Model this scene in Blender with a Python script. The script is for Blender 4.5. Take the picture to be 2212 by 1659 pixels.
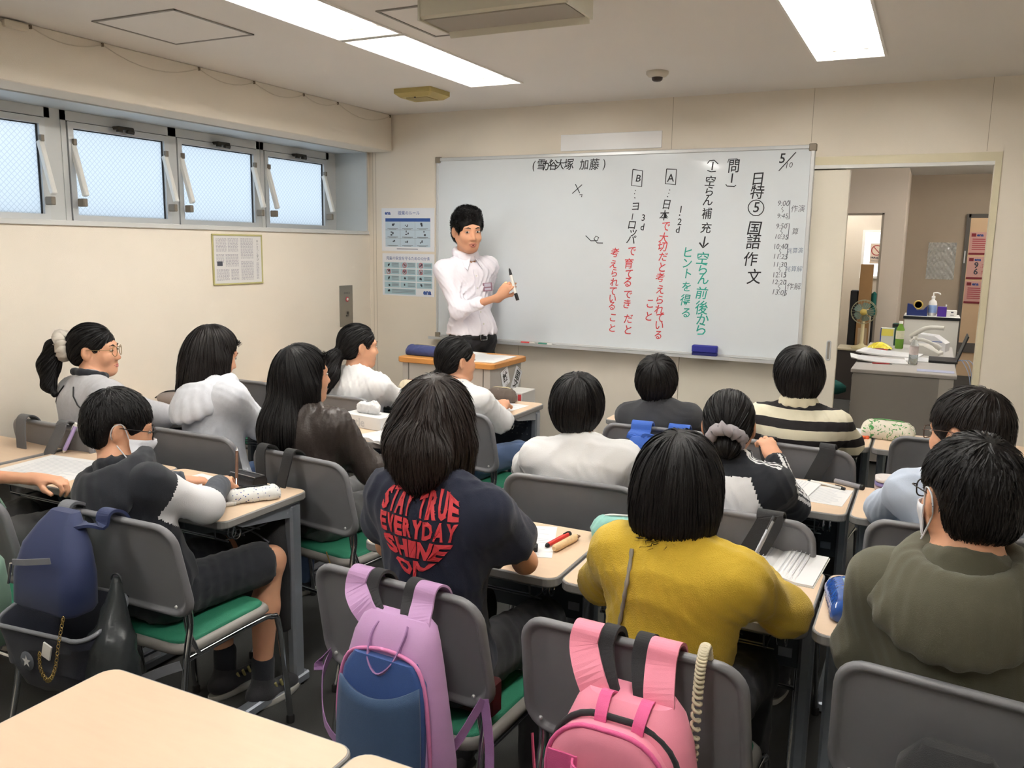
import bpy, bmesh, math, random
import numpy as np
from mathutils import Vector, Matrix, Euler

# ------------------------------------------------------------------ clear
for o in list(bpy.data.objects):
    bpy.data.objects.remove(o, do_unlink=True)
scene = bpy.context.scene
COL = scene.collection
PI = math.pi
random.seed(4)
RNG = np.random.default_rng(4)

# ------------------------------------------------------------------ camera
CAM_POS = (3.052, -5.021, 1.542)
YAW, PITCH, ROLL = 0.4581, 0.1628, 0.0158
cam_data = bpy.data.cameras.new('camera')
cam = bpy.data.objects.new('camera', cam_data)
COL.objects.link(cam)
fw = Vector((-math.sin(YAW) * math.cos(PITCH), math.cos(YAW) * math.cos(PITCH), -math.sin(PITCH)))
rt = Vector((math.cos(YAW), math.sin(YAW), 0))
up = rt.cross(fw)
r2 = math.cos(ROLL) * rt + math.sin(ROLL) * up
u2 = -math.sin(ROLL) * rt + math.cos(ROLL) * up
m = Matrix((r2, u2, -fw)).transposed().to_4x4()
m.translation = Vector(CAM_POS)
cam.matrix_world = m
cam_data.sensor_fit = 'HORIZONTAL'
cam_data.sensor_width = 36.0
cam_data.lens = 1824.9 / 2212 * 36.0
cam_data.clip_start = 0.05
scene.camera = cam

# ------------------------------------------------------------------ world, exposure
world = bpy.data.worlds.new('world')
scene.world = world
world.use_nodes = True
bg = world.node_tree.nodes['Background']
bg.inputs['Color'].default_value = (0.93, 0.965, 1.0, 1)
bg.inputs['Strength'].default_value = 0.95
scene.view_settings.view_transform = 'Standard'
scene.view_settings.look = 'None'
scene.view_settings.gamma = 1.0
scene.view_settings.use_curve_mapping = False
scene.view_settings.exposure = 0.95
TUBE_POWER = 26.0

# ------------------------------------------------------------------ materials
MATS = {}


def srgb(r, g, b):
    def f(c):
        c /= 255.0
        return c / 12.92 if c <= 0.04045 else ((c + 0.055) / 1.055) ** 2.4
    return (f(r), f(g), f(b), 1.0)


def mat(name, col, rough=0.6, metal=0.0, bump=0.0, bscale=200.0, var=0.0, vscale=8.0, spec=0.5,
        stretch=None, sheen=0.0, emis=None, estr=0.0, alpha=1.0, trans=0.0, coat=0.0, detail=3.0, ior=1.45):
    """procedural principled material: base colour with optional noise variation and fine bump"""
    if name in MATS:
        return MATS[name]
    mt = bpy.data.materials.new(name)
    mt.use_nodes = True
    nt = mt.node_tree
    b = nt.nodes['Principled BSDF']
    c = srgb(*col) if max(col) > 1.0 else (col[0], col[1], col[2], 1.0)
    b.inputs['Base Color'].default_value = c
    b.inputs['Roughness'].default_value = rough
    b.inputs['Metallic'].default_value = metal
    b.inputs['Specular IOR Level'].default_value = spec
    b.inputs['IOR'].default_value = ior
    if sheen:
        b.inputs['Sheen Weight'].default_value = sheen
    if coat:
        b.inputs['Coat Weight'].default_value = coat
    if emis:
        b.inputs['Emission Color'].default_value = (*emis, 1)
        b.inputs['Emission Strength'].default_value = estr
    if alpha < 1:
        b.inputs['Alpha'].default_value = alpha
    if trans:
        b.inputs['Transmission Weight'].default_value = trans
    tc = nt.nodes.new('ShaderNodeTexCoord')
    src = tc.outputs['Object']
    if stretch:
        mp = nt.nodes.new('ShaderNodeMapping')
        mp.inputs['Scale'].default_value = stretch
        nt.links.new(src, mp.inputs['Vector'])
        src = mp.outputs['Vector']
    if var > 0:
        n = nt.nodes.new('ShaderNodeTexNoise')
        n.inputs['Scale'].default_value = vscale
        n.inputs['Detail'].default_value = detail
        nt.links.new(src, n.inputs['Vector'])
        mx = nt.nodes.new('ShaderNodeMix')
        mx.data_type = 'RGBA'
        lo = tuple(max(0, x * (1 - var)) for x in c[:3]) + (1,)
        hi = tuple(min(1, x * (1 + var)) for x in c[:3]) + (1,)
        mx.inputs['A'].default_value = lo
        mx.inputs['B'].default_value = hi
        nt.links.new(n.outputs['Fac'], mx.inputs['Factor'])
        nt.links.new(mx.outputs['Result'], b.inputs['Base Color'])
    if bump > 0:
        n2 = nt.nodes.new('ShaderNodeTexNoise')
        n2.inputs['Scale'].default_value = bscale
        n2.inputs['Detail'].default_value = 2.0
        nt.links.new(src, n2.inputs['Vector'])
        bp = nt.nodes.new('ShaderNodeBump')
        bp.inputs['Strength'].default_value = bump
        bp.inputs['Distance'].default_value = 0.004
        nt.links.new(n2.outputs['Fac'], bp.inputs['Height'])
        nt.links.new(bp.outputs['Normal'], b.inputs['Normal'])
    MATS[name] = mt
    return mt


# ------------------------------------------------------------------ object helpers
def obj(name, me, material=None, parent=None, loc=None, rot=None, smooth=None):
    o = bpy.data.objects.new(name, me)
    COL.objects.link(o)
    if material is not None:
        if len(me.materials):
            me.materials.clear()
        for mm in (material if isinstance(material, (list, tuple)) else [material]):
            me.materials.append(mm)
    if parent is not None:
        o.parent = parent
    if loc is not None:
        o.location = loc
    if rot is not None:
        o.rotation_euler = rot
    if smooth is not None:
        me.polygons.foreach_set('use_smooth', [smooth] * len(me.polygons))
    return o


def empty(name, loc=(0, 0, 0), rz=0.0, parent=None):
    o = bpy.data.objects.new(name, None)
    o.empty_display_size = 0.05
    COL.objects.link(o)
    o.location = loc
    o.rotation_euler = (0, 0, rz)
    if parent is not None:
        o.parent = parent
    return o


def tag(o, label, cat, group=None):
    o['label'] = label
    o['category'] = cat
    if group:
        o['group'] = group
    return o


def struct(o):
    o['kind'] = 'structure'
    return o


def copy_tree(o, parent=None):
    c = o.copy()
    COL.objects.link(c)
    c.parent = parent
    for ch in o.children:
        copy_tree(ch, c)
    return c


class MB:
    """collects simple solids into one mesh"""

    def __init__(self):
        self.v, self.f, self.s, self.mi = [], [], [], []
        self.cur = 0

    def add(self, vs, fs, smooth=False):
        n = len(self.v)
        self.v += [tuple(p) for p in vs]
        self.f += [tuple(i + n for i in f) for f in fs]
        self.s += [smooth] * len(fs)
        self.mi += [self.cur] * len(fs)
        return self

    def box(self, c, d, rot=None, bev=0.0):
        x, y, z = d[0] / 2, d[1] / 2, d[2] / 2
        if bev > 0:
            b = min(bev, x * .98, y * .98, z * .98)
            vs = []
            for sx in (-1, 1):
                for sy in (-1, 1):
                    for sz in (-1, 1):
                        vs += [(sx * x, sy * (y - b), sz * (z - b)), (sx * (x - b), sy * y, sz * (z - b)),
                               (sx * (x - b), sy * (y - b), sz * z)]
            bm = bmesh.new()
            for p in vs:
                bm.verts.new(p)
            bmesh.ops.convex_hull(bm, input=bm.verts)
            bm.verts.index_update()
            vs = [v.co.copy() for v in bm.verts]
            fs = [[v.index for v in f.verts] for f in bm.faces]
            bm.free()
        else:
            vs = [Vector((a, b_, c_)) for a in (-x, x) for b_ in (-y, y) for c_ in (-z, z)]
            fs = [(0, 1, 3, 2), (4, 6, 7, 5), (0, 4, 5, 1), (2, 3, 7, 6), (0, 2, 6, 4), (1, 5, 7, 3)]
        M = Matrix.Identity(3) if rot is None else (rot if isinstance(rot, Matrix) else Euler(rot).to_matrix())
        c = Vector(c)
        return self.add([M @ Vector(p) + c for p in vs], fs)

    def span(self, a, b, bev=0.0):
        """axis aligned box between two corners"""
        return self.box([(a[i] + b[i]) / 2 for i in range(3)], [abs(b[i] - a[i]) for i in range(3)], bev=bev)

    def tube(self, pts, r, n=8, closed=False, cap=True, flat=None):
        pts = [Vector(p) for p in pts]
        rs = r if isinstance(r, (list, tuple)) else [r] * len(pts)
        N = len(pts)
        vs, fs = [], []
        prev = None
        for i, p in enumerate(pts):
            if closed:
                t = pts[(i + 1) % N] - pts[i - 1]
            else:
                t = pts[min(i + 1, N - 1)] - pts[max(i - 1, 0)]
            if t.length < 1e-9:
                t = Vector((0, 0, 1))
            t.normalize()
            if prev is None:
                a = Vector((0, 0, 1)) if abs(t.z) < .9 else Vector((1, 0, 0))
                u = t.cross(a).normalized()
            else:
                u = (prev - t * prev.dot(t))
                u = u.normalized() if u.length > 1e-6 else t.orthogonal().normalized()
            prev = u
            w = t.cross(u)
            for k in range(n):
                an = 2 * PI * k / n
                e1, e2 = math.cos(an) * rs[i], math.sin(an) * rs[i]
                if flat:
                    e2 *= flat
                vs.append(p + u * e1 + w * e2)
        M = N if closed else N - 1
        for i in range(M):
            j = (i + 1) % N
            for k in range(n):
                l = (k + 1) % n
                fs.append((i * n + k, i * n + l, j * n + l, j * n + k))
        self.add(vs, fs, True)
        if cap and not closed:
            self.add(vs[:n], [tuple(reversed(range(n)))])
            self.add(vs[-n:], [tuple(range(n))])
        return self

    def lathe(self, prof, c=(0, 0, 0), n=20, rot=None, sx=1.0, sy=1.0):
        M = Matrix.Identity(3) if rot is None else Euler(rot).to_matrix()
        c = Vector(c)
        vs, fs = [], []
        for r, z in prof:
            for k in range(n):
                a = 2 * PI * k / n
                vs.append(M @ Vector((r * math.cos(a) * sx, r * math.sin(a) * sy, z)) + c)
        for i in range(len(prof) - 1):
            for k in range(n):
                l = (k + 1) % n
                fs.append((i * n + k, i * n + l, (i + 1) * n + l, (i + 1) * n + k))
        self.add(vs, fs, True)
        m_ = len(prof) - 1
        if prof[0][0] > 1e-6:
            self.add(vs[:n], [tuple(reversed(range(n)))])
        if prof[-1][0] > 1e-6:
            self.add(vs[m_ * n:], [tuple(range(n))])
        return self

    def ribbon(self, pts, w, th=0.002, side=None):
        """flat strap of width w, thickness th; side = width direction(s)"""
        pts = [Vector(p) for p in pts]
        N = len(pts)
        ws = w if isinstance(w, (list, tuple)) else [w] * N
        vs, fs = [], []
        for i, p in enumerate(pts):
            t = (pts[min(i + 1, N - 1)] - pts[max(i - 1, 0)]).normalized()
            s = Vector(side[i]) if isinstance(side, list) else Vector(side)
            s = (s - t * s.dot(t)).normalized()
            nn = t.cross(s)
            for a, b in ((-1, -1), (1, -1), (1, 1), (-1, 1)):
                vs.append(p + s * (a * ws[i] / 2) + nn * (b * th / 2))
        for i in range(N - 1):
            for k in range(4):
                l = (k + 1) % 4
                fs.append((i * 4 + k, i * 4 + l, i * 4 + 4 + l, i * 4 + 4 + k))
        fs += [(3, 2, 1, 0), tuple(range(4 * N - 4, 4 * N))]
        return self.add(vs, fs)

    def loops(self, loops, capa=True, capb=True, smooth=True):
        n = len(loops[0])
        vs, fs = [], []
        for lp in loops:
            vs += [Vector(p) for p in lp]
        for i in range(len(loops) - 1):
            for k in range(n):
                l = (k + 1) % n
                fs.append((i * n + k, i * n + l, (i + 1) * n + l, (i + 1) * n + k))
        self.add(vs, fs, smooth)
        if capa:
            self.add(loops[0], [tuple(reversed(range(n)))])
        if capb:
            self.add(loops[-1], [tuple(range(n))])
        return self

    def mesh(self, name):
        me = bpy.data.meshes.new(name)
        me.from_pydata([tuple(p) for p in self.v], [], self.f)
        me.polygons.foreach_set('use_smooth', self.s)
        me.polygons.foreach_set('material_index', self.mi)
        me.update()
        bm = bmesh.new()
        bm.from_mesh(me)
        bmesh.ops.recalc_face_normals(bm, faces=bm.faces)
        bm.to_mesh(me)
        bm.free()
        return me

    def build(self, name, material, parent=None, loc=None, rot=None):
        return obj(name, self.mesh(name), material, parent, loc, rot)


def rrect(w, h, r, n=5):
    """rounded rectangle outline in 2d, counter-clockwise"""
    r = min(r, w / 2 * .999, h / 2 * .999)
    out = []
    for cx, cy, a0 in ((w / 2 - r, h / 2 - r, 0), (-w / 2 + r, h / 2 - r, PI / 2), (-w / 2 + r, -h / 2 + r, PI),
                       (w / 2 - r, -h / 2 + r, 1.5 * PI)):
        for k in range(n + 1):
            a = a0 + PI / 2 * k / n
            out.append((cx + r * math.cos(a), cy + r * math.sin(a)))
    return out


def plate(w, h, t, r, n=5, bev=0.002):
    """rounded rectangular slab lying in xy, top at z=t"""
    mb = MB()
    L = []
    for ins, z in ((bev, 0), (0, bev), (0, t - bev), (bev, t)):
        L.append([(x, y, z) for x, y in rrect(w - 2 * ins, h - 2 * ins, r - ins, n)])
    return mb.loops(L, smooth=False)


def arc(c, r, a0, a1, n, ax=(1, 0, 0), ay=(0, 0, 1)):
    c, ax, ay = Vector(c), Vector(ax), Vector(ay)
    return [c + ax * (r * math.cos(a0 + (a1 - a0) * i / n)) + ay * (r * math.sin(a0 + (a1 - a0) * i / n)) for i in range(n + 1)]


def smooth_path(pts, n=6):
    """catmull-rom resample"""
    P = [Vector(p) for p in pts]
    out = []
    for i in range(len(P) - 1):
        p0, p1, p2, p3 = P[max(i - 1, 0)], P[i], P[i + 1], P[min(i + 2, len(P) - 1)]
        for k in range(n):
            t = k / n
            out.append(0.5 * ((2 * p1) + (p2 - p0) * t + (2 * p0 - 5 * p1 + 4 * p2 - p3) * t * t + (3 * p1 - p0 - 3 * p2 + p3) * t ** 3))
    out.append(P[-1])
    return out


TEXT_CACHE = {}


def text_mesh(s, size=0.1, thin=0.0, shear=0.0, extrude=0.0005):
    """flat lettering turned into a mesh, lying in xy, centred"""
    key = (s, size, thin, shear, extrude)
    if key in TEXT_CACHE:
        return TEXT_CACHE[key]
    cu = bpy.data.curves.new('lettering', 'FONT')
    cu.body = s
    cu.size = size
    cu.align_x = 'CENTER'
    cu.align_y = 'CENTER'
    cu.offset = thin
    cu.shear = shear
    cu.extrude = extrude
    cu.resolution_u = 2
    o = bpy.data.objects.new('lettering', cu)
    COL.objects.link(o)
    dg = bpy.context.evaluated_depsgraph_get()
    me = bpy.data.meshes.new_from_object(o.evaluated_get(dg))
    bpy.data.objects.remove(o)
    TEXT_CACHE[key] = me
    return me


def add_text(mb, s, M, size=0.1, thin=0.0, shear=0.0, extrude=0.0005):
    me = text_mesh(s, size, thin, shear, extrude)
    vs = [M @ v.co for v in me.vertices]
    mb.add(vs, [tuple(p.vertices) for p in me.polygons])
    return mb

# ================================================================== ROOM
XL, XB, XR = -0.571, -0.375, 4.3
YB, ZC = -6.6, 2.41
ZS, ZW = 1.60, 2.167

m_wall = mat('cream_wallpaper', (232, 223, 208), 0.85, bump=0.25, bscale=420, var=0.03, vscale=3)
m_ceil = mat('ceiling_paint', (232, 228, 222), 0.9, bump=0.15, bscale=300, var=0.03, vscale=2)
m_carpet = mat('grey_carpet', (74, 74, 72), 0.95, bump=0.8, bscale=700, var=0.25, vscale=350)
m_alu = mat('aluminium', (208, 210, 210), 0.4, metal=0.4)
m_alu_d = mat('window_aluminium', (206, 207, 205), 0.5, metal=0.15)
m_white = mat('white_plastic', (228, 226, 220), 0.45)
m_black = mat('black_plastic', (22, 22, 24), 0.45)
m_chrome = mat('chrome', (205, 208, 212), 0.12, metal=1.0)
m_rub = mat('dark_rubber', (28, 28, 28), 0.7)
m_frame = mat('door_frame_cream', (214, 205, 176), 0.5)
m_trimw = mat('white_trim', (230, 230, 226), 0.5)
m_grey = mat('grey_steel', (150, 150, 148), 0.5, bump=0.1, bscale=600)

# ---- floor and ceiling
mb = MB(); mb.span((-1.0, YB - .1, -.1), (6.0, 8.6, 0))
struct(mb.build('floor', m_carpet))
# recessed lamp openings are cut from the ceiling as a grid of slabs
LAMPS = [(0.652, 0.978, -1.885, -0.735, 'a'), (0.652, 0.978, -3.05, -1.905, 'b'), (0.652, 0.978, -4.95, -3.80, 'c'),
         (2.472, 2.780, -1.86, -0.712, 'd'), (2.472, 2.780, -3.75, -2.60, 'e'), (2.472, 2.780, -5.65, -4.50, 'f')]
mb = MB()
xs = [-1.0, 0.652, 0.978, 2.472, 2.780, XR + .1]
for i in range(5):
    holes = sorted([(l[2], l[3]) for l in LAMPS if abs(l[0] - xs[i]) < 1e-6])
    y = YB - .1
    for a, b in holes:
        mb.span((xs[i], y, ZC), (xs[i + 1], a, ZC + .12))
        y = b
    mb.span((xs[i], y, ZC), (xs[i + 1], 0.1, ZC + .12))
mb.span((XL, YB, ZC + .12), (XR, 0.1, ZC + .16))
struct(mb.build('ceiling', m_ceil))
mb = MB(); mb.span((1.0, 0.1, ZC), (6.0, 8.6, ZC + .16))
struct(mb.build('ceiling', mat('office_ceiling_paint', (205, 203, 198), 0.9)))

# ---- walls
WX = -0.95
mb = MB()
mb.span((WX, YB, 0), (XL, 0.1, ZS))
mb.span((WX, YB, ZW), (XL, 0.1, ZC))
mb.span((WX, -.036, ZS), (XL, 0.1, ZW))
struct(mb.build('wall_left', m_wall))
mb = MB(); mb.span((XL, YB, ZW), (XB, 0, ZC), bev=.004)
struct(mb.build('trim_1', m_wall))            # boxed beam above the windows
PX0, PX1, DX1 = 1.705, 2.60, 3.28
mb = MB()
mb.span((XL, 0, 0), (PX0, 0.1, ZC))
mb.span((PX0, 0, 2.03), (DX1 + .03, 0.1, ZC))
mb.span((PX0, 0.05, 0), (PX1 - .03, 0.1, 2.03))
mb.span((DX1 + .03, 0, 0), (XR, 0.1, ZC))
struct(mb.build('wall_front', m_wall))
mb = MB(); mb.span((XR, YB, 0), (XR + .1, 0.1, ZC))
struct(mb.build('wall_right', m_wall))
mb = MB(); mb.span((WX, YB - .1, 0), (XR + .1, YB, ZC))
struct(mb.build('wall_back', m_wall))
# wallpaper seams on the front wall: hair-thin dark strips standing in the joints
mb = MB()
for x, z0, z1 in ((1.60, 2.115, ZC), (2.385, 2.125, ZC), (3.238, 2.05, ZC), (-0.515, 0.0, 2.16), (0.62, 0, 0.9)):
    mb.span((x - .0012, -.0008, z0), (x + .0012, 0.0, z1))
mb.span((XL + .03, -.0008, 0), (XL + .0318, 0, ZW))
struct(mb.build('trim_2', mat('seam_taupe', (168, 157, 138), 0.9)))
# baseboards
m_base = mat('grey_vinyl_base', (105, 100, 94), 0.6)
mb = MB(); mb.span((XL, YB, 0), (XL + .008, 0, .06)); struct(mb.build('baseboard_left', m_base))
mb = MB(); mb.span((XL + .008, -.008, 0), (PX0, 0, .06)); struct(mb.build('baseboard_front', m_base))

# window reveal lining and sill
m_reveal = mat('reveal_grey_paint', (200, 206, 207), 0.5)
mb = MB()
mb.span((WX + .02, -.040, ZS + .02), (XL - .001, -.036, ZW))
mb.span((WX + .02, YB, ZW - .006), (XL - .001, -.036, ZW))
struct(mb.build('trim_3', m_reveal))
mb = MB(); mb.span((WX + .02, YB, ZS), (XL + .012, -.022, ZS + .024), bev=.002)
mb.span((XL - .002, -.040, ZS + .024), (XL + .008, -.030, ZW))
struct(mb.build('trim_4', m_alu_d))

# ---- windows
glass = bpy.data.materials.new('frosted_wired_glass')
glass.use_nodes = True
nt = glass.node_tree
nt.nodes.clear()
out = nt.nodes.new('ShaderNodeOutputMaterial')
tr = nt.nodes.new('ShaderNodeBsdfTranslucent')
gl = nt.nodes.new('ShaderNodeBsdfGlossy')
gl.inputs['Roughness'].default_value = 0.25
mx = nt.nodes.new('ShaderNodeMixShader')
mx.inputs[0].default_value = 0.06
tc = nt.nodes.new('ShaderNodeTexCoord')
mp = nt.nodes.new('ShaderNodeMapping')
mp.inputs['Rotation'].default_value = (PI / 4, 0, 0)
w1 = nt.nodes.new('ShaderNodeTexWave'); w1.bands_direction = 'Y'
w2 = nt.nodes.new('ShaderNodeTexWave'); w2.bands_direction = 'Z'
for w in (w1, w2):
    w.inputs['Scale'].default_value = 16.0
    nt.links.new(mp.outputs[0], w.inputs['Vector'])
nt.links.new(tc.outputs['Object'], mp.inputs[0])
mxx = nt.nodes.new('ShaderNodeMath'); mxx.operation = 'MAXIMUM'
nt.links.new(w1.outputs['Fac'], mxx.inputs[0]); nt.links.new(w2.outputs['Fac'], mxx.inputs[1])
cr = nt.nodes.new('ShaderNodeValToRGB')
cr.color_ramp.elements[0].position = 0.90; cr.color_ramp.elements[0].color = (0.74, 0.80, 0.85, 1)
cr.color_ramp.elements[1].position = 1.0; cr.color_ramp.elements[1].color = (0.56, 0.62, 0.68, 1)
nt.links.new(mxx.outputs[0], cr.inputs[0])
nt.links.new(cr.outputs[0], tr.inputs['Color'])
nt.links.new(tr.outputs[0], mx.inputs[1]); nt.links.new(gl.outputs[0], mx.inputs[2])
nt.links.new(mx.outputs[0], out.inputs[0])

XW = -0.85
panes = [(-0.737, -0.181), (-1.435, -0.869), (-2.114, -1.558), (-2.851, -2.295), (-3.53, -2.97), (-4.21, -3.65), (-4.95, -4.39), (-5.63, -5.07)]
m_stay = mat('stay_bar_white', (240, 238, 232), 0.35)
m_brkt = mat('stay_bracket', (128, 118, 104), 0.5)
m_gask = mat('gasket_dark', (52, 52, 54), 0.7)
for i, (a, b) in enumerate(panes):
    w = struct(empty('window_%d' % (i + 1), (XW, (a + b) / 2, ZS)))
    hw = (b - a) / 2
    z0, z1 = 1.657 - ZS, 2.079 - ZS
    mb = MB()                                   # fixed outer frame
    fo = hw + .062
    for s in (-1, 1):
        mb.span((-.02, s * (hw + .034), .026), (.02, s * fo, ZW - ZS - .008))
    mb.span((-.02, -fo, .026), (.02, fo, z0 - .030))
    mb.span((-.02, -fo, z1 + .034), (.02, fo, ZW - ZS - .008))
    mb.build('frame', m_alu_d, w)
    mb = MB()                                   # dark gap, then opening sash
    for s in (-1, 1):
        mb.span((-.012, s * (hw + .030), z0 - .03), (.008, s * (hw + .034), z1 + .034))
    mb.span((-.012, -hw - .03, z1 + .030), (.008, hw + .03, z1 + .034))
    mb.build('gasket', m_gask, w)
    mb = MB()
    for s in (-1, 1):
        mb.span((-.012, s * hw, z0 - .030), (.028, s * (hw + .030), z1 + .030))
    mb.span((-.012, -hw, z0 - .030), (.028, hw, z0)); mb.span((-.012, -hw, z1), (.028, hw, z1 + .030))
    mb.build('sash', m_alu, w)
    mb = MB(); mb.span((.0, -hw, z0), (.006, hw, z1)); mb.build('pane', glass, w)
    mb = MB()
    for s in (-1, 1):
        mb.span((.004, s * (hw - .006), z0), (.012, s * hw, z1))
    mb.span((.004, -hw, z1 - .005), (.012, hw, z1))
    mb.build('glazing_bead', m_gask, w)
    for s in (-1, 1):
        y = s * (hw + .004)
        mb = MB()
        d = Vector((.075, 0, -.25)); ang = math.atan2(.075, .25)
        mb.box((.058, y, .275), (.028, .026, .262), rot=(0, -ang, 0), bev=.004)
        mb.build('stay', m_stay, w)
        mb = MB(); mb.box((.068, y, .118), (.05, .024, .040), bev=.004); mb.box((.034, y, .412), (.02, .016, .03))
        mb.build('stay_bracket', m_brkt, w)
    mb = MB(); mb.box((.045, 0, z1 + .030), (.05, .10, .018), bev=.004); mb.box((.06, .03, z1 + .016), (.02, .05, .02), rot=(0, .3, .2), bev=.003)
    mb.box((.06, -.035, z1 + .018), (.02, .03, .02), bev=.003)
    mb.build('latch', mat('latch_bronze', (58, 54, 46), 0.4, metal=.4), w)

# mullion posts, head and sill members between the window units
mb = MB()
ends = [(b2, a2) for (a2, b2) in panes]
edges_ = [(-.040, panes[0][1] + .034)] + [(panes[i][0] - .034, panes[i + 1][1] + .034) for i in range(len(panes) - 1)] + [(panes[-1][0] - .034, YB)]
for a2, b2 in edges_:
    mb.span((XW - .025, a2, 1.628), (XW + .016, b2, 2.113))
mb.span((XW - .025, YB, 2.113), (XW + .016, -.040, ZW - .004)); mb.span((XW - .025, YB, ZS + .02), (XW + .016, -.040, 1.628))
struct(mb.build('trim_10', m_alu_d))

# ---- sliding door, frame and rail
d1 = struct(empty('door_1', ((PX0 + PX1) / 2, 0.022, 0)))
mb = MB(); mb.span((PX0 - (PX0 + PX1) / 2, -.017, .008), (PX1 - (PX0 + PX1) / 2, .017, 1.975), bev=.003)
mb.build('door_panel', mat('door_panel_cream', (226, 219, 203), 0.5, bump=.1, bscale=500), d1)
hx = 2.556 - (PX0 + PX1) / 2
mb = MB(); L = []
for ins, y in ((0, -.017), (0, -.020), (.004, -.020), (.006, -.0175)):
    L.append([(hx + x, y, .985 + z) for x, z in rrect(.026 - 2 * ins, .115 - 2 * ins, .013 - ins, 6)])
mb.loops(L); mb.build('door_handle', m_alu, d1)
mb = MB(); mb.loops([[(hx + x, -.0178, .985 + z) for x, z in rrect(.012, .098, .006, 6)], [(hx + x, -.0172, .985 + z) for x, z in rrect(.012, .098, .006, 6)]])
mb.build('handle_recess', mat('handle_recess_grey', (150, 145, 138), .4, metal=.5), d1)
mb = MB(); mb.span((PX1 - .10, -.006, 2.001), (DX1 + .03, .11, 2.045)); mb.span((PX0, -.006, 2.001), (PX1 - .10, .0, 2.045))
mb.span((DX1, -.006, 0), (DX1 + .03, .11, 2.002))
struct(mb.build('trim_5', m_frame))
mb = MB(); mb.span((PX0, -.004, 1.982), (DX1, .045, 2.001)); struct(mb.build('trim_6', m_trimw))

# ---- fluorescent fixtures recessed into the ceiling
m_refl = mat('lamp_reflector_white', (238, 236, 230), 0.5)
m_tube = mat('fluorescent_tube', (255, 250, 240), 0.4, emis=(1.0, 0.985, 0.965), estr=TUBE_POWER)
m_sock = mat('lamp_socket', (225, 222, 214), 0.5)
LAB = {'a': 'recessed twin tube ceiling light over the lectern, nearest the board',
       'b': 'recessed twin tube ceiling light continuing the left line away from the board',
       'c': 'recessed twin tube ceiling light left of the camera, behind the left line',
       'd': 'recessed twin tube ceiling light on the right side near the door',
       'e': 'recessed twin tube ceiling light on the right above the pupils',
       'f': 'recessed twin tube ceiling light on the right behind the camera'}
for x0, x1, y0, y1, k in LAMPS:
    cx, cy = (x0 + x1) / 2, (y0 + y1) / 2
    L_ = empty('ceiling_light', (cx, cy, ZC))
    tag(L_, LAB[k], 'ceiling light', 'recessed ceiling lights')
    hx, hy = (x1 - x0) / 2, (y1 - y0) / 2
    mb = MB()
    t = .004
    A = [(-hx, -hy, -.006), (hx, -hy, -.006), (hx, hy, -.006), (-hx, hy, -.006)]
    B = [(-hx + .010, -hy + .010, -.006), (hx - .010, -hy + .010, -.006), (hx - .010, hy - .010, -.006), (-hx + .010, hy - .010, -.006)]
    C_ = [(-hx + .05, -hy + .07, .095), (hx - .05, -hy + .07, .095), (hx - .05, hy - .07, .095), (-hx + .05, hy - .07, .095)]
    D = [(-hx, -hy, .0), (hx, -hy, .0), (hx, hy, .0), (-hx, hy, .0)]
    mb.loops([D, A, B, C_], capa=False, capb=True, smooth=False)
    mb.build('reflector', m_refl, L_)
    for s in (-1, 1):
        mb = MB()
        pts = [(s * hx * .42, -hy + .055 + (2 * hy - .11) * q / 6, .045) for q in range(7)]
        mb.tube(pts, .0145, n=10)
        mb.build('tube', m_tube, L_)
        for e in (-1, 1):
            mb = MB(); mb.lathe([(.0, 0), (.019, 0), (.019, .022), (.010, .03), (0, .03)], c=(s * hx * .42, e * (hy - .028), .045), rot=(e * PI / 2, 0, 0), n=12)
            mb.box((s * hx * .42, e * (hy - .036), .072), (.022, .02, .05))
            mb.build('socket', m_sock, L_)

# ---- ceiling hatches
m_hatch = mat('hatch_frame', (150, 144, 136), 0.5, metal=.2)
for (hx0, hy0, lab) in ((-.082, -2.552, 'square ceiling access hatch with thin grey frame near the windows'),
                   (1.075, -2.225, 'square ceiling access hatch above the hanging lamp housing')):
    h = empty('ceiling_hatch', (hx0 + .228, hy0 + .213, ZC)); tag(h, lab, 'hatch', 'ceiling hatches')
    mb = MB()
    for s in (-1, 1):
        mb.span((s * .219, -.213, -.005), (s * .230, .213, 0)); mb.span((-.230, s * .204, -.005), (.230, s * .215, 0))
    mb.build('hatch_frame', m_hatch, h)
    mb = MB(); mb.span((-.217, -.202, -.003), (.217, .202, 0)); mb.build('hatch_panel', m_ceil, h)

# ---- hanging board lamp housing (unlit)
h = tag(empty('board_lamp', (1.675, -2.33, 2.30)), 'unlit cream hanging lamp housing below the ceiling hatch', 'lamp')
m_hous = mat('lamp_housing_cream', (205, 200, 182), 0.5)
m_hous_in = mat('lamp_housing_underside', (160, 152, 138), 0.6)
mb = MB()
prof = [(-.105, .075), (-.095, .085), (-.02, .085), (.085, .02), (.105, -.02), (.100, -.02), (.08, .008), (-.095, .0), (-.105, .008)]
mb.loops([[(x, y, z) for y, z in prof] for x in (-.27, .27)], smooth=False)
mb.build('housing', m_hous, h)
mb = MB(); mb.span((-.262, -.09, -.004), (.262, .075, .004)); mb.build('diffuser', m_hous_in, h)
for s in (-1, 1):
    mb = MB(); mb.span((s * .27, -.108, -.006), (s * .278, .108, .088)); mb.build('end_cap', m_hous, h)
mb = MB(); mb.tube(smooth_path([(-.13, -.05, .08), (-.14, -.045, .095), (-.13, -.05, .115)], 4), .008); mb.build('cable', mat('cable_grey', (120, 116, 108), .5), h)
for s in (-1, 1):
    mb = MB(); mb.tube([(s * .2, -.03, .08), (s * .2, -.03, .11)], .006); mb.build('hanger', m_alu, h)

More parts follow.
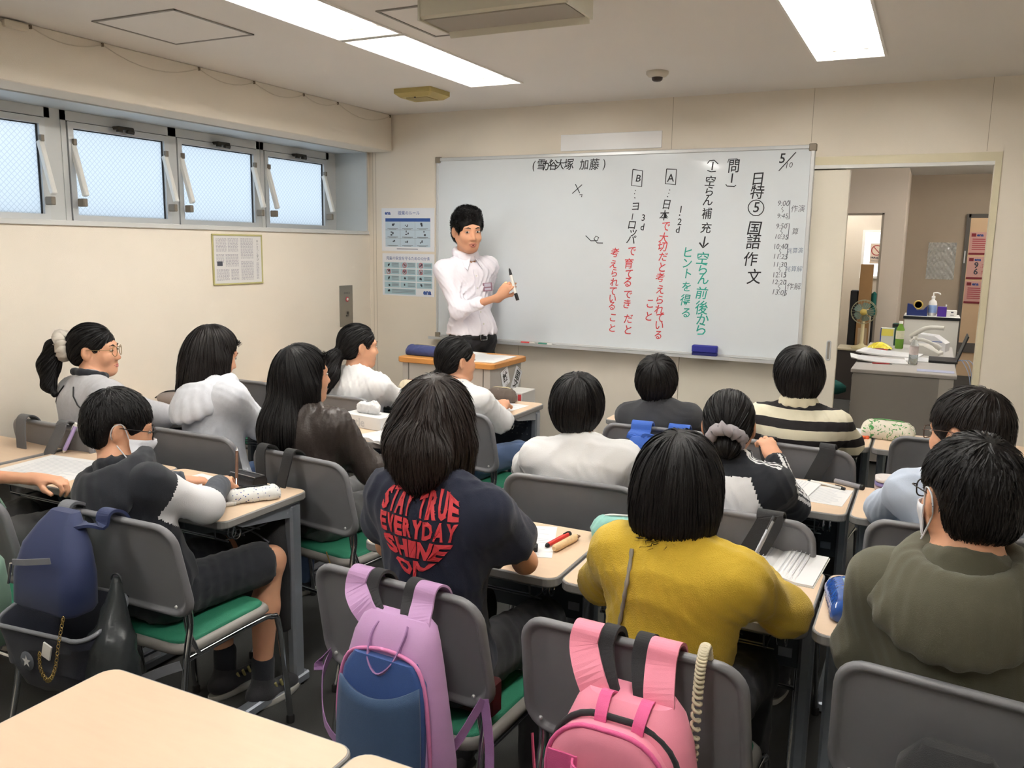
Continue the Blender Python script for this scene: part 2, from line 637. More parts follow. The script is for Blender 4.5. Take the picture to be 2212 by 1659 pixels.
# ---- emergency light, smoke detector
h = tag(empty('ceiling_speaker', (.325, -.72, ZC)), 'yellowed square ceiling speaker panel in the front left ceiling corner', 'ceiling panel')
m_yel = mat('yellowed_plastic', (176, 158, 96), 0.5)
mb = MB(); mb.loops([[(x, y, z) for x, y in rrect(w, d, .012, 3)] for w, d, z in ((.25, .22, 0), (.25, .22, -.025), (.20, .17, -.045))], smooth=False)
mb.build('cover', m_yel, h)
mb = MB(); mb.span((-.07, -.06, -.048), (.07, .06, -.044)); mb.build('grille', mat('yellowed_grille', (158, 141, 88), .6), h)
mb = MB(); mb.lathe([(0, -.052), (.006, -.05), (.006, -.044)], c=(.0, -.075, 0), n=8); mb.build('indicator', m_black, h)
h = tag(empty('smoke_detector', (1.725, -.74, ZC)), 'round cream smoke detector with dark sensor on the ceiling', 'smoke detector')
mb = MB(); mb.lathe([(.056, 0), (.056, -.012), (.045, -.024), (.030, -.028), (0, -.028)], n=24); mb.build('base', mat('detector_cream', (208, 200, 184), .5), h)
mb = MB(); mb.lathe([(.028, -.028), (.026, -.040), (.018, -.046), (0, -.048)], n=20); mb.build('sensor', mat('detector_sensor', (62, 52, 48), .4), h)

# ---- cable along the beam with clips and junction box
cb = tag(empty('beam_cable', (XB, 0, ZC)), 'thin cream cable sagging along the top of the window beam', 'cable')
m_cab = mat('cream_cable', (214, 204, 186), 0.5)
clips = [-.03, -.60, -.92, -1.33, -1.72, -2.28, -2.62, -2.76, -3.6]
pts = []
for a, b in zip(clips[:-1], clips[1:]):
    for q in range(8):
        t = q / 8
        pts.append((.006, a + (b - a) * t, -.012 - .10 * abs(b - a) * 4 * t * (1 - t)))
mb = MB(); mb.tube(pts, .0022, n=6)
mb.tube([(.006, -.02, -.012), (.006, -.012, -.03), (.006, -.010, -.235)], .003, n=6)
mb.build('wire', m_cab, cb)
for c in clips[:-1]:
    mb = MB(); mb.box((.006, c, -.012), (.012, .010, .016), bev=.002); mb.build('clip', mat('clip_brown', (120, 104, 84), .6), cb)
mb = MB(); mb.box((.013, -2.69, -.022), (.026, .10, .03), bev=.005); mb.build('junction_box', mat('junction_box_white', (222, 212, 194), .5), cb)

# ================================================================== WHITEBOARD
BW, BH, BZ = 2.414, 1.2, 0.91
wb = tag(empty('whiteboard', (0, 0, BZ)), 'large framed whiteboard with Japanese lesson notes on the front wall', 'whiteboard')
m_wb = mat('whiteboard_enamel', (220, 226, 230), 0.14, spec=0.5, coat=0.3)
mb = MB(); mb.span((.012, -.028, .012), (BW - .012, -.006, BH - .012)); mb.build('writing_surface', m_wb, wb)
for a, b in (((0, -.034, 0), (BW, -.004, .016)), ((0, -.034, BH - .022), (BW, -.004, BH)), ((0, -.034, .016), (.016, -.004, BH - .022)), ((BW - .022, -.034, .016), (BW, -.004, BH - .022))):
    mb = MB(); mb.span(a, b, bev=.003); mb.build('frame_bar', m_alu, wb)
m_cap = mat('corner_cap_taupe', (142, 132, 116), .5)
for x in (.012, BW - .014):
    for z in (.012, BH - .014):
        mb = MB(); mb.box((x, -.020, z), (.040, .034, .040), bev=.004); mb.build('corner_cap', m_cap, wb)
mb = MB(); mb.span((-.03, -.085, -.012), (BW - .05, -.034, -.004)); mb.span((-.03, -.087, -.012), (BW - .05, -.083, .006)); mb.build('pen_tray', m_alu, wb)

INK = {'k': mat('ink_black', (28, 28, 32), .5), 'r': mat('ink_red', (206, 66, 70), .5), 'g': mat('ink_green', (38, 158, 140), .5),
       'y': mat('ink_grey', (78, 82, 90), .5), 'b': mat('ink_blue_grey', (84, 108, 134), .5)}
WRITING = [
('(', 0.717, 2.044, 0.068, 'k'), ('雪', 0.769, 2.043, 0.068, 'k'), ('が', 0.810, 2.036, 0.068, 'k'), ('谷', 0.852, 2.038, 0.068, 'k'), ('大', 0.899, 2.040, 0.067, 'k'), ('塚', 0.958, 2.038, 0.067, 'k'), ('加', 1.060, 2.035, 0.067, 'k'), ('藤', 1.127, 2.034, 0.066, 'k'), (')', 1.193, 2.040, 0.066, 'k'), ('5', 2.240, 2.039, 0.075, 'k'), ('1', 2.267, 2.001, 0.042, 'k'), ('0', 2.289, 2.003, 0.042, 'k'), ('問', 1.975, 2.001, 0.072, 'k'), ('1', 1.968, 1.937, 0.072, 'k'), ('1', 1.853, 2.007, 0.065, 'k'), ('空', 1.844, 1.921, 0.065, 'k'), ('ら', 1.842, 1.863, 0.065, 'k'), ('ん', 1.837, 1.811, 0.066, 'k'), ('補', 1.835, 1.737, 0.066, 'k'), ('充', 1.834, 1.655, 0.066, 'k'), ('↓', 1.825, 1.570, 0.091, 'k'), ('空', 1.822, 1.478, 0.078, 'g'), ('ら', 1.828, 1.416, 0.078, 'g'), ('ん', 1.833, 1.360, 0.078, 'g'), ('前', 1.827, 1.275, 0.079, 'g'), ('後', 1.831, 1.188, 0.079, 'g'), ('か', 1.840, 1.120, 0.079, 'g'), ('ら', 1.835, 1.061, 0.080, 'g'), ('ヒ', 1.732, 1.512, 0.067, 'g'), ('ン', 1.732, 1.449, 0.068, 'g'), ('ト', 1.738, 1.387, 0.068, 'g'), ('を', 1.736, 1.310, 0.068, 'g'), ('得', 1.732, 1.230, 0.069, 'g'), ('る', 1.741, 1.156, 0.069, 'g'), ('A', 1.610, 1.946, 0.064, 'k'), ('日', 1.592, 1.792, 0.064, 'k'), ('本', 1.581, 1.727, 0.065, 'k'), ('で', 1.593, 1.664, 0.060, 'r'), ('大', 1.582, 1.596, 0.060, 'r'), ('切', 1.578, 1.544, 0.060, 'r'), ('だ', 1.584, 1.484, 0.060, 'r'), ('と', 1.581, 1.421, 0.061, 'r'), ('考', 1.572, 1.360, 0.061, 'r'), ('え', 1.576, 1.288, 0.061, 'r'), ('ら', 1.575, 1.226, 0.061, 'r'), ('れ', 1.575, 1.167, 0.061, 'r'), ('て', 1.583, 1.117, 0.062, 'r'), ('い', 1.579, 1.072, 0.062, 'r'), ('る', 1.576, 1.013, 0.062, 'r'), ('こ', 1.516, 1.201, 0.059, 'r'), ('と', 1.510, 1.122, 0.059, 'r'), ('1', 1.680, 1.764, 0.053, 'k'), ('2', 1.676, 1.692, 0.054, 'k'), ('d', 1.667, 1.646, 0.054, 'k'), ('・', 1.674, 1.729, 0.043, 'k'), ('B', 1.411, 1.948, 0.059, 'k'), ('ヨ', 1.401, 1.782, 0.060, 'k'), ('ロ', 1.382, 1.672, 0.061, 'k'), ('ッ', 1.392, 1.630, 0.061, 'k'), ('パ', 1.380, 1.583, 0.061, 'k'), ('で', 1.388, 1.514, 0.061, 'r'), ('育', 1.371, 1.438, 0.062, 'r'), ('て', 1.376, 1.376, 0.062, 'r'), ('る', 1.369, 1.325, 0.062, 'r'), ('で', 1.372, 1.252, 0.062, 'r'), ('き', 1.368, 1.192, 0.062, 'r'), ('だ', 1.381, 1.101, 0.063, 'r'), ('と', 1.381, 1.032, 0.063, 'r'), ('考', 1.279, 1.503, 0.056, 'r'), ('え', 1.272, 1.433, 0.056, 'r'), ('ら', 1.280, 1.379, 0.057, 'r'), ('れ', 1.282, 1.322, 0.057, 'r'), ('て', 1.275, 1.268, 0.057, 'r'), ('い', 1.274, 1.222, 0.057, 'r'), ('る', 1.273, 1.176, 0.057, 'r'), ('こ', 1.281, 1.104, 0.058, 'r'), ('と', 1.278, 1.038, 0.058, 'r'), ('3', 1.453, 1.716, 0.055, 'k'), ('d', 1.449, 1.661, 0.055, 'k'), ('日', 2.113, 1.929, 0.081, 'k'), ('特', 2.113, 1.855, 0.082, 'k'), ('5', 2.115, 1.773, 0.082, 'k'), ('国', 2.110, 1.654, 0.083, 'k'), ('語', 2.109, 1.576, 0.083, 'k'), ('作', 2.099, 1.479, 0.084, 'k'), ('文', 2.124, 1.379, 0.084, 'k'), ('9:00', 2.263, 1.795, 0.038, 'y'), ('9:45', 2.263, 1.726, 0.038, 'y'), ('9:50', 2.261, 1.670, 0.038, 'y'), ('10:35', 2.263, 1.611, 0.038, 'y'), ('10:40', 2.261, 1.557, 0.039, 'y'), ('11:25', 2.265, 1.501, 0.039, 'y'), ('11:30', 2.265, 1.457, 0.039, 'y'), ('12:15', 2.266, 1.399, 0.039, 'y'), ('12:20', 2.266, 1.358, 0.039, 'y'), ('13:05', 2.273, 1.300, 0.039, 'y'), ('作演', 2.342, 1.764, 0.038, 'y'), ('算', 2.336, 1.640, 0.038, 'y'), ('作解', 2.349, 1.335, 0.039, 'y'), ('兆算演', 2.343, 1.535, 0.031, 'b'), ('兆算解', 2.342, 1.433, 0.031, 'b'), ]
STROKES = [
('k', [(2.227, 1.974), (2.312, 2.072)]), ('k', [(1.942, 2.027), (1.946, 2.045), (1.993, 2.046), (2.007, 2.031)]), ('k', [(1.938, 1.906), (1.944, 1.896), (1.986, 1.893), (1.996, 1.9)]), ('k', [(1.825, 2.025), (1.838, 2.041), (1.864, 2.042), (1.887, 2.021)]), ('k', [(1.827, 1.986), (1.849, 1.978), (1.876, 1.98)]), ('k', [(1.585, 2.0), (1.644, 1.996), (1.643, 1.909), (1.581, 1.915), (1.585, 2.0)]), ('k', [(1.377, 2.003), (1.438, 1.993), (1.436, 1.901), (1.372, 1.908), (1.377, 2.003)]), ('k', [(1.608, 1.88), (1.611, 1.877)]), ('k', [(1.603, 1.861), (1.606, 1.858)]), ('k', [(1.596, 1.843), (1.601, 1.837)]), ('k', [(1.397, 1.88), (1.4, 1.877)]), ('k', [(1.392, 1.861), (1.395, 1.858)]), ('k', [(1.393, 1.837), (1.399, 1.834)]), ('k', [(1.388, 1.743), (1.383, 1.705)]), ('k', [(1.008, 1.922), (1.038, 1.868)]), ('k', [(1.052, 1.919), (0.988, 1.866)]), ('k', [(1.038, 1.857), (1.054, 1.86), (1.051, 1.843)]), ('k', [(1.086, 1.608), (1.121, 1.577), (1.164, 1.578), (1.172, 1.598), (1.154, 1.606), (1.142, 1.589), (1.164, 1.564), (1.201, 1.564)]), ('k', [(2.159, 1.772), (2.156, 1.756), (2.148, 1.742), (2.134, 1.732), (2.118, 1.729), (2.101, 1.732), (2.086, 1.742), (2.076, 1.756), (2.071, 1.773), (2.074, 1.79), (2.083, 1.804), (2.097, 1.813), (2.113, 1.816), (2.13, 1.813), (2.145, 1.803), (2.155, 1.789), (2.159, 1.772)]), ('y', [(2.287, 1.812), (2.299, 1.812), (2.299, 1.711), (2.286, 1.711)]), ('y', [(2.29, 1.685), (2.303, 1.686), (2.301, 1.599), (2.289, 1.599)]), ('y', [(2.29, 1.573), (2.303, 1.573), (2.301, 1.488), (2.288, 1.488)]), ('y', [(2.29, 1.467), (2.302, 1.468), (2.3, 1.387), (2.287, 1.387)]), ('y', [(2.293, 1.372), (2.306, 1.372), (2.304, 1.283), (2.292, 1.283)]), ('y', [(2.262, 1.777), (2.255, 1.767), (2.266, 1.757), (2.259, 1.747)]), ('y', [(2.265, 1.655), (2.258, 1.644), (2.269, 1.634), (2.262, 1.624)]), ('y', [(2.265, 1.544), (2.258, 1.534), (2.268, 1.524), (2.261, 1.513)]), ('y', [(2.269, 1.444), (2.262, 1.433), (2.272, 1.423), (2.265, 1.412)]), ('y', [(2.272, 1.345), (2.265, 1.334), (2.276, 1.324), (2.269, 1.313)]), ]

NM = {'k': 'black marker', 'r': 'red marker', 'g': 'green marker', 'y': 'grey marker', 'b': 'blue-grey marker'}
for ch, x, z, s, c in WRITING:
    M = Matrix.Rotation(PI / 2, 4, 'X') @ Matrix.Rotation(random.uniform(-.07, .05), 4, 'Z')
    M = M @ Matrix.Diagonal((random.uniform(.88, 1.0), random.uniform(.95, 1.1), 1, 1))
    mb = add_text(MB(), ch, M, size=s * 1.02, thin=-.0002 if s < .05 else .0006, shear=.12, extrude=.0002)
    mb.build('handwritten_character', INK[c], wb, loc=(x, -.0286, z - BZ))['label'] = NM[c] + ' writing'
for c, pts in STROKES:
    mb = MB(); mb.tube([(x, -.0283, z - BZ) for x, z in pts], .0026 if c == 'k' else .0016, n=5)
    mb.build('pen_stroke', INK[c], wb)['label'] = NM[c] + ' stroke'

# things on the tray
er = tag(empty('board_eraser', (1.875, -.062, BZ + .004)), 'blue whiteboard eraser standing on the board tray', 'eraser')
mb = MB(); mb.box((0, 0, .040), (.15, .040, .044), bev=.006); mb.build('body', mat('eraser_blue', (44, 48, 138), .5), er)
mb = MB(); mb.box((0, 0, .0095), (.146, .038, .017), bev=.002); mb.build('felt_pad', mat('eraser_felt', (36, 38, 100), .95), er)
for x, col, lab in ((.735, (206, 62, 62), 'red board marker lying on the whiteboard tray'), (.86, (50, 132, 110), 'green board marker lying on the whiteboard tray')):
    mk = tag(empty('board_marker', (x, -.064, BZ + .005)), lab, 'marker', 'markers on the board tray')
    mb = MB(); mb.lathe([(0, -.06), (.008, -.06), (.008, .03)], rot=(0, PI / 2, 0), n=10, c=(0, 0, 0)); mb.build('barrel', m_white, mk)
    mb = MB(); mb.lathe([(.0085, -.065), (.0085, -.005), (.007, .0), (0, 0)], rot=(0, PI / 2, 0), n=10, c=(0, 0, 0)); mb.build('cap', mat('marker_%d' % col[0], col, .4), mk)

# white name plate above the board
mb = MB(); mb.span((.892, -.006, 2.126), (1.541, 0, 2.225), bev=.002)
np_ = mb.build('name_plate', mat('plate_white', (242, 242, 242), .4))
tag(np_, 'blank white magnetic plate on the wall above the whiteboard', 'sign')


# ================================================================== POSTERS
def rot_front(x, z):
    return Matrix.Translation((x, -.0045, z)) @ Matrix.Rotation(PI / 2, 4, 'X')


m_paper = mat('poster_paper', (236, 238, 242), .55)
m_pblue = mat('print_blue', (52, 88, 160), .6)
m_plight = mat('print_pale_blue', (196, 214, 226), .6)
m_pgrey = mat('print_grey', (120, 128, 138), .6)
m_pdark = mat('print_dark', (70, 74, 84), .6)
m_pred = mat('print_red', (190, 74, 84), .6)


def Q(mb, x0, z0, x1, z1, y):
    mb.add([(x0, y, z0), (x1, y, z0), (x1, y, z1), (x0, y, z1)], [(0, 1, 2, 3)])


def ring(mb, x, z, r, w, y, n=16):
    vs = []
    for k in range(n):
        a = 2 * PI * k / n
        vs += [(x + r * math.cos(a), y, z + r * math.sin(a)), (x + (r - w) * math.cos(a), y, z + (r - w) * math.sin(a))]
    mb.add(vs, [(2 * k, 2 * ((k + 1) % n), 2 * ((k + 1) % n) + 1, 2 * k + 1) for k in range(n)])
    c, s = math.cos(.8) * (r - w / 2), math.sin(.8) * (r - w / 2)
    d = w * .4
    mb.add([(x - c, y, z + s - d), (x - c + d, y, z + s + d), (x + c, y, z - s + d), (x + c - d, y, z - s - d)], [(0, 1, 2, 3)])


p1 = tag(empty('rules_poster', (-.25, 0, 1.637)), 'upper wall poster with a blue header bar over a grid of class rules', 'poster')
mb = MB(); mb.span((-.217, -.002, -.148), (.217, 0, .147)); mb.build('sheet', m_paper, p1)
mb = MB(); Q(mb, -.185, .055, .185, .078, -.0030); mb.build('header_band', m_pblue, p1)
mb = MB(); Q(mb, -.185, -.118, .185, .055, -.0026); mb.build('table_background', m_plight, p1)
mb = MB()
for x in (-.061, .061):
    Q(mb, x - .0008, -.118, x + .0008, .055, -.0031)
for z in (-.002, -.060):
    Q(mb, -.185, z - .0008, .185, z + .0008, -.0031)
for k in range(3):
    for j in range(3):
        x, z = -.123 + .123 * k, .030 - .058 * j
        Q(mb, x - .045, z - .025, x + .045, z - .021, -.0031)
        Q(mb, x - .03, z - .033 + .004, x + .03, z - .027, -.0031)
Q(mb, -.09, -.135, .085, -.130, -.0031)
mb.build('print_lines', m_pgrey, p1)['kind'] = 'stuff'
mb = MB()
for k in range(3):
    for j in range(3):
        x, z = -.123 + .123 * k, .032 - .058 * j
        rr = random.Random(k * 7 + j)
        for q in range(3):
            a, b = x + rr.uniform(-.022, .012), z + rr.uniform(-.016, .008)
            Q(mb, a, b, a + rr.uniform(.006, .016), b + rr.uniform(.006, .016), -.0033)
mb.build('pictograms', m_pdark, p1)['kind'] = 'stuff'
mb = MB()
add_text(mb, '授業のルール', Matrix.Translation((.01, -.0033, .112)) @ Matrix.Rotation(PI / 2, 4, 'X'), size=.030, extrude=0)
add_text(mb, 'ena', Matrix.Translation((-.165, -.0033, .114)) @ Matrix.Rotation(PI / 2, 4, 'X'), size=.034, thin=.0012, extrude=0)
mb.build('title_lettering', m_pblue, p1)

p2 = tag(empty('safety_poster', (-.248, 0, 1.326)), 'lower wall poster of pale blue boxes with red prohibition rings', 'poster')
mb = MB(); mb.span((-.215, -.002, -.148), (.215, 0, .146)); mb.build('sheet', m_paper, p2)
mb = MB(); mbt = MB(); mbr = MB(); mbp = MB()
for r in range(5):
    for c in range(3):
        if r == 4 and c == 2:
            continue
        x0 = -.198 + c * .1345
        z1 = .085 - r * .046
        if r == 4 and c == 1:
            continue
        wd = .262 if r == 4 else .128
        Q(mb, x0, z1 - .039, x0 + wd, z1, -.0028)
        for q in range(3):
            Q(mbt, x0 + .062, z1 - .010 - q * .009, x0 + wd - .008, z1 - .006 - q * .009, -.0031)
        rr = random.Random(r * 5 + c)
        if (r, c) in ((0, 1), (0, 2), (1, 0), (1, 1), (1, 2)):
            ring(mbr, x0 + .036, z1 - .019, .0185, .0042, -.0032)
        for q in range(3):
            a, b = x0 + .024 + rr.uniform(0, .014), z1 - .030 + rr.uniform(0, .012)
            Q(mbp, a, b, a + .010, b + .012, -.00315)
mb.build('boxes', mat('print_teal_pale', (170, 200, 210), .6), p2)['kind'] = 'stuff'; mbt.build('print_lines', m_pgrey, p2)['kind'] = 'stuff'
mbr.build('prohibition_rings', m_pred, p2)['kind'] = 'stuff'; mbp.build('pictograms', m_pdark, p2)['kind'] = 'stuff'
mb = MB()
add_text(mb, '児童の安全を守るための12か条', Matrix.Translation((.0, -.0033, .112)) @ Matrix.Rotation(PI / 2, 4, 'X'), size=.026, extrude=0)
add_text(mb, 'ena', Matrix.Translation((.158, -.0033, -.118)) @ Matrix.Rotation(PI / 2, 4, 'X'), size=.046, thin=.002, extrude=0)
mb.build('title_lettering', m_pblue, p2)

# framed newspaper sheet on the left wall
fr = tag(empty('framed_notice', (XL, -1.294, 1.436)), 'framed newspaper clipping with gold edge on the left wall below the windows', 'picture frame')
hy, hz = .197, .144
for a, b in (((0, -hy, -hz), (.010, hy, -hz + .010)), ((0, -hy, hz - .010), (.010, hy, hz)), ((0, -hy, -hz + .01), (.010, -hy + .010, hz - .01)), ((0, hy - .010, -hz + .01), (.010, hy, hz - .01))):
    mb = MB(); mb.span(a, b, bev=.002); mb.build('frame_bar', mat('frame_gold_green', (178, 172, 118), .5), fr)
mb = MB(); mb.span((0, -hy + .008, -hz + .008), (.006, hy - .008, hz - .008)); mb.build('paper', mat('newsprint', (216, 214, 212), .7), fr)
mb = MB(); mbd = MB()
rr = random.Random(3)


def block(y0, z0, y1, z1):
    z = z1
    while z > z0 + .003:
        y = y0
        while y < y1 - .002:
            w = rr.uniform(.006, .020)
            mb.add([(.0066, y, z - .0030), (.0066, min(y + w, y1), z - .0030), (.0066, min(y + w, y1), z), (.0066, y, z)], [(0, 1, 2, 3)])
            y += w + .004
        z -= .0065


for b_ in ((-.17, .045, -.09, .12), (-.08, .045, .0, .12), (-.17, -.02, -.11, .03), (-.10, -.04, .0, .03), (-.17, -.12, -.075, -.055), (-.06, -.12, .0, -.055), (.02, .0, .12, .12), (.02, -.12, .12, -.01), (.145, -.12, .165, -.02)):
    block(*b_)
mb.build('newsprint_columns', mat('newsprint_ink', (158, 156, 164), .7), fr)['kind'] = 'stuff'
mb = MB()
for q, ch in enumerate('あいさつと学び'):
    add_text(mb, ch, Matrix.Translation((.007, .155, .105 - q * .018)) @ Matrix.Rotation(PI / 2, 4, 'Z') @ Matrix.Rotation(PI / 2, 4, 'X'), size=.017, extrude=0)
mb.span((.006, -.165, -.035), (.0072, -.125, -.010))
mb.build('headline', m_pdark, fr)

# metal wall plate with red button
sp = tag(empty('wall_switch_plate', (XL, -.289, 1.11)), 'brushed steel wall plate with a red ring button beside the corner', 'switch plate')
mb = MB(); mb.span((0, -.072, -.141), (.006, .072, .141), bev=.002); mb.build('plate', mat('brushed_steel', (150, 146, 138), .38, metal=.7, bump=.1, bscale=80, stretch=(1, 1, 30)), sp)
mb = MB(); mb.lathe([(.010, 0), (.017, .0), (.017, .003), (.010, .003)], c=(.006, .008, .046), rot=(0, PI / 2, 0), n=20); mb.build('button_ring', m_pred, sp)
mb = MB(); mb.lathe([(.0098, 0), (.0098, .005), (0, .005)], c=(.006, .008, .046), rot=(0, PI / 2, 0), n=16); mb.build('button', m_white, sp)
mb = MB(); mb.box((.012, .008, -.048), (.014, .012, .02), bev=.003); mb.box((.009, .008, -.066), (.008, .028, .012), bev=.003); mb.build('key_switch', mat('key_switch', (86, 82, 76), .4, metal=.5), sp)
mb = MB(); add_text(mb, '非常放送', Matrix.Translation((.0066, .004, .088)) @ Matrix.Rotation(PI / 2, 4, 'Z') @ Matrix.Rotation(PI / 2, 4, 'X'), size=.017, extrude=0); mb.build('lettering', m_pdark, sp)

# ================================================================== DESKS
m_lam = mat('beige_laminate', (216, 190, 163), 0.42, var=0.05, vscale=5, stretch=(2, 14, 2), detail=4)
m_band = mat('desk_edge_grey', (142, 140, 138), 0.5)
m_leg = mat('desk_leg_silver', (160, 166, 176), 0.35, metal=0.55)
m_modesty = mat('desk_modesty_panel', (72, 78, 88), 0.45, metal=0.3)
m_wire = mat('desk_wire', (148, 152, 158), 0.3, metal=0.8)
m_slabel = mat('desk_sticker', (158, 166, 182), 0.5)
DW, DD, DH = 0.604, 0.40, 0.70


def make_desk():
    d = empty('student_desk')
    mb = MB(); lp = []
    for ins, z in ((.003, DH - .026), (0, DH - .022), (0, DH - .004), (.002, DH - .0012), (.005, DH - .0008)):
        lp.append([(x, y, z) for x, y in rrect(DW - 2 * ins, DD - 2 * ins, .035 - ins, 5)])
    mb.loops(lp, smooth=False)
    mb.build('edge_band', m_band, d)
    mb = MB(); mb.loops([[(x, y, z) for x, y in rrect(DW - .010 - i * .001, DD - .010 - i * .001, .030, 5)] for i, z in ((0, DH - .002), (0, DH - .0002), (1, DH))], smooth=False)
    mb.build('desktop', m_lam, d)
    for s in (-1, 1):
        x = s * (DW / 2 - .030)
        mb = MB()
        mb.box((x, DD / 2 - .055, (DH - .03) / 2 + .015), (.036, .052, DH - .07), bev=.008)
        # sloping bracket arm under the top
        prof = [(DD / 2 - .03, DH - .026), (DD / 2 - .03, DH - .085), (-DD / 2 + .10, DH - .046), (-DD / 2 + .06, DH - .026)]
        mb.loops([[(x + q * .012, y, z) for y, z in prof] for q in (-1, 1)], smooth=False)
        mb.build('leg', m_leg, d)
        mb = MB(); mb.box((x, -.005, .026), (.046, DD - .01, .034), bev=.006); mb.build('foot_bar', m_leg, d)
        for e in (-1, 1):
            mb = MB(); mb.lathe([(.016, 0), (.016, .009)], c=(x, -.005 + e * .165, 0), n=10); mb.build('foot_pad', m_rub, d)
    mb = MB(); mb.box((0, DD / 2 - .045, DH - .150), (DW - .10, .006, .235), bev=.002)
    mb.build('modesty_panel', m_modesty, d)
    mb = MB(); mb.box((DW / 2 - .085, DD / 2 - .0495, DH - .225), (.036, .002, .026)); mb.build('sticker', m_slabel, d)
    mb = MB()
    for k in range(5):
        for j in range(3):
            mb.lathe([(.003, 0), (0, .0012)], c=(.10 + k * .03, DD / 2 - .049, DH - .10 - j * .035), rot=(PI / 2, 0, 0), n=6)
    o = mb.build('perforations', mat('perforation_light', (150, 158, 166), .5), d); o['kind'] = 'stuff'
    # wire book rack
    mb = MB()
    for s in (-1, 1):
        x = s * (DW / 2 - .10)
        mb.tube([(x, -.14, DH - .028), (x, -.135, DH - .085), (x, -.10, DH - .105), (x, .12, DH - .105), (x, .14, DH - .028)], .003, n=6)
    for y in (-.10, -.03, .04, .11):
        mb.tube([(-DW / 2 + .08, y, DH - .104), (DW / 2 - .08, y, DH - .104)], .0028, n=6)
    mb.tube([(-DW / 2 + .10, -.136, DH - .08), (DW / 2 - .10, -.136, DH - .08)], .0028, n=6)
    mb.build('wire_rack', m_wire, d)
    mb = MB()
    for q in (-.010, .010):
        hk = [(DW / 2 - .065 + q, -.09, DH - .03)] + [(DW / 2 - .065 + q, p.y, p.z) for p in arc((0, -.09, DH - .075), .018, PI, 2 * PI + .6, 8, (0, 1, 0), (0, 0, 1))]
        mb.tube(hk, .003, n=6)
    mb.build('bag_hook', m_chrome, d)
    return d


DESKS = [
    (1.951, -2.935, 'desk under the shaker notes of the pupil in the navy heart T-shirt'),
    (2.563, -2.935, 'desk in front of the pupil in the mustard yellow sweater'),
    (3.175, -2.935, 'desk with the shiny blue pencil case, in front of the olive hoodie'),
    (1.951, -2.000, 'mostly hidden desk in front of the short-haired pupil in plain white sweatshirt'),
    (2.563, -2.000, 'desk with notebook and pens in front of the pupil in black and white track top'),
    (3.175, -2.000, 'desk with the purple pencil pouch in front of the pupil in pale blue shirt'),
    (1.951, -0.940, 'desk in front of the pupil in charcoal T-shirt in the front row'),
    (2.563, -0.940, 'front row desk holding the leaf-print pencil case, beside the striped polo'),
    (3.175, -0.940, 'front row desk right of the leaf-print pencil case, with the empty chair'),
    (1.948, -4.158, 'bare desk nearest the camera at the lower left, wood grain top'),
    (2.556, -4.158, 'bare desk at the bottom edge, right of the seam in the foreground'),
    (0.890, -3.010, 'desk where the masked pupil in black and white hoodie writes'),
    (0.282, -3.010, 'desk at the left edge where a bare forearm rests on paper'),
    (-0.3245, -3.010, 'left wall desk seen behind the bare forearm at the left edge'),
    (0.900, -1.920, 'desk with tissue box beside the pupil in brown leather jacket'),
    (0.2935, -1.990, 'desk hidden behind the pupil in pale hoodie in the left block'),
    (-0.3135, -2.060, 'left wall desk in front of the pupil with the cream scrunchie'),
    (0.925, -1.110, 'front row desk beside the lectern with loose paper and side hooks'),
    (0.315, -1.110, 'front row desk with the cream pencil case, before the white sweatshirt ponytail pupil'),
    (-0.292, -1.110, 'front row desk in the corner by the left wall'),
]
DESKS[0] = (1.951, -2.935, 'desk with the red pen and black eraser, in front of the navy heart T-shirt')
proto = make_desk()
desk_objs = []
for i, (x, y, lab) in enumerate(DESKS):
    d = proto if i == 0 else copy_tree(proto)
    d.location = (x, y, 0)
    if x < -.2:
        d.location.x = -.309; d.scale = (.85, 1, 1)        # narrower desk against the wall
    tag(d, lab, 'desk', 'pupil desks')
    desk_objs.append(d)

# ================================================================== CHAIRS
m_shell = mat('chair_shell_grey', (124, 124, 128), 0.42, bump=0.12, bscale=900, var=.04, vscale=20)
m_seatg = mat('chair_seat_green', (34, 116, 88), 0.75, bump=0.3, bscale=500)
m_shelle = mat('chair_frame_grey', (134, 130, 126), 0.45)


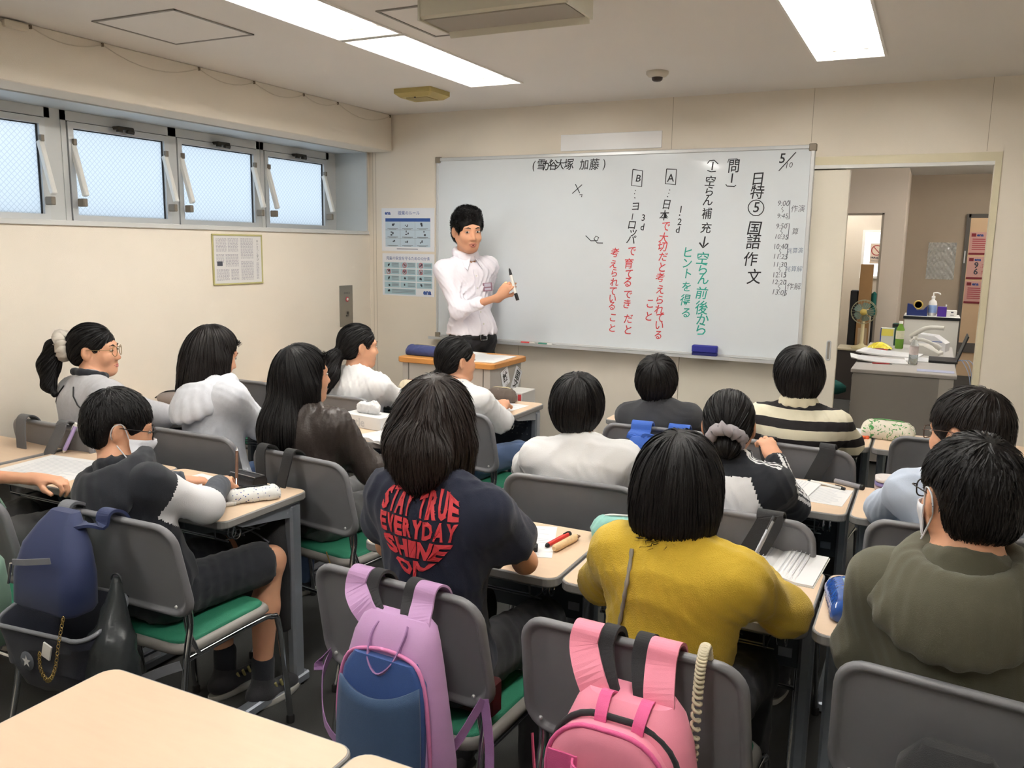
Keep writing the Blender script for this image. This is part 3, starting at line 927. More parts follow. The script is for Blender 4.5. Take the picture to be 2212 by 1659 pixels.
def make_chair():
    c = empty('classroom_chair')
    W, Hh = .472, .285
    mb = MB(); lp = []
    tilt = .20
    for ins, dy, sc_ in ((.030, .010, .03), (.030, .010, .35), (.030, .010, .7), (.030, .010, 1), (.006, .012, 1), (0, .004, 1), (.0005, -.007, 1), (.005, -.0125, 1), (.011, -.0125, 1), (.016, -.008, 1), (.020, -.001, 1), (.024, .0, 1), (.024, .001, .93), (.024, .001, .7), (.024, .001, .35), (.024, .001, .03)):
        ring_ = []
        for x, z in rrect(W - 2 * ins, Hh - 2 * ins, .062 - ins * .6, 6):
            x, z = x * sc_, z * sc_
            wx = x * (1.0 + .05 * (-z / Hh))
            y = dy + .28 * x * x
            z2 = z + Hh / 2
            ring_.append((wx, y - z2 * math.sin(tilt) * 1.0, .527 + z2 * math.cos(tilt)))
        lp.append(ring_)
    mb.loops([[(x, y - .195, z) for x, y, z in r_] for r_ in lp])
    o = mb.build('backrest', m_shell, c)
    mb = MB()
    for sx in (-1, 1):
        mb.lathe([(.005, 0), (.004, .003), (0, .003)], c=(sx * .195, -.2065, .565), rot=(PI / 2 - tilt, 0, 0), n=8)
    mb.build('rivets', m_alu, c)['kind'] = 'stuff'
    # seat: grey rim and green pad
    mb = MB(); lp = []
    for ins, z in ((.04, .396), (.012, .398), (0, .408), (.002, .420), (.010, .427), (.020, .428)):
        lp.append([(x, y + .0, z + .10 * max(0, -(y)) * .25 - (.5 * max(0, y - .15)) * .5) for x, y in rrect(.395 - 2 * ins, .385 - 2 * ins, .07 - ins, 6)])
    mb.loops(lp)
    mb.build('seat_shell', m_shelle, c)
    mb = MB(); lp = []
    for ins, z in ((.020, .424), (.020, .432), (.028, .438), (.06, .440)):
        lp.append([(x, y, z + .10 * max(0, -(y)) * .25 - (.5 * max(0, y - .15)) * .5) for x, y in rrect(.395 - 2 * ins, .385 - 2 * ins, .07 - ins, 6)])
    mb.loops(lp)
    mb.build('seat_pad', m_seatg, c)
    for s in (-1, 1):
        # front leg runs under the seat side and down
        mb = MB()
        mb.tube(smooth_path([(s * .185, -.17, .395), (s * .190, .10, .395), (s * .193, .165, .385), (s * .196, .195, .34), (s * .205, .225, .02)], 4), .0095, n=8)
        mb.build('front_leg', m_chrome, c)
        mb = MB()
        mb.tube(smooth_path([(s * .208, -.176, .545), (s * .206, -.172, .50), (s * .206, -.19, .42), (s * .208, -.225, .22), (s * .212, -.285, .012)], 4), .0095, n=8)
        mb.build('rear_leg', m_chrome, c)
        mb = MB()
        mb.tube(smooth_path([(s * .186, -.170, .545), (s * .186, -.160, .47), (s * .188, -.13, .395)], 4), .0085, n=8)
        mb.build('back_strut', m_chrome, c)
        for xx_, y in ((.205, .225), (.2125, -.286)):
            mb = MB(); mb.lathe([(.013, 0), (.013, .022), (.010, .026)], c=(s * xx_, y, 0), n=8); mb.build('foot_cap', m_rub, c)
    mb = MB(); mb.tube([(-.205, -.21, .30), (.205, -.21, .30)], .008, n=8); mb.build('crossbar', m_chrome, c)
    return c


# seat centre x, y of the top of the back, yaw, label
CHAIRS = [
    (2.030, -3.560, -.05, 'grey chair carrying the lilac backpack, behind the navy heart T-shirt'),
    (2.585, -3.585, -.04, 'grey chair carrying the pink backpack, behind the mustard sweater'),
    (3.175, -3.490, -.12, 'grey chair in the lower right corner behind the olive hoodie'),
    (1.105, -3.550, .02, 'grey chair carrying the navy backpack, under the masked writing pupil'),
    (1.100, -2.790, -.11, 'grey chair behind the brown leather jacket with black bag straps'),
    (2.062, -2.610, .05, 'grey chair behind the pupil in plain white sweatshirt, no bag on it'),
    (2.590, -2.680, -.05, 'grey chair with one black strap, behind the black and white track top'),
    (3.170, -2.550, 0, 'grey chair behind the pupil in pale blue shirt, floral bag beside it'),
    (2.070, -1.690, .06, 'grey chair with the bright blue bag, behind the charcoal T-shirt'),
    (2.618, -1.730, -.08, 'grey chair with two black straps, behind the striped polo shirt'),
    (3.180, -1.340, 0, 'empty grey chair in the front row beside the leaf-print pencil case'),
    (0.505, -2.715, 0, 'grey chair behind the pale hoodie pupil, no bag visible on it'),
    (-0.115, -2.870, 0, 'grey chair with grey bag straps by the left wall'),
    (0.460, -1.775, 0, 'grey chair behind the front row pupil in white sweatshirt with ponytail'),
    (1.140, -1.800, -.15, 'grey chair of the front row pupil with low ponytail and white T-shirt'),
    (-0.250, -1.660, 0, 'empty grey chair in the front left corner by the wall'),
    (0.500, -3.610, 0, 'chair at the left edge with the mint green bag'),
]
proto = make_chair()
chair_objs = []
for i, (x, yb, rz, lab) in enumerate(CHAIRS):
    c = proto if i == 0 else copy_tree(proto)
    off = Vector((0, -.262, 0)); off.rotate(Euler((0, 0, rz)))
    c.location = (x - off.x, yb - off.y, 0)
    c.rotation_euler = (0, 0, rz)
    tag(c, lab, 'chair', 'classroom chairs')
    chair_objs.append(c)

# ================================================================== LECTERN
lx0, lx1, ly0, ly1, lz = .262, .905, -.905, -.46, .887
le = tag(empty('lectern', ((lx0 + lx1) / 2, (ly0 + ly1) / 2, 0)), 'grey steel lectern with an orange-brown wooden top before the whiteboard', 'lectern')
hw, hd = (lx1 - lx0) / 2, (ly1 - ly0) / 2
m_lect = mat('lectern_grey', (172, 168, 162), .5)
m_wood = mat('lectern_wood', (190, 132, 70), .4, var=.12, vscale=6, stretch=(2, 16, 16))
mb = MB(); mb.loops([[(x, y, z) for x, y in rrect(2 * hw - 2 * i, 2 * hd - 2 * i, .03, 4)] for i, z in ((.004, lz - .032), (0, lz - .028), (0, lz - .004), (.004, lz))], smooth=False)
mb.build('wooden_top', m_wood, le)
mb = MB(); mb.span((-hw + .03, -hd + .02, .02), (hw - .03, -hd + .035, lz - .032)); mb.build('front_panel', m_lect, le)
for s in (-1, 1):
    mb = MB(); mb.span((s * (hw - .03), -hd + .035, .02), (s * (hw - .045), hd - .03, lz - .032)); mb.build('side_panel', m_lect, le)
mb = MB(); mb.span((-hw + .045, -hd + .04, .55), (hw - .045, hd - .04, .565)); mb.build('shelf', m_lect, le)
mb = MB(); mb.span((-hw + .02, -hd + .012, 0), (hw - .02, hd - .02, .025)); mb.build('plinth', m_base, le)
for s in (-1, 1):
    mb = MB(); mb.span((s * (hw - .075), -hd + .016, .03), (s * (hw - .071), -hd + .021, lz - .034)); mb.build('seam', m_base, le)

# ================================================================== OFFICE BEYOND THE DOOR
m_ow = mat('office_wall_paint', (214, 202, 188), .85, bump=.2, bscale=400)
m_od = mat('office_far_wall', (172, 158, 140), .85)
mb = MB()
mb.span((2.52, 5.0, 0), (2.727, 5.12, ZC)); mb.span((1.2, 5.0, 1.925), (2.52, 5.12, ZC)); mb.span((1.2, 5.0, 0), (1.9, 5.12, 1.925))
mb.span((2.60, 5.12, 0), (2.727, 6.2, ZC))
struct(mb.build('wall_office', m_ow))
mb = MB()
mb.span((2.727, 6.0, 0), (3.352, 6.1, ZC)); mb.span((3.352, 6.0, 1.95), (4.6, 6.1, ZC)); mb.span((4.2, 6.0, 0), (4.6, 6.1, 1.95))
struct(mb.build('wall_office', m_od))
mb = MB(); mb.span((4.6, .1, 0), (4.7, 7.4, ZC)); mb.span((1.1, .1, 0), (1.2, 7.4, ZC)); struct(mb.build('wall_office', m_ow))
mb = MB(); mb.span((1.1, 6.6, 0), (2.6, 6.7, ZC)); struct(mb.build('wall_office', mat('store_wall', (196, 188, 174), .85)))
mb = MB(); mb.span((2.6, 7.0, 0), (4.7, 7.1, ZC)); struct(mb.build('wall_office', mat('corridor_wall_peach', (232, 202, 164), .8)))
mb = MB(); mb.span((2.50, 4.985, 0), (2.522, 5.125, 1.945)); mb.span((1.9, 4.985, 1.925), (2.522, 5.125, 1.945)); struct(mb.build('trim_7', mat('inner_frame_taupe', (150, 140, 126), .5)))
mb = MB(); mb.span((3.330, 5.97, 0), (3.372, 6.12, 1.97)); mb.span((3.352, 5.97, 1.93), (4.2, 6.12, 1.97)); struct(mb.build('trim_8', mat('far_frame_grey', (92, 88, 82), .5, metal=.2)))
mb = MB(); mb.span((3.337, 5.962, 1.42), (3.352, 5.972, 1.56), bev=.002); mb.span((3.341, 5.958, 1.46), (3.348, 5.964, 1.52)); struct(mb.build('trim_9', m_alu))
mb = MB(); mb.span((2.727, 5.985, 0), (3.33, 6.0, .10)); mb.span((3.38, 6.98, .30), (4.6, 7.0, .42)); struct(mb.build('baseboard_office', m_base))
# office ceiling light
ol = tag(empty('ceiling_light', (3.35, 3.0, ZC)), 'surface mounted ceiling light of the office beyond the doorway', 'ceiling light')
mb = MB(); mb.box((0, 0, -.02), (.30, 1.25, .04), bev=.008); mb.build('housing', m_white, ol)
for s in (-1, 1):
    mb = MB(); mb.tube([(s * .07, -.58, -.062), (s * .07, .58, -.062)], .0145, n=10); mb.build('tube', m_tube, ol)
    for e in (-1, 1):
        mb = MB(); mb.box((s * .07, e * .59, -.055), (.03, .025, .04), bev=.004); mb.build('socket', m_sock, ol)
ol0 = ol
ol = tag(empty('ceiling_light', (4.0, 6.55, ZC)), 'corridor ceiling light behind the far door frame', 'ceiling light')
mb = MB(); mb.box((0, 0, -.02), (.5, .16, .04), bev=.008); mb.build('housing', m_white, ol)
mb = MB(); mb.tube([(-.24, 0, -.062), (.24, 0, -.062)], .0145, n=10); mb.build('tube', m_tube, ol)

for (x_, y_, lb_) in ((2.0, 2.0, 'added fill ceiling light brightening the office, above the swivel chair'), (4.15, 4.4, 'added fill ceiling light brightening the office near its far wall'), (2.0, 5.8, 'added fill ceiling light brightening the store room behind the inner doorway')):  # extra unseen lamps added only to brighten the office and store room
    o2 = copy_tree(ol0); o2.location = (x_, y_, ZC); o2['label'] = lb_
# small window of the store room with prohibition notice
w = struct(empty('window_9', (2.40, 6.6, 1.50)))
mb = MB()
for a, b in (((-.19, -.03, -.30), (.19, 0, -.27)), ((-.19, -.03, .27), (.19, 0, .30)), ((-.19, -.03, -.27), (-.16, 0, .27)), ((.16, -.03, -.27), (.19, 0, .27))):
    mb.span(a, b)
mb.build('frame', m_trimw, w)
mb = MB(); mb.span((-.16, -.012, -.27), (.16, -.006, .27)); mb.build('pane', mat('store_window_daylight', (210, 222, 240), .5, emis=(.78, .87, 1.0), estr=.75), w)
n = tag(empty('prohibition_notice', (2.385, 6.585, 1.52)), 'beige notice with red prohibition ring on the store room window', 'sign')
mb = MB(); mb.span((-.075, -.002, -.135), (.075, 0, .115)); mb.build('sheet', mat('notice_beige', (206, 190, 172), .6), n)
mb = MB(); ring(mb, 0, .030, .066, .012, -.003, 20); mb.build('ring', mat('notice_red', (150, 52, 52), .6), n)
mb = MB(); add_text(mb, '撮影禁止', Matrix.Translation((0, -.0035, -.068)) @ Matrix.Rotation(PI / 2, 4, 'X'), size=.034, thin=.001, extrude=0); Q(mb, -.06, -.105, .06, -.098, -.003); mb.build('lettering', m_pdark, n)

# pink posters on the corridor wall
m_pink = mat('poster_pink', (226, 178, 168), .6)
m_maroon = mat('poster_maroon', (140, 48, 58), .6)
for i, (z, lab) in enumerate(((1.66, 'top pink notice on the corridor wall beyond the far door frame'), (1.36, 'middle pink notice with the figures 9 and 6 on the corridor wall'), (1.06, 'bottom pink notice on the corridor wall beyond the far door frame'))):
    p = tag(empty('pink_notice', (3.56, 7.0, z)), lab, 'poster', 'pink corridor notices')
    mb = MB(); mb.span((-.15, -.003, -.13), (.15, 0, .13)); mb.build('sheet', m_pink, p)
    mb = MB(); mb.span((-.15, -.005, -.145), (.12, -.003, -.120)); mb.span((-.135, -.005, .075), (-.085, -.003, .115)); mb.build('maroon_band', m_maroon, p)
    mb = MB(); add_text(mb, 'ena', Matrix.Translation((-.04, -.005, .095)) @ Matrix.Rotation(PI / 2, 4, 'X'), size=.05, thin=.002, extrude=0); mb.build('logo_lettering', m_pblue, p)
    mb = MB(); mb2 = MB()
    if i == 1:
        add_text(mb, '9', Matrix.Translation((-.05, -.005, .025)) @ Matrix.Rotation(PI / 2, 4, 'X'), size=.10, thin=.002, extrude=0)
        add_text(mb, '6', Matrix.Translation((-.05, -.005, -.055)) @ Matrix.Rotation(PI / 2, 4, 'X'), size=.10, thin=.002, extrude=0)
        add_text(mb2, '.金', Matrix.Translation((.03, -.005, .02)) @ Matrix.Rotation(PI / 2, 4, 'X'), size=.06, extrude=0)
        add_text(mb2, '.金', Matrix.Translation((.03, -.005, -.06)) @ Matrix.Rotation(PI / 2, 4, 'X'), size=.06, extrude=0)
        mb2.build('red_lettering', m_pred, p)
    else:
        for q in range(6):
            Q(mb, -.12, .04 - q * .025, .02 + .04 * (q % 3), .050 - q * .025, -.005)
    mb.build('print_lines', m_pdark if i == 1 else m_pred, p)

# plastic sheet taped to the far wall
pl = bpy.data.materials.new('clear_plastic'); pl.use_nodes = True
b_ = pl.node_tree.nodes['Principled BSDF']
b_.inputs['Base Color'].default_value = (.75, .85, .88, 1); b_.inputs['Roughness'].default_value = .12; b_.inputs['Alpha'].default_value = .35; b_.inputs['Specular IOR Level'].default_value = 1.0
mb = MB(); nx, nz = 26, 34; vs = []
rr = random.Random(5)
for j in range(nz + 1):
    for i in range(nx + 1):
        u, v = i / nx - .5, j / nz - .5
        vs.append((u * .29, -.006 - .010 * abs(math.sin(13 * v + 5 * u * u * 4)) - .004 * math.sin(40 * u + 9 * v) * math.cos(31 * v) - .003 * rr.random(), v * .42))
mb.add(vs, [(j * (nx + 1) + i, j * (nx + 1) + i + 1, (j + 1) * (nx + 1) + i + 1, (j + 1) * (nx + 1) + i) for j in range(nz) for i in range(nx)])
o = mb.build('plastic_sheet', pl, loc=(3.11, 6.0, 1.44)); tag(o, 'crinkled clear plastic sheet taped to the far office wall', 'plastic sheet')

# steel office desk
od = tag(empty('office_desk', (2.912, 2.5, 0)), 'grey steel office desk covered in papers beyond the doorway', 'desk')
m_odesk = mat('office_desk_grey', (158, 154, 148), .5)
m_odtop = mat('office_desk_top', (186, 182, 178), .4)
mb = MB(); mb.span((-.342, -1.0, .672), (.342, 1.0, .70), bev=.004); mb.build('top', m_odtop, od)
mb = MB(); mb.span((-.325, -.985, .03), (.235, -.96, .672)); mb.build('end_panel', m_odesk, od)
mb = MB(); mb.span((.235, -.985, .03), (.325, -.965, .672)); mb.build('end_leg', mat('office_leg_light', (196, 192, 184), .5), od)
mb = MB(); mb.span((-.320, -.95, .03), (.30, .98, .06)); mb.span((.30, -.95, .06), (.32, .98, .672)); mb.build('carcass', m_odesk, od)
for k in range(3):
    dz = (.045, .26, .46)[k]; dh = (.205, .19, .19)[k]
    mb = MB(); mb.span((-.334, -.95, dz), (-.318, -.52, dz + dh), bev=.003); dr = mb.build('drawer', m_odesk, od)
    mb = MB(); mb.span((-.345, -.85, dz + dh - .05), (-.334, -.62, dz + dh - .035)); mb.build('handle', m_base, dr)

# cabinet with sanitiser
cb = tag(empty('white_cabinet', (3.065, 3.80, 0)), 'white cabinet with black edged top behind the office desk', 'cabinet')
mb = MB(); mb.span((-.225, -.20, .02), (.225, .20, .93), bev=.003); mb.build('body', mat('cabinet_white', (214, 212, 204), .5), cb)
mb = MB(); mb.span((-.235, -.21, .93), (.235, .21, .955), bev=.002); mb.build('edge_band', m_black, cb)
mb = MB(); mb.span((-.231, -.206, .954), (.231, .206, .9575)); mb.build('top', m_white, cb)
CZ = .9575
sa = tag(empty('sanitiser_bottle', (3.065, 3.72, CZ)), 'white pump sanitiser bottle with blue and red label', 'bottle')
mb = MB(); mb.lathe([(.030, 0), (.036, .006), (.036, .11), (.030, .135), (.014, .15), (.014, .165), (0, .165)], n=18); mb.build('bottle', m_white, sa)
mb = MB(); mb.lathe([(.0365, .03), (.0365, .10)], n=18); mb.build('label', mat('sanitiser_label', (150, 178, 220), .5, var=.3, vscale=20), sa)
mb = MB(); mb.lathe([(.016, .16), (.016, .182), (.006, .186), (.005, .215), (0, .215)], n=12); mb.tube([(0, 0, .212), (.03, 0, .214), (.052, 0, .206), (.055, 0, .196)], .006, n=8); mb.build('pump', m_white, sa)
tr_ = tag(empty('blue_tray', (2.94, 3.68, CZ)), 'dark blue plastic desk tray on the white cabinet', 'tray')
mb = MB(); mb.loops([[(-.085, y, 0), (.085, y, 0), (.085, y, .10), (.05, y, .055), (0, y, .05), (-.045, y, .10), (-.085, y, .11)] for y in (-.05, .05)], smooth=False); mb.build('body', mat('tray_blue', (30, 46, 104), .4), tr_)
tp = tag(empty('tape_roll', (2.945, 3.70, CZ + .055)), 'yellow tape roll sitting in the blue tray', 'tape')
mb = MB(); mb.lathe([(.03, -.008), (.042, -.008), (.042, .008), (.03, .008), (.03, -.008)], rot=(PI / 2, 0, 0), c=(0, 0, .042), n=20); mb.build('roll', mat('tape_yellow', (206, 176, 92), .4), tp)
pb = tag(empty('purple_box', (3.145, 3.68, CZ)), 'small purple box on the white cabinet right of the sanitiser', 'box')
mb = MB(); mb.box((0, 0, .045), (.075, .05, .09), bev=.003); mb.build('body', mat('purple_card', (72, 40, 140), .5), pb); mb = MB(); mb.box((.03, -.01, .1), (.012, .02, .02), bev=.003); mb.build('clip', m_alu, pb)
wb2 = tag(empty('white_card_box', (3.225, 3.70, CZ)), 'white card box with black print at the cabinet edge', 'box')
mb = MB(); mb.box((0, 0, .03), (.085, .06, .06), bev=.003); mb.build('body', m_white, wb2); mb = MB(); mb.box((.005, -.0312, .042), (.02, .001, .01)); mb.box((.005, -.0312, .018), (.03, .001, .005)); mb.build('print', m_pdark, wb2)

# things on the office desk (top .70)
m_sheet = mat('white_paper', (232, 232, 232), .6, bump=.05, bscale=60)


def paper_stack(name, loc, rz, w, d, h, lab, lift=0.0, group=None, lines=True, cat_='paper'):
    p = empty(name, loc, rz)
    tag(p, lab, cat_, group)
    mb = MB(); n_ = 9
    top, bot = [], []
    for i in range(n_):
        t = i / (n_ - 1)
        z = lift * (1 - t) ** 3
        x = -w / 2 + w * t
        top.append((x, z + h)); bot.append((x, z))
    ringp = top + bot[::-1]
    mb.loops([[(x, y, z) for x, z in ringp] for y in (-d / 2, d / 2)], smooth=False)
    mb.build('sheets', m_sheet, p)
    if lines:
        mb = MB(); r_ = random.Random(int(abs(loc[0] * 1000)))
        for q in range(int(d / .014) - 2):
            y = -d / 2 + .018 + q * .014
            x0, x1 = -w * .38, w * .42 - r_.random() * w * .25
            mb.add([(x0, y, h + .0004 + lift * max(0, .5 - (x0 / w)) ** 3), (x1, y, h + .0004), (x1, y + .0035, h + .0004), (x0, y + .0035, h + .0004 + lift * max(0, .5 - (x0 / w)) ** 3)], [(0, 1, 2, 3)])
        o = mb.build('print_lines', mat('print_faint', (198, 200, 206), .7), p); o['kind'] = 'stuff'
    return p


paper_stack('paper_sheets', (2.72, 2.06, .70), .1, .40, .28, .008, 'loose white papers curling over the near left edge of office desk', .03)
paper_stack('paper_sheets', (2.78, 2.55, .70), -.15, .46, .32, .012, 'stack of white papers in the middle of the office desk', .02)
paper_stack('paper_sheets', (2.99, 2.32, .70), .05, .18, .28, .006, 'white papers beside the open laptop on the office desk')
o = paper_stack('blue_leaflet', (3.12, 1.68, .70), 0, .24, .13, .002, 'pale blue printed leaflet at the near edge of office desk', lines=False, cat_='leaflet')
o.children[0].data.materials[0] = mat('leaflet_blue', (186, 192, 220), .5, var=.2, vscale=25)


def bottle(name, loc, lab, m_body, m_liq, hgt=.20, r=.031):
    b = tag(empty(name, loc), lab, 'bottle')
    mb = MB(); mb.lathe([(r * .9, 0), (r, .006), (r, hgt * .45), (r * .92, hgt * .5), (r, hgt * .56), (r, hgt * .7), (r * .45, hgt * .88), (r * .45, hgt * .93)], n=18); mb.build('body', m_body, b)
    mb = MB(); mb.lathe([(0, .003), (r * .93, .004), (r * .93, hgt * .42), (0, hgt * .42)], n=18); mb.build('liquid', m_liq, b)
    mb = MB(); mb.lathe([(r * 1.01, hgt * .36), (r * 1.01, hgt * .66)], n=18); mb.build('label', mat(name + '_label', (214, 214, 190) if 'tea' in name else (228, 216, 214), .5, var=.3, vscale=30), b)
    mb = MB(); mb.lathe([(r * .47, hgt * .91), (r * .47, hgt), (0, hgt)], n=14); mb.build('cap', m_white, b)


m_clear = mat('clear_bottle', (235, 240, 240), .08, trans=.9, ior=1.2)
bottle('tea_bottle', (2.83, 3.10, .70), 'green tea plastic bottle at the back of the office desk', mat('tea_green_plastic', (150, 200, 90), .15, trans=.5, ior=1.2), mat('green_tea', (140, 190, 60), .2), .24, .034)
bottle('water_bottle', (2.965, 2.00, .70), 'clear plastic bottle with pale label on the office desk papers', m_clear, mat('clear_water', (220, 225, 228), .1, trans=.8, ior=1.2), .21, .032)
yb_ = tag(empty('snack_bag', (2.68, 2.96, .70)), 'crumpled yellow snack bag on the office desk', 'bag')
mb = MB(); vs = []
for j in range(9):
    for i in range(13):
        u, v = i / 12 - .5, j / 8 - .5
        vs.append((u * .20, v * .13, .004 + .05 * max(0, 1 - (2 * abs(u)) ** 2) * max(0, 1 - (2 * abs(v)) ** 2) + .012 * rr.random()))
mb.add(vs, [(j * 13 + i, j * 13 + i + 1, (j + 1) * 13 + i + 1, (j + 1) * 13 + i) for j in range(8) for i in range(12)])
mb.build('wrapper', mat('snack_yellow', (222, 206, 54), .3, var=.25, vscale=30), yb_)
mb = MB(); mb.box((.02, -.09, .006), (.10, .03, .012), bev=.004); mb.build('red_wrapper', mat('snack_red', (170, 40, 44), .4), yb_)
gb = tag(empty('medicine_box', (2.72, 3.30, .70)), 'upright blue and yellow carton behind the tea bottle', 'box')
mb = MB(); mb.box((0, 0, .08), (.11, .06, .16), bev=.002); mb.build('carton', mat('carton_pale', (206, 208, 200), .5), gb)
mb = MB(); mb.box((0, -.031, .12), (.10, .002, .06)); mb.build('yellow_panel', mat('carton_yellow', (222, 210, 96), .5), gb)
mb = MB(); mb.box((-.053, -.031, .08), (.008, .003, .16)); mb.build('blue_edge', mat('carton_blue', (52, 74, 150), .5), gb)
gc = tag(empty('green_canister', (2.79, 3.36, .70)), 'dark green canister standing behind the carton on the office desk', 'canister')
mb = MB(); mb.lathe([(.036, 0), (.036, .19), (.03, .2), (0, .2)], n=16); mb.build('can', mat('canister_green', (24, 74, 62), .4), gc); mb = MB(); mb.lathe([(.037, .17), (.037, .195)], n=16); mb.build('lid', m_black, gc)
ph = tag(empty('desk_phone', (3.06, 2.78, .70), -.2), 'pale grey desk telephone with handset on the office desk', 'telephone')
m_ph = mat('phone_grey', (198, 196, 188), .45)
mb = MB(); mb.loops([[(-.10, y, 0), (.10, y, 0), (.10, y, .02), (-.02, y, .075), (-.10, y, .08)] for y in (-.10, .10)], smooth=False); mb.build('base', m_ph, ph)
mb = MB(); mb.tube(smooth_path([(-.12, -.075, .095), (-.06, -.075, .125), (.03, -.075, .105), (.11, -.075, .06)], 4), [.022] * 3 + [.014] * 7 + [.022] * 3, n=8); mb.build('handset', m_ph, ph)
mb = MB()
for i in range(3):
    for j in range(4):
        mb.box((.0 + .025 * j - .02, .0 + .03 * i, .063 - .0115 * j), (.016, .02, .008), rot=(0, .43, 0))
mb.build('buttons', m_pgrey, ph)['kind'] = 'stuff'
fx = tag(empty('fax_machine', (3.10, 3.12, .70), -.2), 'white telephone base unit with display behind the desk telephone', 'telephone')
mb = MB(); mb.loops([[(-.11, y, 0), (.11, y, 0), (.11, y, .07), (.02, y, .13), (-.11, y, .14)] for y in (-.09, .09)], smooth=False); mb.build('body', mat('fax_white', (220, 220, 222), .45), fx)
mb = MB(); mb.box((0, -.0915, .085), (.16, .003, .006)); mb.build('blue_line', m_pblue, fx); mb = MB(); mb.tube(smooth_path([(-.18, -.06, .11), (-.06, -.05, .19), (.08, -.05, .2)], 4), .02, n=8); mb.build('handset', m_ph, fx)
lt = tag(empty('laptop', (3.19, 2.33, .70), 0), 'open black laptop seen from its edge on the office desk', 'laptop')
mb = MB(); mb.box((-.02, 0, .010), (.20, .30, .018), bev=.003); mb.build('base', m_black, lt)
mb = MB(); mb.box((.105, 0, .115), (.010, .30, .21), rot=(0, .3, 0), bev=.003); mb.build('screen_lid', m_black, lt)
mb = MB()
for q in range(3):
    mb.tube(smooth_path([(.07, -.12 + q * .01, .02), (.11 + .03 * q, -.2, .03), (.17 + .01 * q, -.3, -.12), (.155, -.45 + .06 * q, -.45), (.16, -.42, -.6)], 5), .003, n=6)
mb.build('cables', mat('cable_blue', (150, 168, 196), .5), lt)
rp = tag(empty('red_pen', (2.76, 1.86, .703), .15), 'red pen on the papers at the near edge of office desk', 'pen')
mb = MB(); mb.tube([(-.07, 0, .005), (.05, 0, .005)], .005, n=8); mb.build('barrel', mat('pen_red', (176, 44, 48), .35), rp)
mb = MB(); mb.tube([(.05, 0, .005), (.066, 0, .004), (.07, 0, .003)], [.005, .003, .001], n=8); mb.build('tip', m_black, rp)

# green swivel chair in the office
sc = tag(empty('swivel_chair', (2.25, 2.05, 0), .4), 'green upholstered swivel chair beside the office desk', 'chair')
m_gf = mat('swivel_green', (20, 92, 84), .85, bump=.3, bscale=400)
mb = MB(); mb.loops([[(x, y, z) for x, y in rrect(.46 - i, .44 - i, .12, 5)] for i, z in ((.06, .43), (0, .45), (0, .49), (.05, .51))]); mb.build('seat', m_gf, sc)
mb = MB(); mb.loops([[(x, y + .2, z + .82) for x, z in rrect(.40 - i, .34 - i, .10, 5)] for i, y in ((.05, -.02), (0, 0), (0, .03), (.06, .05))]); mb.build('backrest', m_gf, sc)
mb = MB(); mb.tube([(0, .24, .7), (0, .26, .5), (0, .1, .42)], .018, n=8); mb.tube([(0, 0, .43), (0, 0, .09)], .03, n=10); mb.build('column', m_black, sc)
for k in range(5):
    a = 2 * PI * k / 5 + .3
    mb = MB(); mb.tube([(0, 0, .10), (.26 * math.cos(a), .26 * math.sin(a), .065)], [.022, .015], n=8); mb.lathe([(0, -.012), (.024, -.012), (.024, .012), (0, .012)], c=(.26 * math.cos(a), .26 * math.sin(a), .025), rot=(PI / 2, 0, a), n=12); mb.build('castor_arm', m_black, sc)
sb_ = tag(empty('dark_bag', (2.42, 1.50, 0)), 'dark navy bag on the floor left of the office desk', 'bag')
mb = MB(); mb.loops([[(x, y, z) for x, y in rrect(a, b, .06, 4)] for a, b, z in ((.22, .20, 0), (.26, .24, .04), (.24, .22, .28), (.18, .14, .36))]); mb.build('body', mat('bag_navy', (28, 32, 48), .8), sb_)
mb = MB(); mb.tube(arc((0, 0, .35), .07, 0, PI, 8), .008, n=6); mb.build('handle', m_black, sb_)

# storage in the inner doorway: shelf box, fan, cartons
st = tag(empty('storage_cabinet', (2.40, 4.55, 0)), 'low dark storage cabinet standing in the inner doorway', 'cabinet')
mb = MB(); mb.span((-.19, -.2, 0), (.15, .2, .52), bev=.004); mb.build('body', mat('dark_cabinet', (58, 52, 48), .6), st); mb = MB(); mb.span((-.2, -.21, .52), (.16, .21, .535)); mb.build('top', mat('cabinet_beige', (188, 176, 148), .5), st)
fn = tag(empty('electric_fan', (2.435, 4.45, .535)), 'beige electric fan with round wire guard in the inner doorway', 'fan')
m_fan = mat('fan_beige', (200, 188, 146), .5)
mb = MB(); mb.lathe([(.10, 0), (.10, .02), (.03, .04), (.018, .06), (.016, .30), (0, .30)], n=20); mb.build('stand', m_fan, fn)
mb = MB(); mb.lathe([(0, -.06), (.045, -.05), (.05, .06), (.03, .07), (0, .07)], c=(0, .03, .385), rot=(PI / 2, 0, 0), n=16); mb.build('motor', m_fan, fn)
mb = MB()
for k in range(5):
    a = 2 * PI * k / 5
    pr = []
    for q in range(6):
        for r_ in (0.03, .055, .085, .10):
            pass
    vs = []
    for j, r_ in enumerate((.02, .05, .08, .098)):
        wdt = (.3, .55, .55, .35)[j]
        for e in (-1, 0, 1):
            an = a + e * wdt
            vs.append((r_ * math.cos(an), -.045 - .012 * e, .385 + r_ * math.sin(an)))
    mb.add(vs, [(j * 3 + e, j * 3 + e + 1, j * 3 + e + 4, j * 3 + e + 3) for j in range(3) for e in range(2)], True)
mb.build('blades', mat('fan_blade_teal', (120, 150, 140), .3, alpha=.8), fn)
mb = MB()
for y in (-.085, .0):
    mb.tube(arc((0, y, .385), .118 if y else .122, 0, 2 * PI, 24)[:-1], .004, n=6, closed=True)
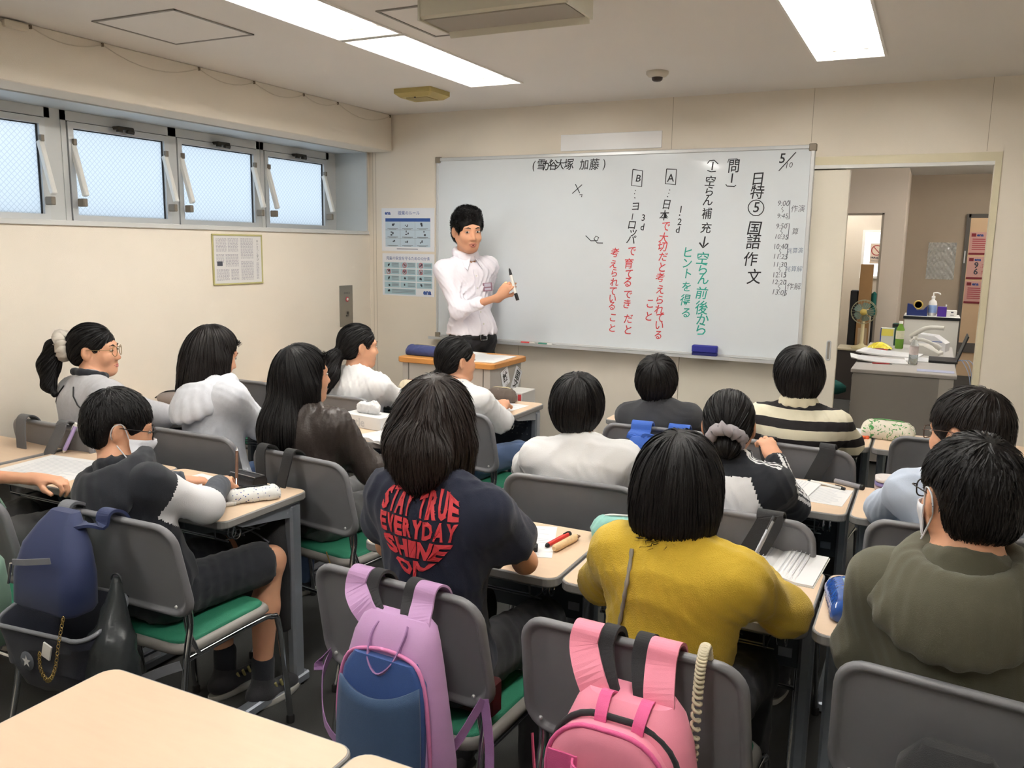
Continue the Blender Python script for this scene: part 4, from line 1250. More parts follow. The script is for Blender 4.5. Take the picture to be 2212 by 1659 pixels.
for k in range(24):
    a = 2 * PI * k / 24
    mb.tube([(.03 * math.cos(a), -.085, .385 + .03 * math.sin(a)), (.09 * math.cos(a), -.082, .385 + .09 * math.sin(a)), (.12 * math.cos(a), -.045, .385 + .12 * math.sin(a)), (.118 * math.cos(a), 0, .385 + .118 * math.sin(a))], .0016, n=4, cap=False)
mb.build('guard', mat('fan_guard', (150, 148, 118), .4), fn)
mb = MB(); mb.lathe([(0, -.096), (.032, -.094), (.034, -.084)], c=(0, 0, .385), rot=(0, 0, 0), n=4) if False else mb.lathe([(0, .096), (.030, .094), (.033, .084)], c=(0, 0, .385), rot=(PI / 2, 0, 0), n=18); mb.build('hub_badge', mat('fan_badge', (206, 182, 96), .4), fn)
kb = tag(empty('cardboard_box', (2.405, 4.86, 0)), 'tall brown cardboard box leaning in the inner doorway', 'box')
mb = MB(); mb.box((0, 0, .70), (.125, .10, 1.40), bev=.003); mb.build('carton', mat('cardboard', (150, 116, 76), .8, var=.08, vscale=10), kb); mb = MB(); mb.box((.005, -.0515, .62), (.09, .002, .20)); mb.build('shipping_label', mat('label_grey', (168, 150, 124), .7), kb)
bk = tag(empty('black_case', (2.30, 4.88, 0)), 'tall black case beside the cardboard box in the inner doorway', 'case')
mb = MB(); mb.box((0, 0, .56), (.08, .12, 1.12), bev=.01); mb.build('body', m_black, bk); mb = MB(); mb.tube(arc((0, -.07, .9), .03, 0, PI, 6), .005, n=6); mb.build('handle', m_rub, bk)
gk = tag(empty('green_chair_back', (2.495, 4.86, 0)), 'edge of a dark green stacked chair in the inner doorway', 'chair')
mb = MB(); mb.box((0, 0, .98), (.05, .08, .26), bev=.02); mb.build('backrest', m_gf, gk)
mb = MB(); mb.tube([(0, .0, .86), (0, .0, 0)], .012, n=8); mb.tube([(-.02, -.06, .0), (.02, -.06, .45), (0, 0, .5)], .01, n=8); mb.build('frame', m_black, gk)

# ================================================================== IMPLICIT SURFACES (for people, hair, cloth, bags)
def rotm(yaw=0, pitch=0, roll=0):
    return np.array((Matrix.Rotation(yaw, 3, 'Z') @ Matrix.Rotation(pitch, 3, 'X') @ Matrix.Rotation(roll, 3, 'Y')), dtype=np.float64)


class SD:
    """list of smooth-blended solids: round cones, ellipsoids, rounded boxes; add, subtract, cut planes"""

    def __init__(self):
        self.p = []
        self.cuts = []
        self.disp = None

    def _fr(self, c, fr):
        c = np.asarray(c, float)
        return c if fr is None else fr[0] @ c + fr[1]

    def cone(self, a, b, r1, r2=None, k=.02, fr=None, sq=None, sub=False):
        a, b = self._fr(a, fr), self._fr(b, fr)
        r2 = r1 if r2 is None else r2
        ba = b - a
        L = max(float(ba @ ba), 1e-12)
        c = (a + b) / 2
        R = math.sqrt(L) / 2 + max(r1, r2)
        if sq is not None:
            ax = np.asarray(sq[0], float)
            if fr is not None:
                ax = fr[0] @ ax
            ax = ax / np.linalg.norm(ax)
            fac = sq[1]
        else:
            ax = None

        def f(P):
            pa = P - a
            t = np.clip(pa @ ba / L, 0, 1)
            v = pa - t[:, None] * ba
            if ax is not None:
                s = v @ ax
                v = v + np.outer(s * (1 / fac - 1), ax)
                return (np.sqrt((v * v).sum(1)) - (r1 + (r2 - r1) * t)) * min(1, max(fac, .6))
            return np.sqrt((v * v).sum(1)) - (r1 + (r2 - r1) * t)
        self.p.append((f, c, R, k, sub))
        return self

    def ell(self, c, r, k=.02, fr=None, rot=None, sub=False):
        c = self._fr(c, fr)
        M = np.eye(3) if rot is None else np.asarray(rot)
        if fr is not None:
            M = fr[0] @ M
        r = np.asarray(r, float)

        def f(P):
            q = (P - c) @ M
            k0 = np.sqrt(((q / r) ** 2).sum(1)) + 1e-9
            k1 = np.sqrt(((q / (r * r)) ** 2).sum(1)) + 1e-9
            return k0 * (k0 - 1) / k1
        self.p.append((f, c, float(max(r)), k, sub))
        return self

    def box(self, c, h, r=.01, k=.02, fr=None, rot=None, sub=False):
        c = self._fr(c, fr)
        M = np.eye(3) if rot is None else np.asarray(rot)
        if fr is not None:
            M = fr[0] @ M
        h = np.asarray(h, float) - r

        def f(P):
            q = np.abs((P - c) @ M) - h
            return np.sqrt((np.maximum(q, 0) ** 2).sum(1)) + np.minimum(q.max(1), 0) - r
        self.p.append((f, c, float(np.linalg.norm(h + r)), k, sub))
        return self

    def cut(self, n, c, fr=None, k=.006):
        """remove the side the normal points to"""
        n = np.asarray(n, float)
        c = self._fr(c, fr)
        if fr is not None:
            n = fr[0] @ n
        n = n / np.linalg.norm(n)
        self.cuts.append((n, c, k))
        return self

    def __call__(self, P, reach=.10):
        d = np.full(len(P), reach)
        for f, c, R, k, sub in self.p:
            q = P - c
            idx = np.nonzero((q * q).sum(1) < (R + reach) ** 2)[0]
            if len(idx) == 0:
                continue
            a = f(P[idx])
            o = d[idx]
            if sub:
                a = -a
                h = np.maximum(k - np.abs(o - a), 0) / k
                d[idx] = np.maximum(o, a) + h * h * k / 4
            else:
                h = np.maximum(k - np.abs(o - a), 0) / k
                d[idx] = np.minimum(o, a) - h * h * k / 4
        for n, c, k in self.cuts:
            a = (P - c) @ n
            h = np.maximum(k - np.abs(d - a), 0) / k
            d = np.maximum(d, a) + h * h * k / 4
        if self.disp is not None:
            near = np.nonzero(np.abs(d) < .05)[0]
            d[near] += self.disp(P[near])
        return d

    def bounds(self, pad):
        ad = [q for q in self.p if not q[4]]
        lo = np.min([q[1] - q[2] for q in ad], 0) - pad
        hi = np.max([q[1] + q[2] for q in ad], 0) + pad
        return lo, hi

    def grad(self, P, e=.0015):
        k = np.array([[1, -1, -1], [-1, -1, 1], [-1, 1, -1], [1, 1, 1]], float)
        g = np.zeros_like(P)
        for kk in k:
            g += self(P + e * kk)[:, None] * kk
        return g / (4 * e)


def polygonise(sd, h, project=1):
    lo, hi = sd.bounds(2 * h + .012)
    nb = np.ceil((hi - lo) / (4 * h)).astype(int)
    n = nb * 4
    ax = [lo[i] + 4 * h * (np.arange(nb[i]) + .5) for i in range(3)]
    G = np.stack(np.meshgrid(*ax, indexing='ij'), -1).reshape(-1, 3)
    dc = sd(G).reshape(nb)
    flag = np.abs(dc) < 5.2 * h + (.006 if sd.disp is not None else 0)
    val = np.where(dc > 0, 1.0, -1.0)
    for a in range(3):
        val = np.repeat(val, 4, axis=a)
    val = np.pad(val, ((0, 1),) * 3, mode='edge')
    fm = flag
    for a in range(3):
        fm = np.repeat(fm, 4, axis=a)
    mask = np.zeros(n + 1, bool)
    for i in (0, 1):
        for j in (0, 1):
            for k in (0, 1):
                mask[i:i + n[0], j:j + n[1], k:k + n[2]] |= fm
    idx = np.argwhere(mask)
    val[mask] = sd(lo + idx * h)
    ins = val < 0
    cnt = np.zeros(n, np.int8)
    cor = [(i, j, k) for i in (0, 1) for j in (0, 1) for k in (0, 1)]
    for i, j, k in cor:
        cnt += ins[i:i + n[0], j:j + n[1], k:k + n[2]]
    act = np.argwhere((cnt > 0) & (cnt < 8))
    if len(act) == 0:
        return np.zeros((0, 3)), np.zeros((0, 4), int)
    cv = np.stack([val[act[:, 0] + i, act[:, 1] + j, act[:, 2] + k] for i, j, k in cor], 1)
    pos = np.zeros((len(act), 3))
    num = np.zeros(len(act))
    for a in range(8):
        for b in range(a + 1, 8):
            df = [cor[b][q] - cor[a][q] for q in range(3)]
            if sum(abs(x) for x in df) != 1:
                continue
            va, vb = cv[:, a], cv[:, b]
            s = (va < 0) != (vb < 0)
            t = np.where(s, va / np.where(s, va - vb, 1), 0)
            pos += np.where(s[:, None], np.array(cor[a]) + t[:, None] * np.array(df), 0)
            num += s
    V = lo + (act + pos / num[:, None]) * h
    cid = np.full(n, -1, np.int64)
    cid[act[:, 0], act[:, 1], act[:, 2]] = np.arange(len(act))
    F = []
    for a in range(3):
        b, c = (a + 1) % 3, (a + 2) % 3
        sl0 = [slice(None)] * 3
        sl1 = [slice(None)] * 3
        sl0[a] = slice(0, n[a]); sl1[a] = slice(1, n[a] + 1)
        i0, i1 = ins[tuple(sl0)], ins[tuple(sl1)]
        e = np.argwhere(i0 != i1)
        ok = (e[:, b] > 0) & (e[:, b] < n[b]) & (e[:, c] > 0) & (e[:, c] < n[c])
        e = e[ok]
        s = i0[e[:, 0], e[:, 1], e[:, 2]]
        q = []
        for db, dc_ in ((-1, -1), (0, -1), (0, 0), (-1, 0)):
            w = e.copy(); w[:, b] += db; w[:, c] += dc_
            q.append(cid[w[:, 0], w[:, 1], w[:, 2]])
        q = np.stack(q, 1)
        q[~s] = q[~s][:, ::-1]
        F.append(q)
    F = np.concatenate(F)
    F = F[(F >= 0).all(1)]
    for _ in range(project):
        g = sd.grad(V)
        d = sd(V)
        gg = (g * g).sum(1)
        st = np.clip(d / np.maximum(gg, .2), -h, h)
        V = V - st[:, None] * g
    return V, F


def np_mesh(name, V, F, smooth=True, mi=None, tris=None):
    me = bpy.data.meshes.new(name)
    V = np.asarray(V, np.float32)
    F = np.asarray(F, np.int32)
    me.vertices.add(len(V))
    me.vertices.foreach_set('co', V.ravel())
    me.loops.add(F.size)
    me.loops.foreach_set('vertex_index', F.ravel())
    me.polygons.add(len(F))
    me.polygons.foreach_set('loop_start', np.arange(len(F), dtype=np.int32) * F.shape[1])
    me.polygons.foreach_set('use_smooth', np.full(len(F), smooth))
    if mi is not None:
        me.polygons.foreach_set('material_index', np.asarray(mi, np.int32))
    me.update(calc_edges=True)
    me.validate()
    return me


def sd_obj(name, sd, h, material, parent, origin=(0, 0, 0), zone=None, project=1):
    V, F = polygonise(sd, h, project)
    mi = None
    if zone is not None:
        mi = zone(V[F].mean(1))
    return obj(name, np_mesh(name, V - np.asarray(origin, float), F, True, mi), material, parent)


def folds(seed, amp, freq=105.0, stretch=(1, 1, .5)):
    """soft cloth folds: warped ridges that come and go"""
    r = np.random.default_rng(seed)
    D = r.normal(size=(4, 3)) * np.array(stretch)
    D = D / np.linalg.norm(D, axis=1)[:, None] * freq * np.array([[.55], [.8], [1.1], [1.5]])
    ph = r.uniform(0, 6.28, 8)
    W = r.normal(size=(3, 3)) * freq * .16
    Mk = r.normal(size=(4, 3)) * 9.0

    def f(P):
        Q = P + np.sin(P @ W.T + ph[:3]) * (1.6 / freq)
        s = 0
        for i in range(4):
            m = np.clip(.5 + .9 * np.sin(P @ Mk[i] + ph[i + 4]), 0, 1)
            s = s + (np.abs(np.sin(Q @ D[i] + ph[i])) - .62) * m * (1.25, 1.0, .75, .5)[i]
        return amp * s * .9
    return f

# ================================================================== PEOPLE
def skin_mat(name, col):
    m_ = mat(name, col, 0.5, bump=.08, bscale=300, var=.05, vscale=14)
    b = m_.node_tree.nodes['Principled BSDF']
    b.inputs['Subsurface Weight'].default_value = 0.12
    b.inputs['Subsurface Radius'].default_value = (.012, .005, .003)
    b.inputs['Subsurface Scale'].default_value = 0.5
    return m_


SKIN = skin_mat('skin', (214, 160, 128))
SKIN_T = skin_mat('skin_teacher', (206, 152, 120))
LIPS = mat('lips', (176, 104, 94), .45)
EYEW = mat('eye_white', (196, 186, 176), .25)
IRIS = mat('eye_iris', (32, 22, 18), .15)


def hair_mat(name, col, rough=.46):
    return mat(name, col, rough, var=.35, vscale=60, stretch=(6, 6, .6), spec=.28, bump=.25, bscale=90)


HAIR_B = hair_mat('hair_black', (18, 16, 16))
HAIR_D = hair_mat('hair_dark_brown', (27, 22, 20))
HAIR_BR = hair_mat('hair_brown', (36, 27, 23))
BROW = mat('eyebrow_dark', (40, 32, 28), .8)


def cloth(name, col, rough=.85, bscale=700, bump=.35, **k):
    return mat(name, col, rough, bump=bump, bscale=bscale, var=k.pop('var', .05), vscale=k.pop('vscale', 9), sheen=.15, **k)


def V3(p):
    return np.asarray(p, float)


def unit(v):
    v = V3(v)
    return v / (np.linalg.norm(v) + 1e-12)


def head_prims(sd, fr, neck, hs=1.0, nk=.047):
    s = hs
    sd.ell((0, -.012 * s, .020 * s), (.073 * s, .092 * s, .087 * s), .03, fr)
    sd.ell((0, .032 * s, -.042 * s), (.057 * s, .056 * s, .074 * s), .035, fr)
    sd.ell((0, .060 * s, -.098 * s), (.026 * s, .024 * s, .020 * s), .03, fr)
    for q in (-1, 1):
        sd.cone((q * .054 * s, .0, -.05 * s), (q * .020 * s, .055 * s, -.098 * s), .017 * s, .014 * s, .03, fr)
        sd.ell((q * .034 * s, .060 * s, -.040 * s), (.025 * s, .024 * s, .026 * s), .02, fr)
    sd.cone((-.034 * s, .073 * s, .012 * s), (.034 * s, .073 * s, .012 * s), .013 * s, k=.02, fr=fr)
    sd.cone((0, .083 * s, .0), (0, .099 * s, -.040 * s), .006 * s, .0105 * s, .012, fr)
    for q in (-1, 1):
        sd.ell((q * .010 * s, .091 * s, -.045 * s), (.0075 * s, .009 * s, .0065 * s), .006, fr)
        sd.ell((q * .031 * s, .097 * s, -.006 * s), (.017 * s, .013 * s, .010 * s), .012, fr, sub=True)
    sd.cone((-.015 * s, .082 * s, -.072 * s), (.015 * s, .082 * s, -.072 * s), .0075 * s, k=.010, fr=fr)
    for q in (-1, 1):
        R = rotm(q * .35, 0, 0)
        sd.ell((q * .077 * s, -.010 * s, -.012 * s), (.0095 * s, .019 * s, .031 * s), .008, fr, rot=R)
        sd.ell((q * .086 * s, -.004 * s, -.008 * s), (.006 * s, .009 * s, .016 * s), .004, fr, sub=True)
    sd.cone((0, -.022 * s, -.050 * s), fr[0].T @ (V3(neck) - fr[1]), nk * s, nk * 1.06 * s, .03, fr)


def hand_prims(sd, W, f, n, side, sc=1.0, curl=.5, spread=.05, grip=None):
    """palm with four unequal fingers and a thumb; f finger direction, n palm side, side=+1 thumb on +s"""
    W, f, n = V3(W), unit(f), V3(n)
    n = unit(n - f * (n @ f))
    s = np.cross(f, n) * side
    ex = np.stack([s, n, f], 1)
    sd.ell(W + f * .045 * sc, (.036 * sc, .0135 * sc, .050 * sc), .012, rot=ex)
    sd.cone(W - f * .02 * sc, W + f * .02 * sc, .024 * sc, .023 * sc, .02, sq=(n, .75))
    for i, (o, L, r) in enumerate(((.027, .066, .0084), (.009, .076, .0088), (-.010, .070, .0084), (-.027, .054, .0074))):
        b = W + f * (.083 - .006 * abs(i - 1)) * sc + s * o * sc
        d = unit(f + s * spread * (o / .027))
        c = curl if not isinstance(curl, (list, tuple)) else curl[i]
        p = b
        for q, (fr_, ang) in enumerate(((.42, c * .55), (.32, c * .95), (.26, c * .7))):
            ca, sa = math.cos(ang), math.sin(ang)
            nn = unit(n - d * (n @ d))
            d = unit(d * ca + nn * sa)
            e = p + d * L * fr_ * sc
            sd.cone(p, e, r * sc * (1 - .1 * q), r * sc * (.92 - .1 * q), .005)
            p = e
    b = W + f * .022 * sc + s * .026 * sc
    d1 = unit(f * .75 + s * .55 + n * .45 * (1 + curl if not isinstance(curl, (list, tuple)) else 1.6))
    m1 = b + d1 * .042 * sc
    d2 = unit(f * .95 + s * .05 + n * .55)
    sd.cone(W + f * .012 * sc + s * .012 * sc, m1, .0135 * sc, .0105 * sc, .012)
    sd.cone(m1, m1 + d2 * .032 * sc, .0100 * sc, .0080 * sc, .006)


def torso_prims(sd, J, off=0.0, g=1.0, legs=False, k=.06):
    N, SL, SR, P, ex, up_, fwd = J['N'], J['SL'], J['SR'], J['P'], J['ex'], J['up'], J['fw']
    B = np.stack([ex, fwd, up_], 1)
    M = (SL + SR) / 2
    hw = np.linalg.norm(SR - SL) / 2
    T = np.linalg.norm(M - P)
    sd.ell(M - up_ * .090 - fwd * .006, (hw * .90 + off * .7, .082 * g + off * .8, .140 + off * .5), k, rot=B)
    sd.ell(M - up_ * .030 - fwd * .012, (hw * .84 + off * .5, .064 * g + off * .6, .058 + off * .2), .06, rot=B)
    sd.ell(P + up_ * T * .36, (.118 * g + off * .8, .092 * g + off * .8, T * .42), k, rot=B)
    sd.ell(P + up_ * .015, (.142 * g + off, .108 * g + off, .092 + off * .4), k, rot=B)
    for S in (SL, SR):
        sd.cone(M - up_ * .022 - fwd * .008, S - up_ * .004, .044 * g + off * .5, .037 * g + off * .5, .06, sq=(fwd, .95))
        sd.cone(N + up_ * .012, S * .8 + N * .2 - up_ * .004, .033 * g + off * .3, .030 * g + off * .35, .05)


def arm_prims(sd, S, E, W, off=0.0, g=1.0, t1=1.0, k=.03, fore=True, r=(.044, .036, .034, .025)):
    sd.cone(S, S + (E - S) * t1, r[0] * g + off, (r[0] + (r[1] - r[0]) * t1) * g + off, k)
    if fore and t1 >= 1:
        sd.cone(E, W, r[2] * g + off, r[3] * g + off, k)


def ring_prims(sd, c, R, r, ex, fwd, up_, tilt=.25, n=12, k=.008, sy=.95, part=None):
    fz = unit(fwd * math.cos(tilt) - up_ * math.sin(tilt))
    pts = [c + ex * (R * math.cos(2 * PI * i / n)) + fz * (R * sy * math.sin(2 * PI * i / n)) for i in range(n + 1)]
    for a, b in zip(pts[:-1], pts[1:]):
        sd.cone(a, b, r, k=k)


# ---------------------------------------------------------------- hair
def hair_cap(sd, fr, s, st, top=0.0, line=.030):
    """hair volumes around the skull in the head frame"""
    def face(z0=.038, y=.060, w=.068):
        sd.ell((0, (y + .07) * s, (z0 - .095) * s), (w * s, .075 * s, .105 * s), .018, fr, sub=True)
    if st in ('short', 'crop'):
        e = .004 if st == 'crop' else .010
        sd.ell((0, -.014 * s, (.024 + top) * s), ((.080 + e) * s, (.098 + e) * s, (.091 + e) * s), .02, fr)
        sd.ell((0, -.045 * s, -.025 * s), ((.066 + e * .7) * s, (.054 + e) * s, .062 * s), .03, fr)
        face(line)
        for q in (-1, 1):
            sd.ell((q * .090 * s, -.006 * s, -.034 * s), (.036 * s, .040 * s, .052 * s), .010, fr, sub=True)
        sd.cut((0, -.35, -1), (0, -.06 * s, -.080 * s), fr, .015)
    elif st == 'bowl':
        sd.ell((0, -.014 * s, (.026 + top) * s), (.093 * s, .108 * s, .097 * s), .02, fr)
        sd.ell((0, -.028 * s, -.020 * s), (.086 * s, .082 * s, .066 * s), .04, fr)
        sd.ell((0, -.055 * s, -.055 * s), (.060 * s, .046 * s, .045 * s), .03, fr)
        face(.010)
        for q in (-1, 1):
            sd.ell((q * .088 * s, .012 * s, -.052 * s), (.034 * s, .034 * s, .040 * s), .015, fr, sub=True)
        sd.cut((0, -.2, -1), (0, -.06 * s, -.098 * s), fr, .02)
    elif st == 'bob':
        sd.ell((0, -.012 * s, .022 * s), (.092 * s, .107 * s, .098 * s), .02, fr)
        sd.ell((0, -.026 * s, -.062 * s), (.097 * s, .088 * s, .110 * s), .05, fr)
        sd.box((0, .13 * s, -.08 * s), (.060 * s, .075 * s, .13 * s), .02, .02, fr, sub=True)
        sd.cut((0, 0, -1), (0, 0, -.110 * s), fr, .012)
    elif st == 'lob':
        sd.ell((0, -.012 * s, .022 * s), (.090 * s, .105 * s, .097 * s), .02, fr)
        sd.ell((0, -.030 * s, -.045 * s), (.095 * s, .086 * s, .085 * s), .05, fr)
        sd.box((0, .13 * s, -.08 * s), (.058 * s, .075 * s, .15 * s), .02, .02, fr, sub=True)
    elif st in ('medium', 'long'):
        sd.ell((0, -.012 * s, .022 * s), (.088 * s, .104 * s, .096 * s), .02, fr)
        sd.ell((0, -.034 * s, -.062 * s), (.094 * s, .084 * s, .12 * s), .05, fr)
        sd.box((0, .13 * s, -.08 * s), (.058 * s, .075 * s, .15 * s), .02, .02, fr, sub=True)
    elif st == 'pony':
        sd.ell((0, -.016 * s, .024 * s), (.081 * s, .099 * s, .091 * s), .02, fr)
        sd.ell((0, -.055 * s, -.020 * s), (.066 * s, .052 * s, .060 * s), .03, fr)
        face(.036, .058, .074)
        for q in (-1, 1):
            sd.ell((q * .090 * s, .000 * s, -.030 * s), (.032 * s, .034 * s, .048 * s), .012, fr, sub=True)
        sd.box((0, -.06 * s, -.148 * s), (.12 * s, .12 * s, .072 * s), .02, .02, fr, sub=True)


def strands(sd, fr, s, n, L, w, seed, whorl=(0, -.055, .11), grav=.55, lift=.002, tip=.006, hem=None, extra=None, free=.03, wob=.25, wave=0.0, line=.02, ears=False, nape=None):
    """flat hair locks that run over the hair volume, away from the crown and down"""
    r = np.random.default_rng(seed)
    u = r.normal(size=(n * 2, 3))
    u /= np.linalg.norm(u, axis=1)[:, None]
    u = u[u[:, 2] > -.75][:n]
    P = (u * .17 * s + np.array([0, -.015, .01])) @ fr[0].T + fr[1]
    if extra is not None:                                # more roots on falling hair
        a = extra[r.integers(0, len(extra), int(n * .9))]
        jit = r.normal(size=a.shape) * .05
        P = np.concatenate([P, a + jit])
    n = len(P)
    for _ in range(7):
        d = sd(P, .2)
        g = sd.grad(P)
        P = P - (np.clip(d, -.03, .03) / np.maximum((g * g).sum(1), .3))[:, None] * g
    ok = np.abs(sd(P)) < .004
    P = P[ok]
    n = len(P)
    wh = fr[0] @ (V3(whorl) * s) + fr[1]
    steps = 9
    Ls = L * r.uniform(.55, 1.15, n)
    pts, nrm = [P.copy()], []
    lf = lift * r.uniform(.3, 1.6, n)
    wdir = r.normal(size=(n, 3)) * wob
    D = None
    for i in range(steps):
        g = sd.grad(P)
        g /= np.linalg.norm(g, axis=1)[:, None] + 1e-9
        rad = P - wh
        dist = np.linalg.norm(rad, axis=1)
        flow = rad / (dist[:, None] + 1e-6) + wdir * .5
        gw = grav * np.clip((dist - .02) / (.12 * s), 0, 2.2)
        flow[:, 2] -= gw
        if wave:
            flow[:, 0] += wave * np.sin(P[:, 2] * 45 + wdir[:, 0] * 9)
            flow[:, 1] += wave * np.cos(P[:, 2] * 38 + wdir[:, 1] * 9)
        flow -= g * (flow * g).sum(1)[:, None]
        flow /= np.linalg.norm(flow, axis=1)[:, None] + 1e-9
        D = flow if D is None else D * .35 + flow * .65
        D /= np.linalg.norm(D, axis=1)[:, None] + 1e-9
        st = Ls / steps
        Pn = P + D * st[:, None]
        d = sd(Pn)
        tgt = lf + tip * (i / steps) ** 2
        corr = np.clip(d - tgt, -.03, .03)
        if hem is not None:
            fre = Pn[:, 2] < hem
            corr = np.where(fre & (corr > 0), 0, corr)
        Pn = Pn - corr[:, None] * g
        lo_ = (Pn - fr[1]) @ fr[0] / s
        stop = (lo_[:, 1] > .045) & (lo_[:, 2] < line) & (np.abs(lo_[:, 0]) < .072)
        if ears:
            stop |= (np.abs(lo_[:, 0]) > .058) & (lo_[:, 1] > -.052) & (lo_[:, 1] < .05) & (lo_[:, 2] < .016)
        if nape is not None:
            stop |= lo_[:, 2] < nape
        Pn = np.where(stop[:, None], P + (Pn - P) * .03, Pn)
        nrm.append(g)
        P = Pn
        pts.append(P.copy())
    nrm.append(nrm[-1])
    X = np.stack(pts, 1)
    Nn = np.stack(nrm, 1)
    T = np.gradient(X, axis=1)
    T /= np.linalg.norm(T, axis=2)[:, :, None] + 1e-9
    tw = r.normal(size=(n, 1, 1)) * .5
    B = np.cross(T, Nn)
    B = B + Nn * tw
    B /= np.linalg.norm(B, axis=2)[:, :, None] + 1e-9
    t = np.linspace(0, 1, steps + 1)
    prof = w * np.minimum(1, .25 + 3.0 * t) * (1 - t ** 2.2) + .0004
    ww = prof[None, :, None] * r.uniform(.6, 1.3, (n, 1, 1))
    Lf, Rt = X + B * ww * .5, X - B * ww * .5
    V = np.stack([Lf, Rt], 2).reshape(-1, 3)
    base = np.arange(n)[:, None] * (2 * (steps + 1)) + 2 * np.arange(steps)[None, :]
    F = np.stack([base, base + 1, base + 3, base + 2], -1).reshape(-1, 4)
    return V, F


def build_hair(root, org, sd, fr, s, mat_, seed, n=1500, h=.0065, **k):
    V, F = polygonise(sd, h, 1)
    ex = None
    if k.pop('falling', False):
        loc = (V - fr[1]) @ fr[0]
        ex = V[loc[:, 2] < -.03 * s]
    V2, F2 = strands(sd, fr, s, n, k.pop('L', .07), k.pop('w', .0036), seed, extra=ex, **k)
    me = np_mesh('hair', np.concatenate([V, V2]) - org, np.concatenate([F, F2 + len(V)]))
    return obj('hair', me, mat_, root)


def place(root, org, fr, s):
    """helper returning a function that maps head-frame points to the person's space"""
    def f(p):
        return tuple(fr[0] @ (V3(p) * s) + fr[1] - org)
    return f


def face_parts(root, org, fr, s, gaze=0.0, openm=False):
    f = place(root, org, fr, s)
    R = fr[0]
    for q in (-1, 1):
        mb = MB()
        c = V3((q * .031, .0815, -.005))
        vs, fs = [], []
        nu, nv = 12, 8
        for j in range(nv + 1):
            for i in range(nu):
                a, b = 2 * PI * i / nu, PI * j / nv
                vs.append(f(c + V3((.0135 * math.sin(b) * math.cos(a), .0075 * math.cos(b), 0.0050 * math.sin(b) * math.sin(a)))))
        fs = [(j * nu + i, j * nu + (i + 1) % nu, (j + 1) * nu + (i + 1) % nu, (j + 1) * nu + i) for j in range(nv) for i in range(nu)]
        mb.add(vs, fs, True)
        e = mb.build('eye', EYEW, root)
        mb = MB()
        ci = c + V3((gaze, .0052, 0))
        vs = []
        for j in range(4):
            b = (0, .5, 1.0, 1.45)[j]
            for i in range(10):
                a = 2 * PI * i / 10
                vs.append(f(ci + V3((.0058 * math.sin(b) * math.cos(a), .0034 * math.cos(b) - .0005, .0058 * math.sin(b) * math.sin(a)))))
        mb.add(vs, [(j * 10 + i, j * 10 + (i + 1) % 10, (j + 1) * 10 + (i + 1) % 10, (j + 1) * 10 + i) for j in range(3) for i in range(10)], True)
        mb.build('iris', IRIS, e)
        mb = MB()
        mb.tube([f((q * .0135, .0895, .0135)), f((q * .028, .0895, .0190)), f((q * .046, .0790, .0155))], [.0024 * s, .0034 * s, .0014 * s], n=6)
        mb.build('eyebrow', BROW, root)
    mb = MB()
    mb.tube([f((-.024, .0850, -.0735)), f((-.009, .0895, -.0700)), f((0, .0905, -.0712)), f((.009, .0895, -.0700)), f((.024, .0850, -.0735))], [.0012 * s, .0038 * s, .0040 * s, .0038 * s, .0012 * s], n=6)
    dz = -.006 if openm else 0
    mb.tube([f((-.021, .0855, -.0750)), f((-.008, .0890, -.0785 + dz)), f((.008, .0890, -.0785 + dz)), f((.021, .0855, -.0750))], [.0012 * s, .0044 * s, .0044 * s, .0012 * s], n=6)
    mb.build('lips', LIPS, root)
    if openm:
        mb = MB(); mb.tube([f((-.013, .0850, -.0755)), f((0, .0890, -.0772)), f((.013, .0850, -.0755))], [.001, .0038 * s, .001], n=6); mb.build('mouth', mat('mouth_dark', (90, 44, 42), .6), root)


def glasses(root, org, fr, s, m_, r=.023, th=.0013, square=False):
    g = bpy.data.objects.new('glasses', None)
    f = place(root, org, fr, s)
    mb = MB()
    for q in (-1, 1):
        pts = []
        for i in range(20):
            a = 2 * PI * i / 20
            c, sn = math.cos(a), math.sin(a)
            if square:
                c = math.copysign(abs(c) ** .55, c) * 1.12; sn = math.copysign(abs(sn) ** .6, sn) * .78
            x = q * .033 + r * c
            pts.append(f((x, .100 - .9 * (abs(x) - .02) ** 2 * 6, -.009 + r * sn)))
        mb.tube(pts, th * s * 1.2, n=6, closed=True)
        mb.tube(smooth_path([f((q * (.033 + r * (1.1 if square else .98)), .0925, -.002)), f((q * .070, .085, .0)), f((q * .080, .02, .002)), f((q * .081, -.012, .0)), f((q * .081, -.03, -.018))], 3), th * s, n=6)
    mb.tube([f((-.0105, .0995, -.004)), f((0, .103, -.001)), f((.0105, .0995, -.004))], th * s, n=6)
    o = mb.build('glasses', m_, root)
    return o


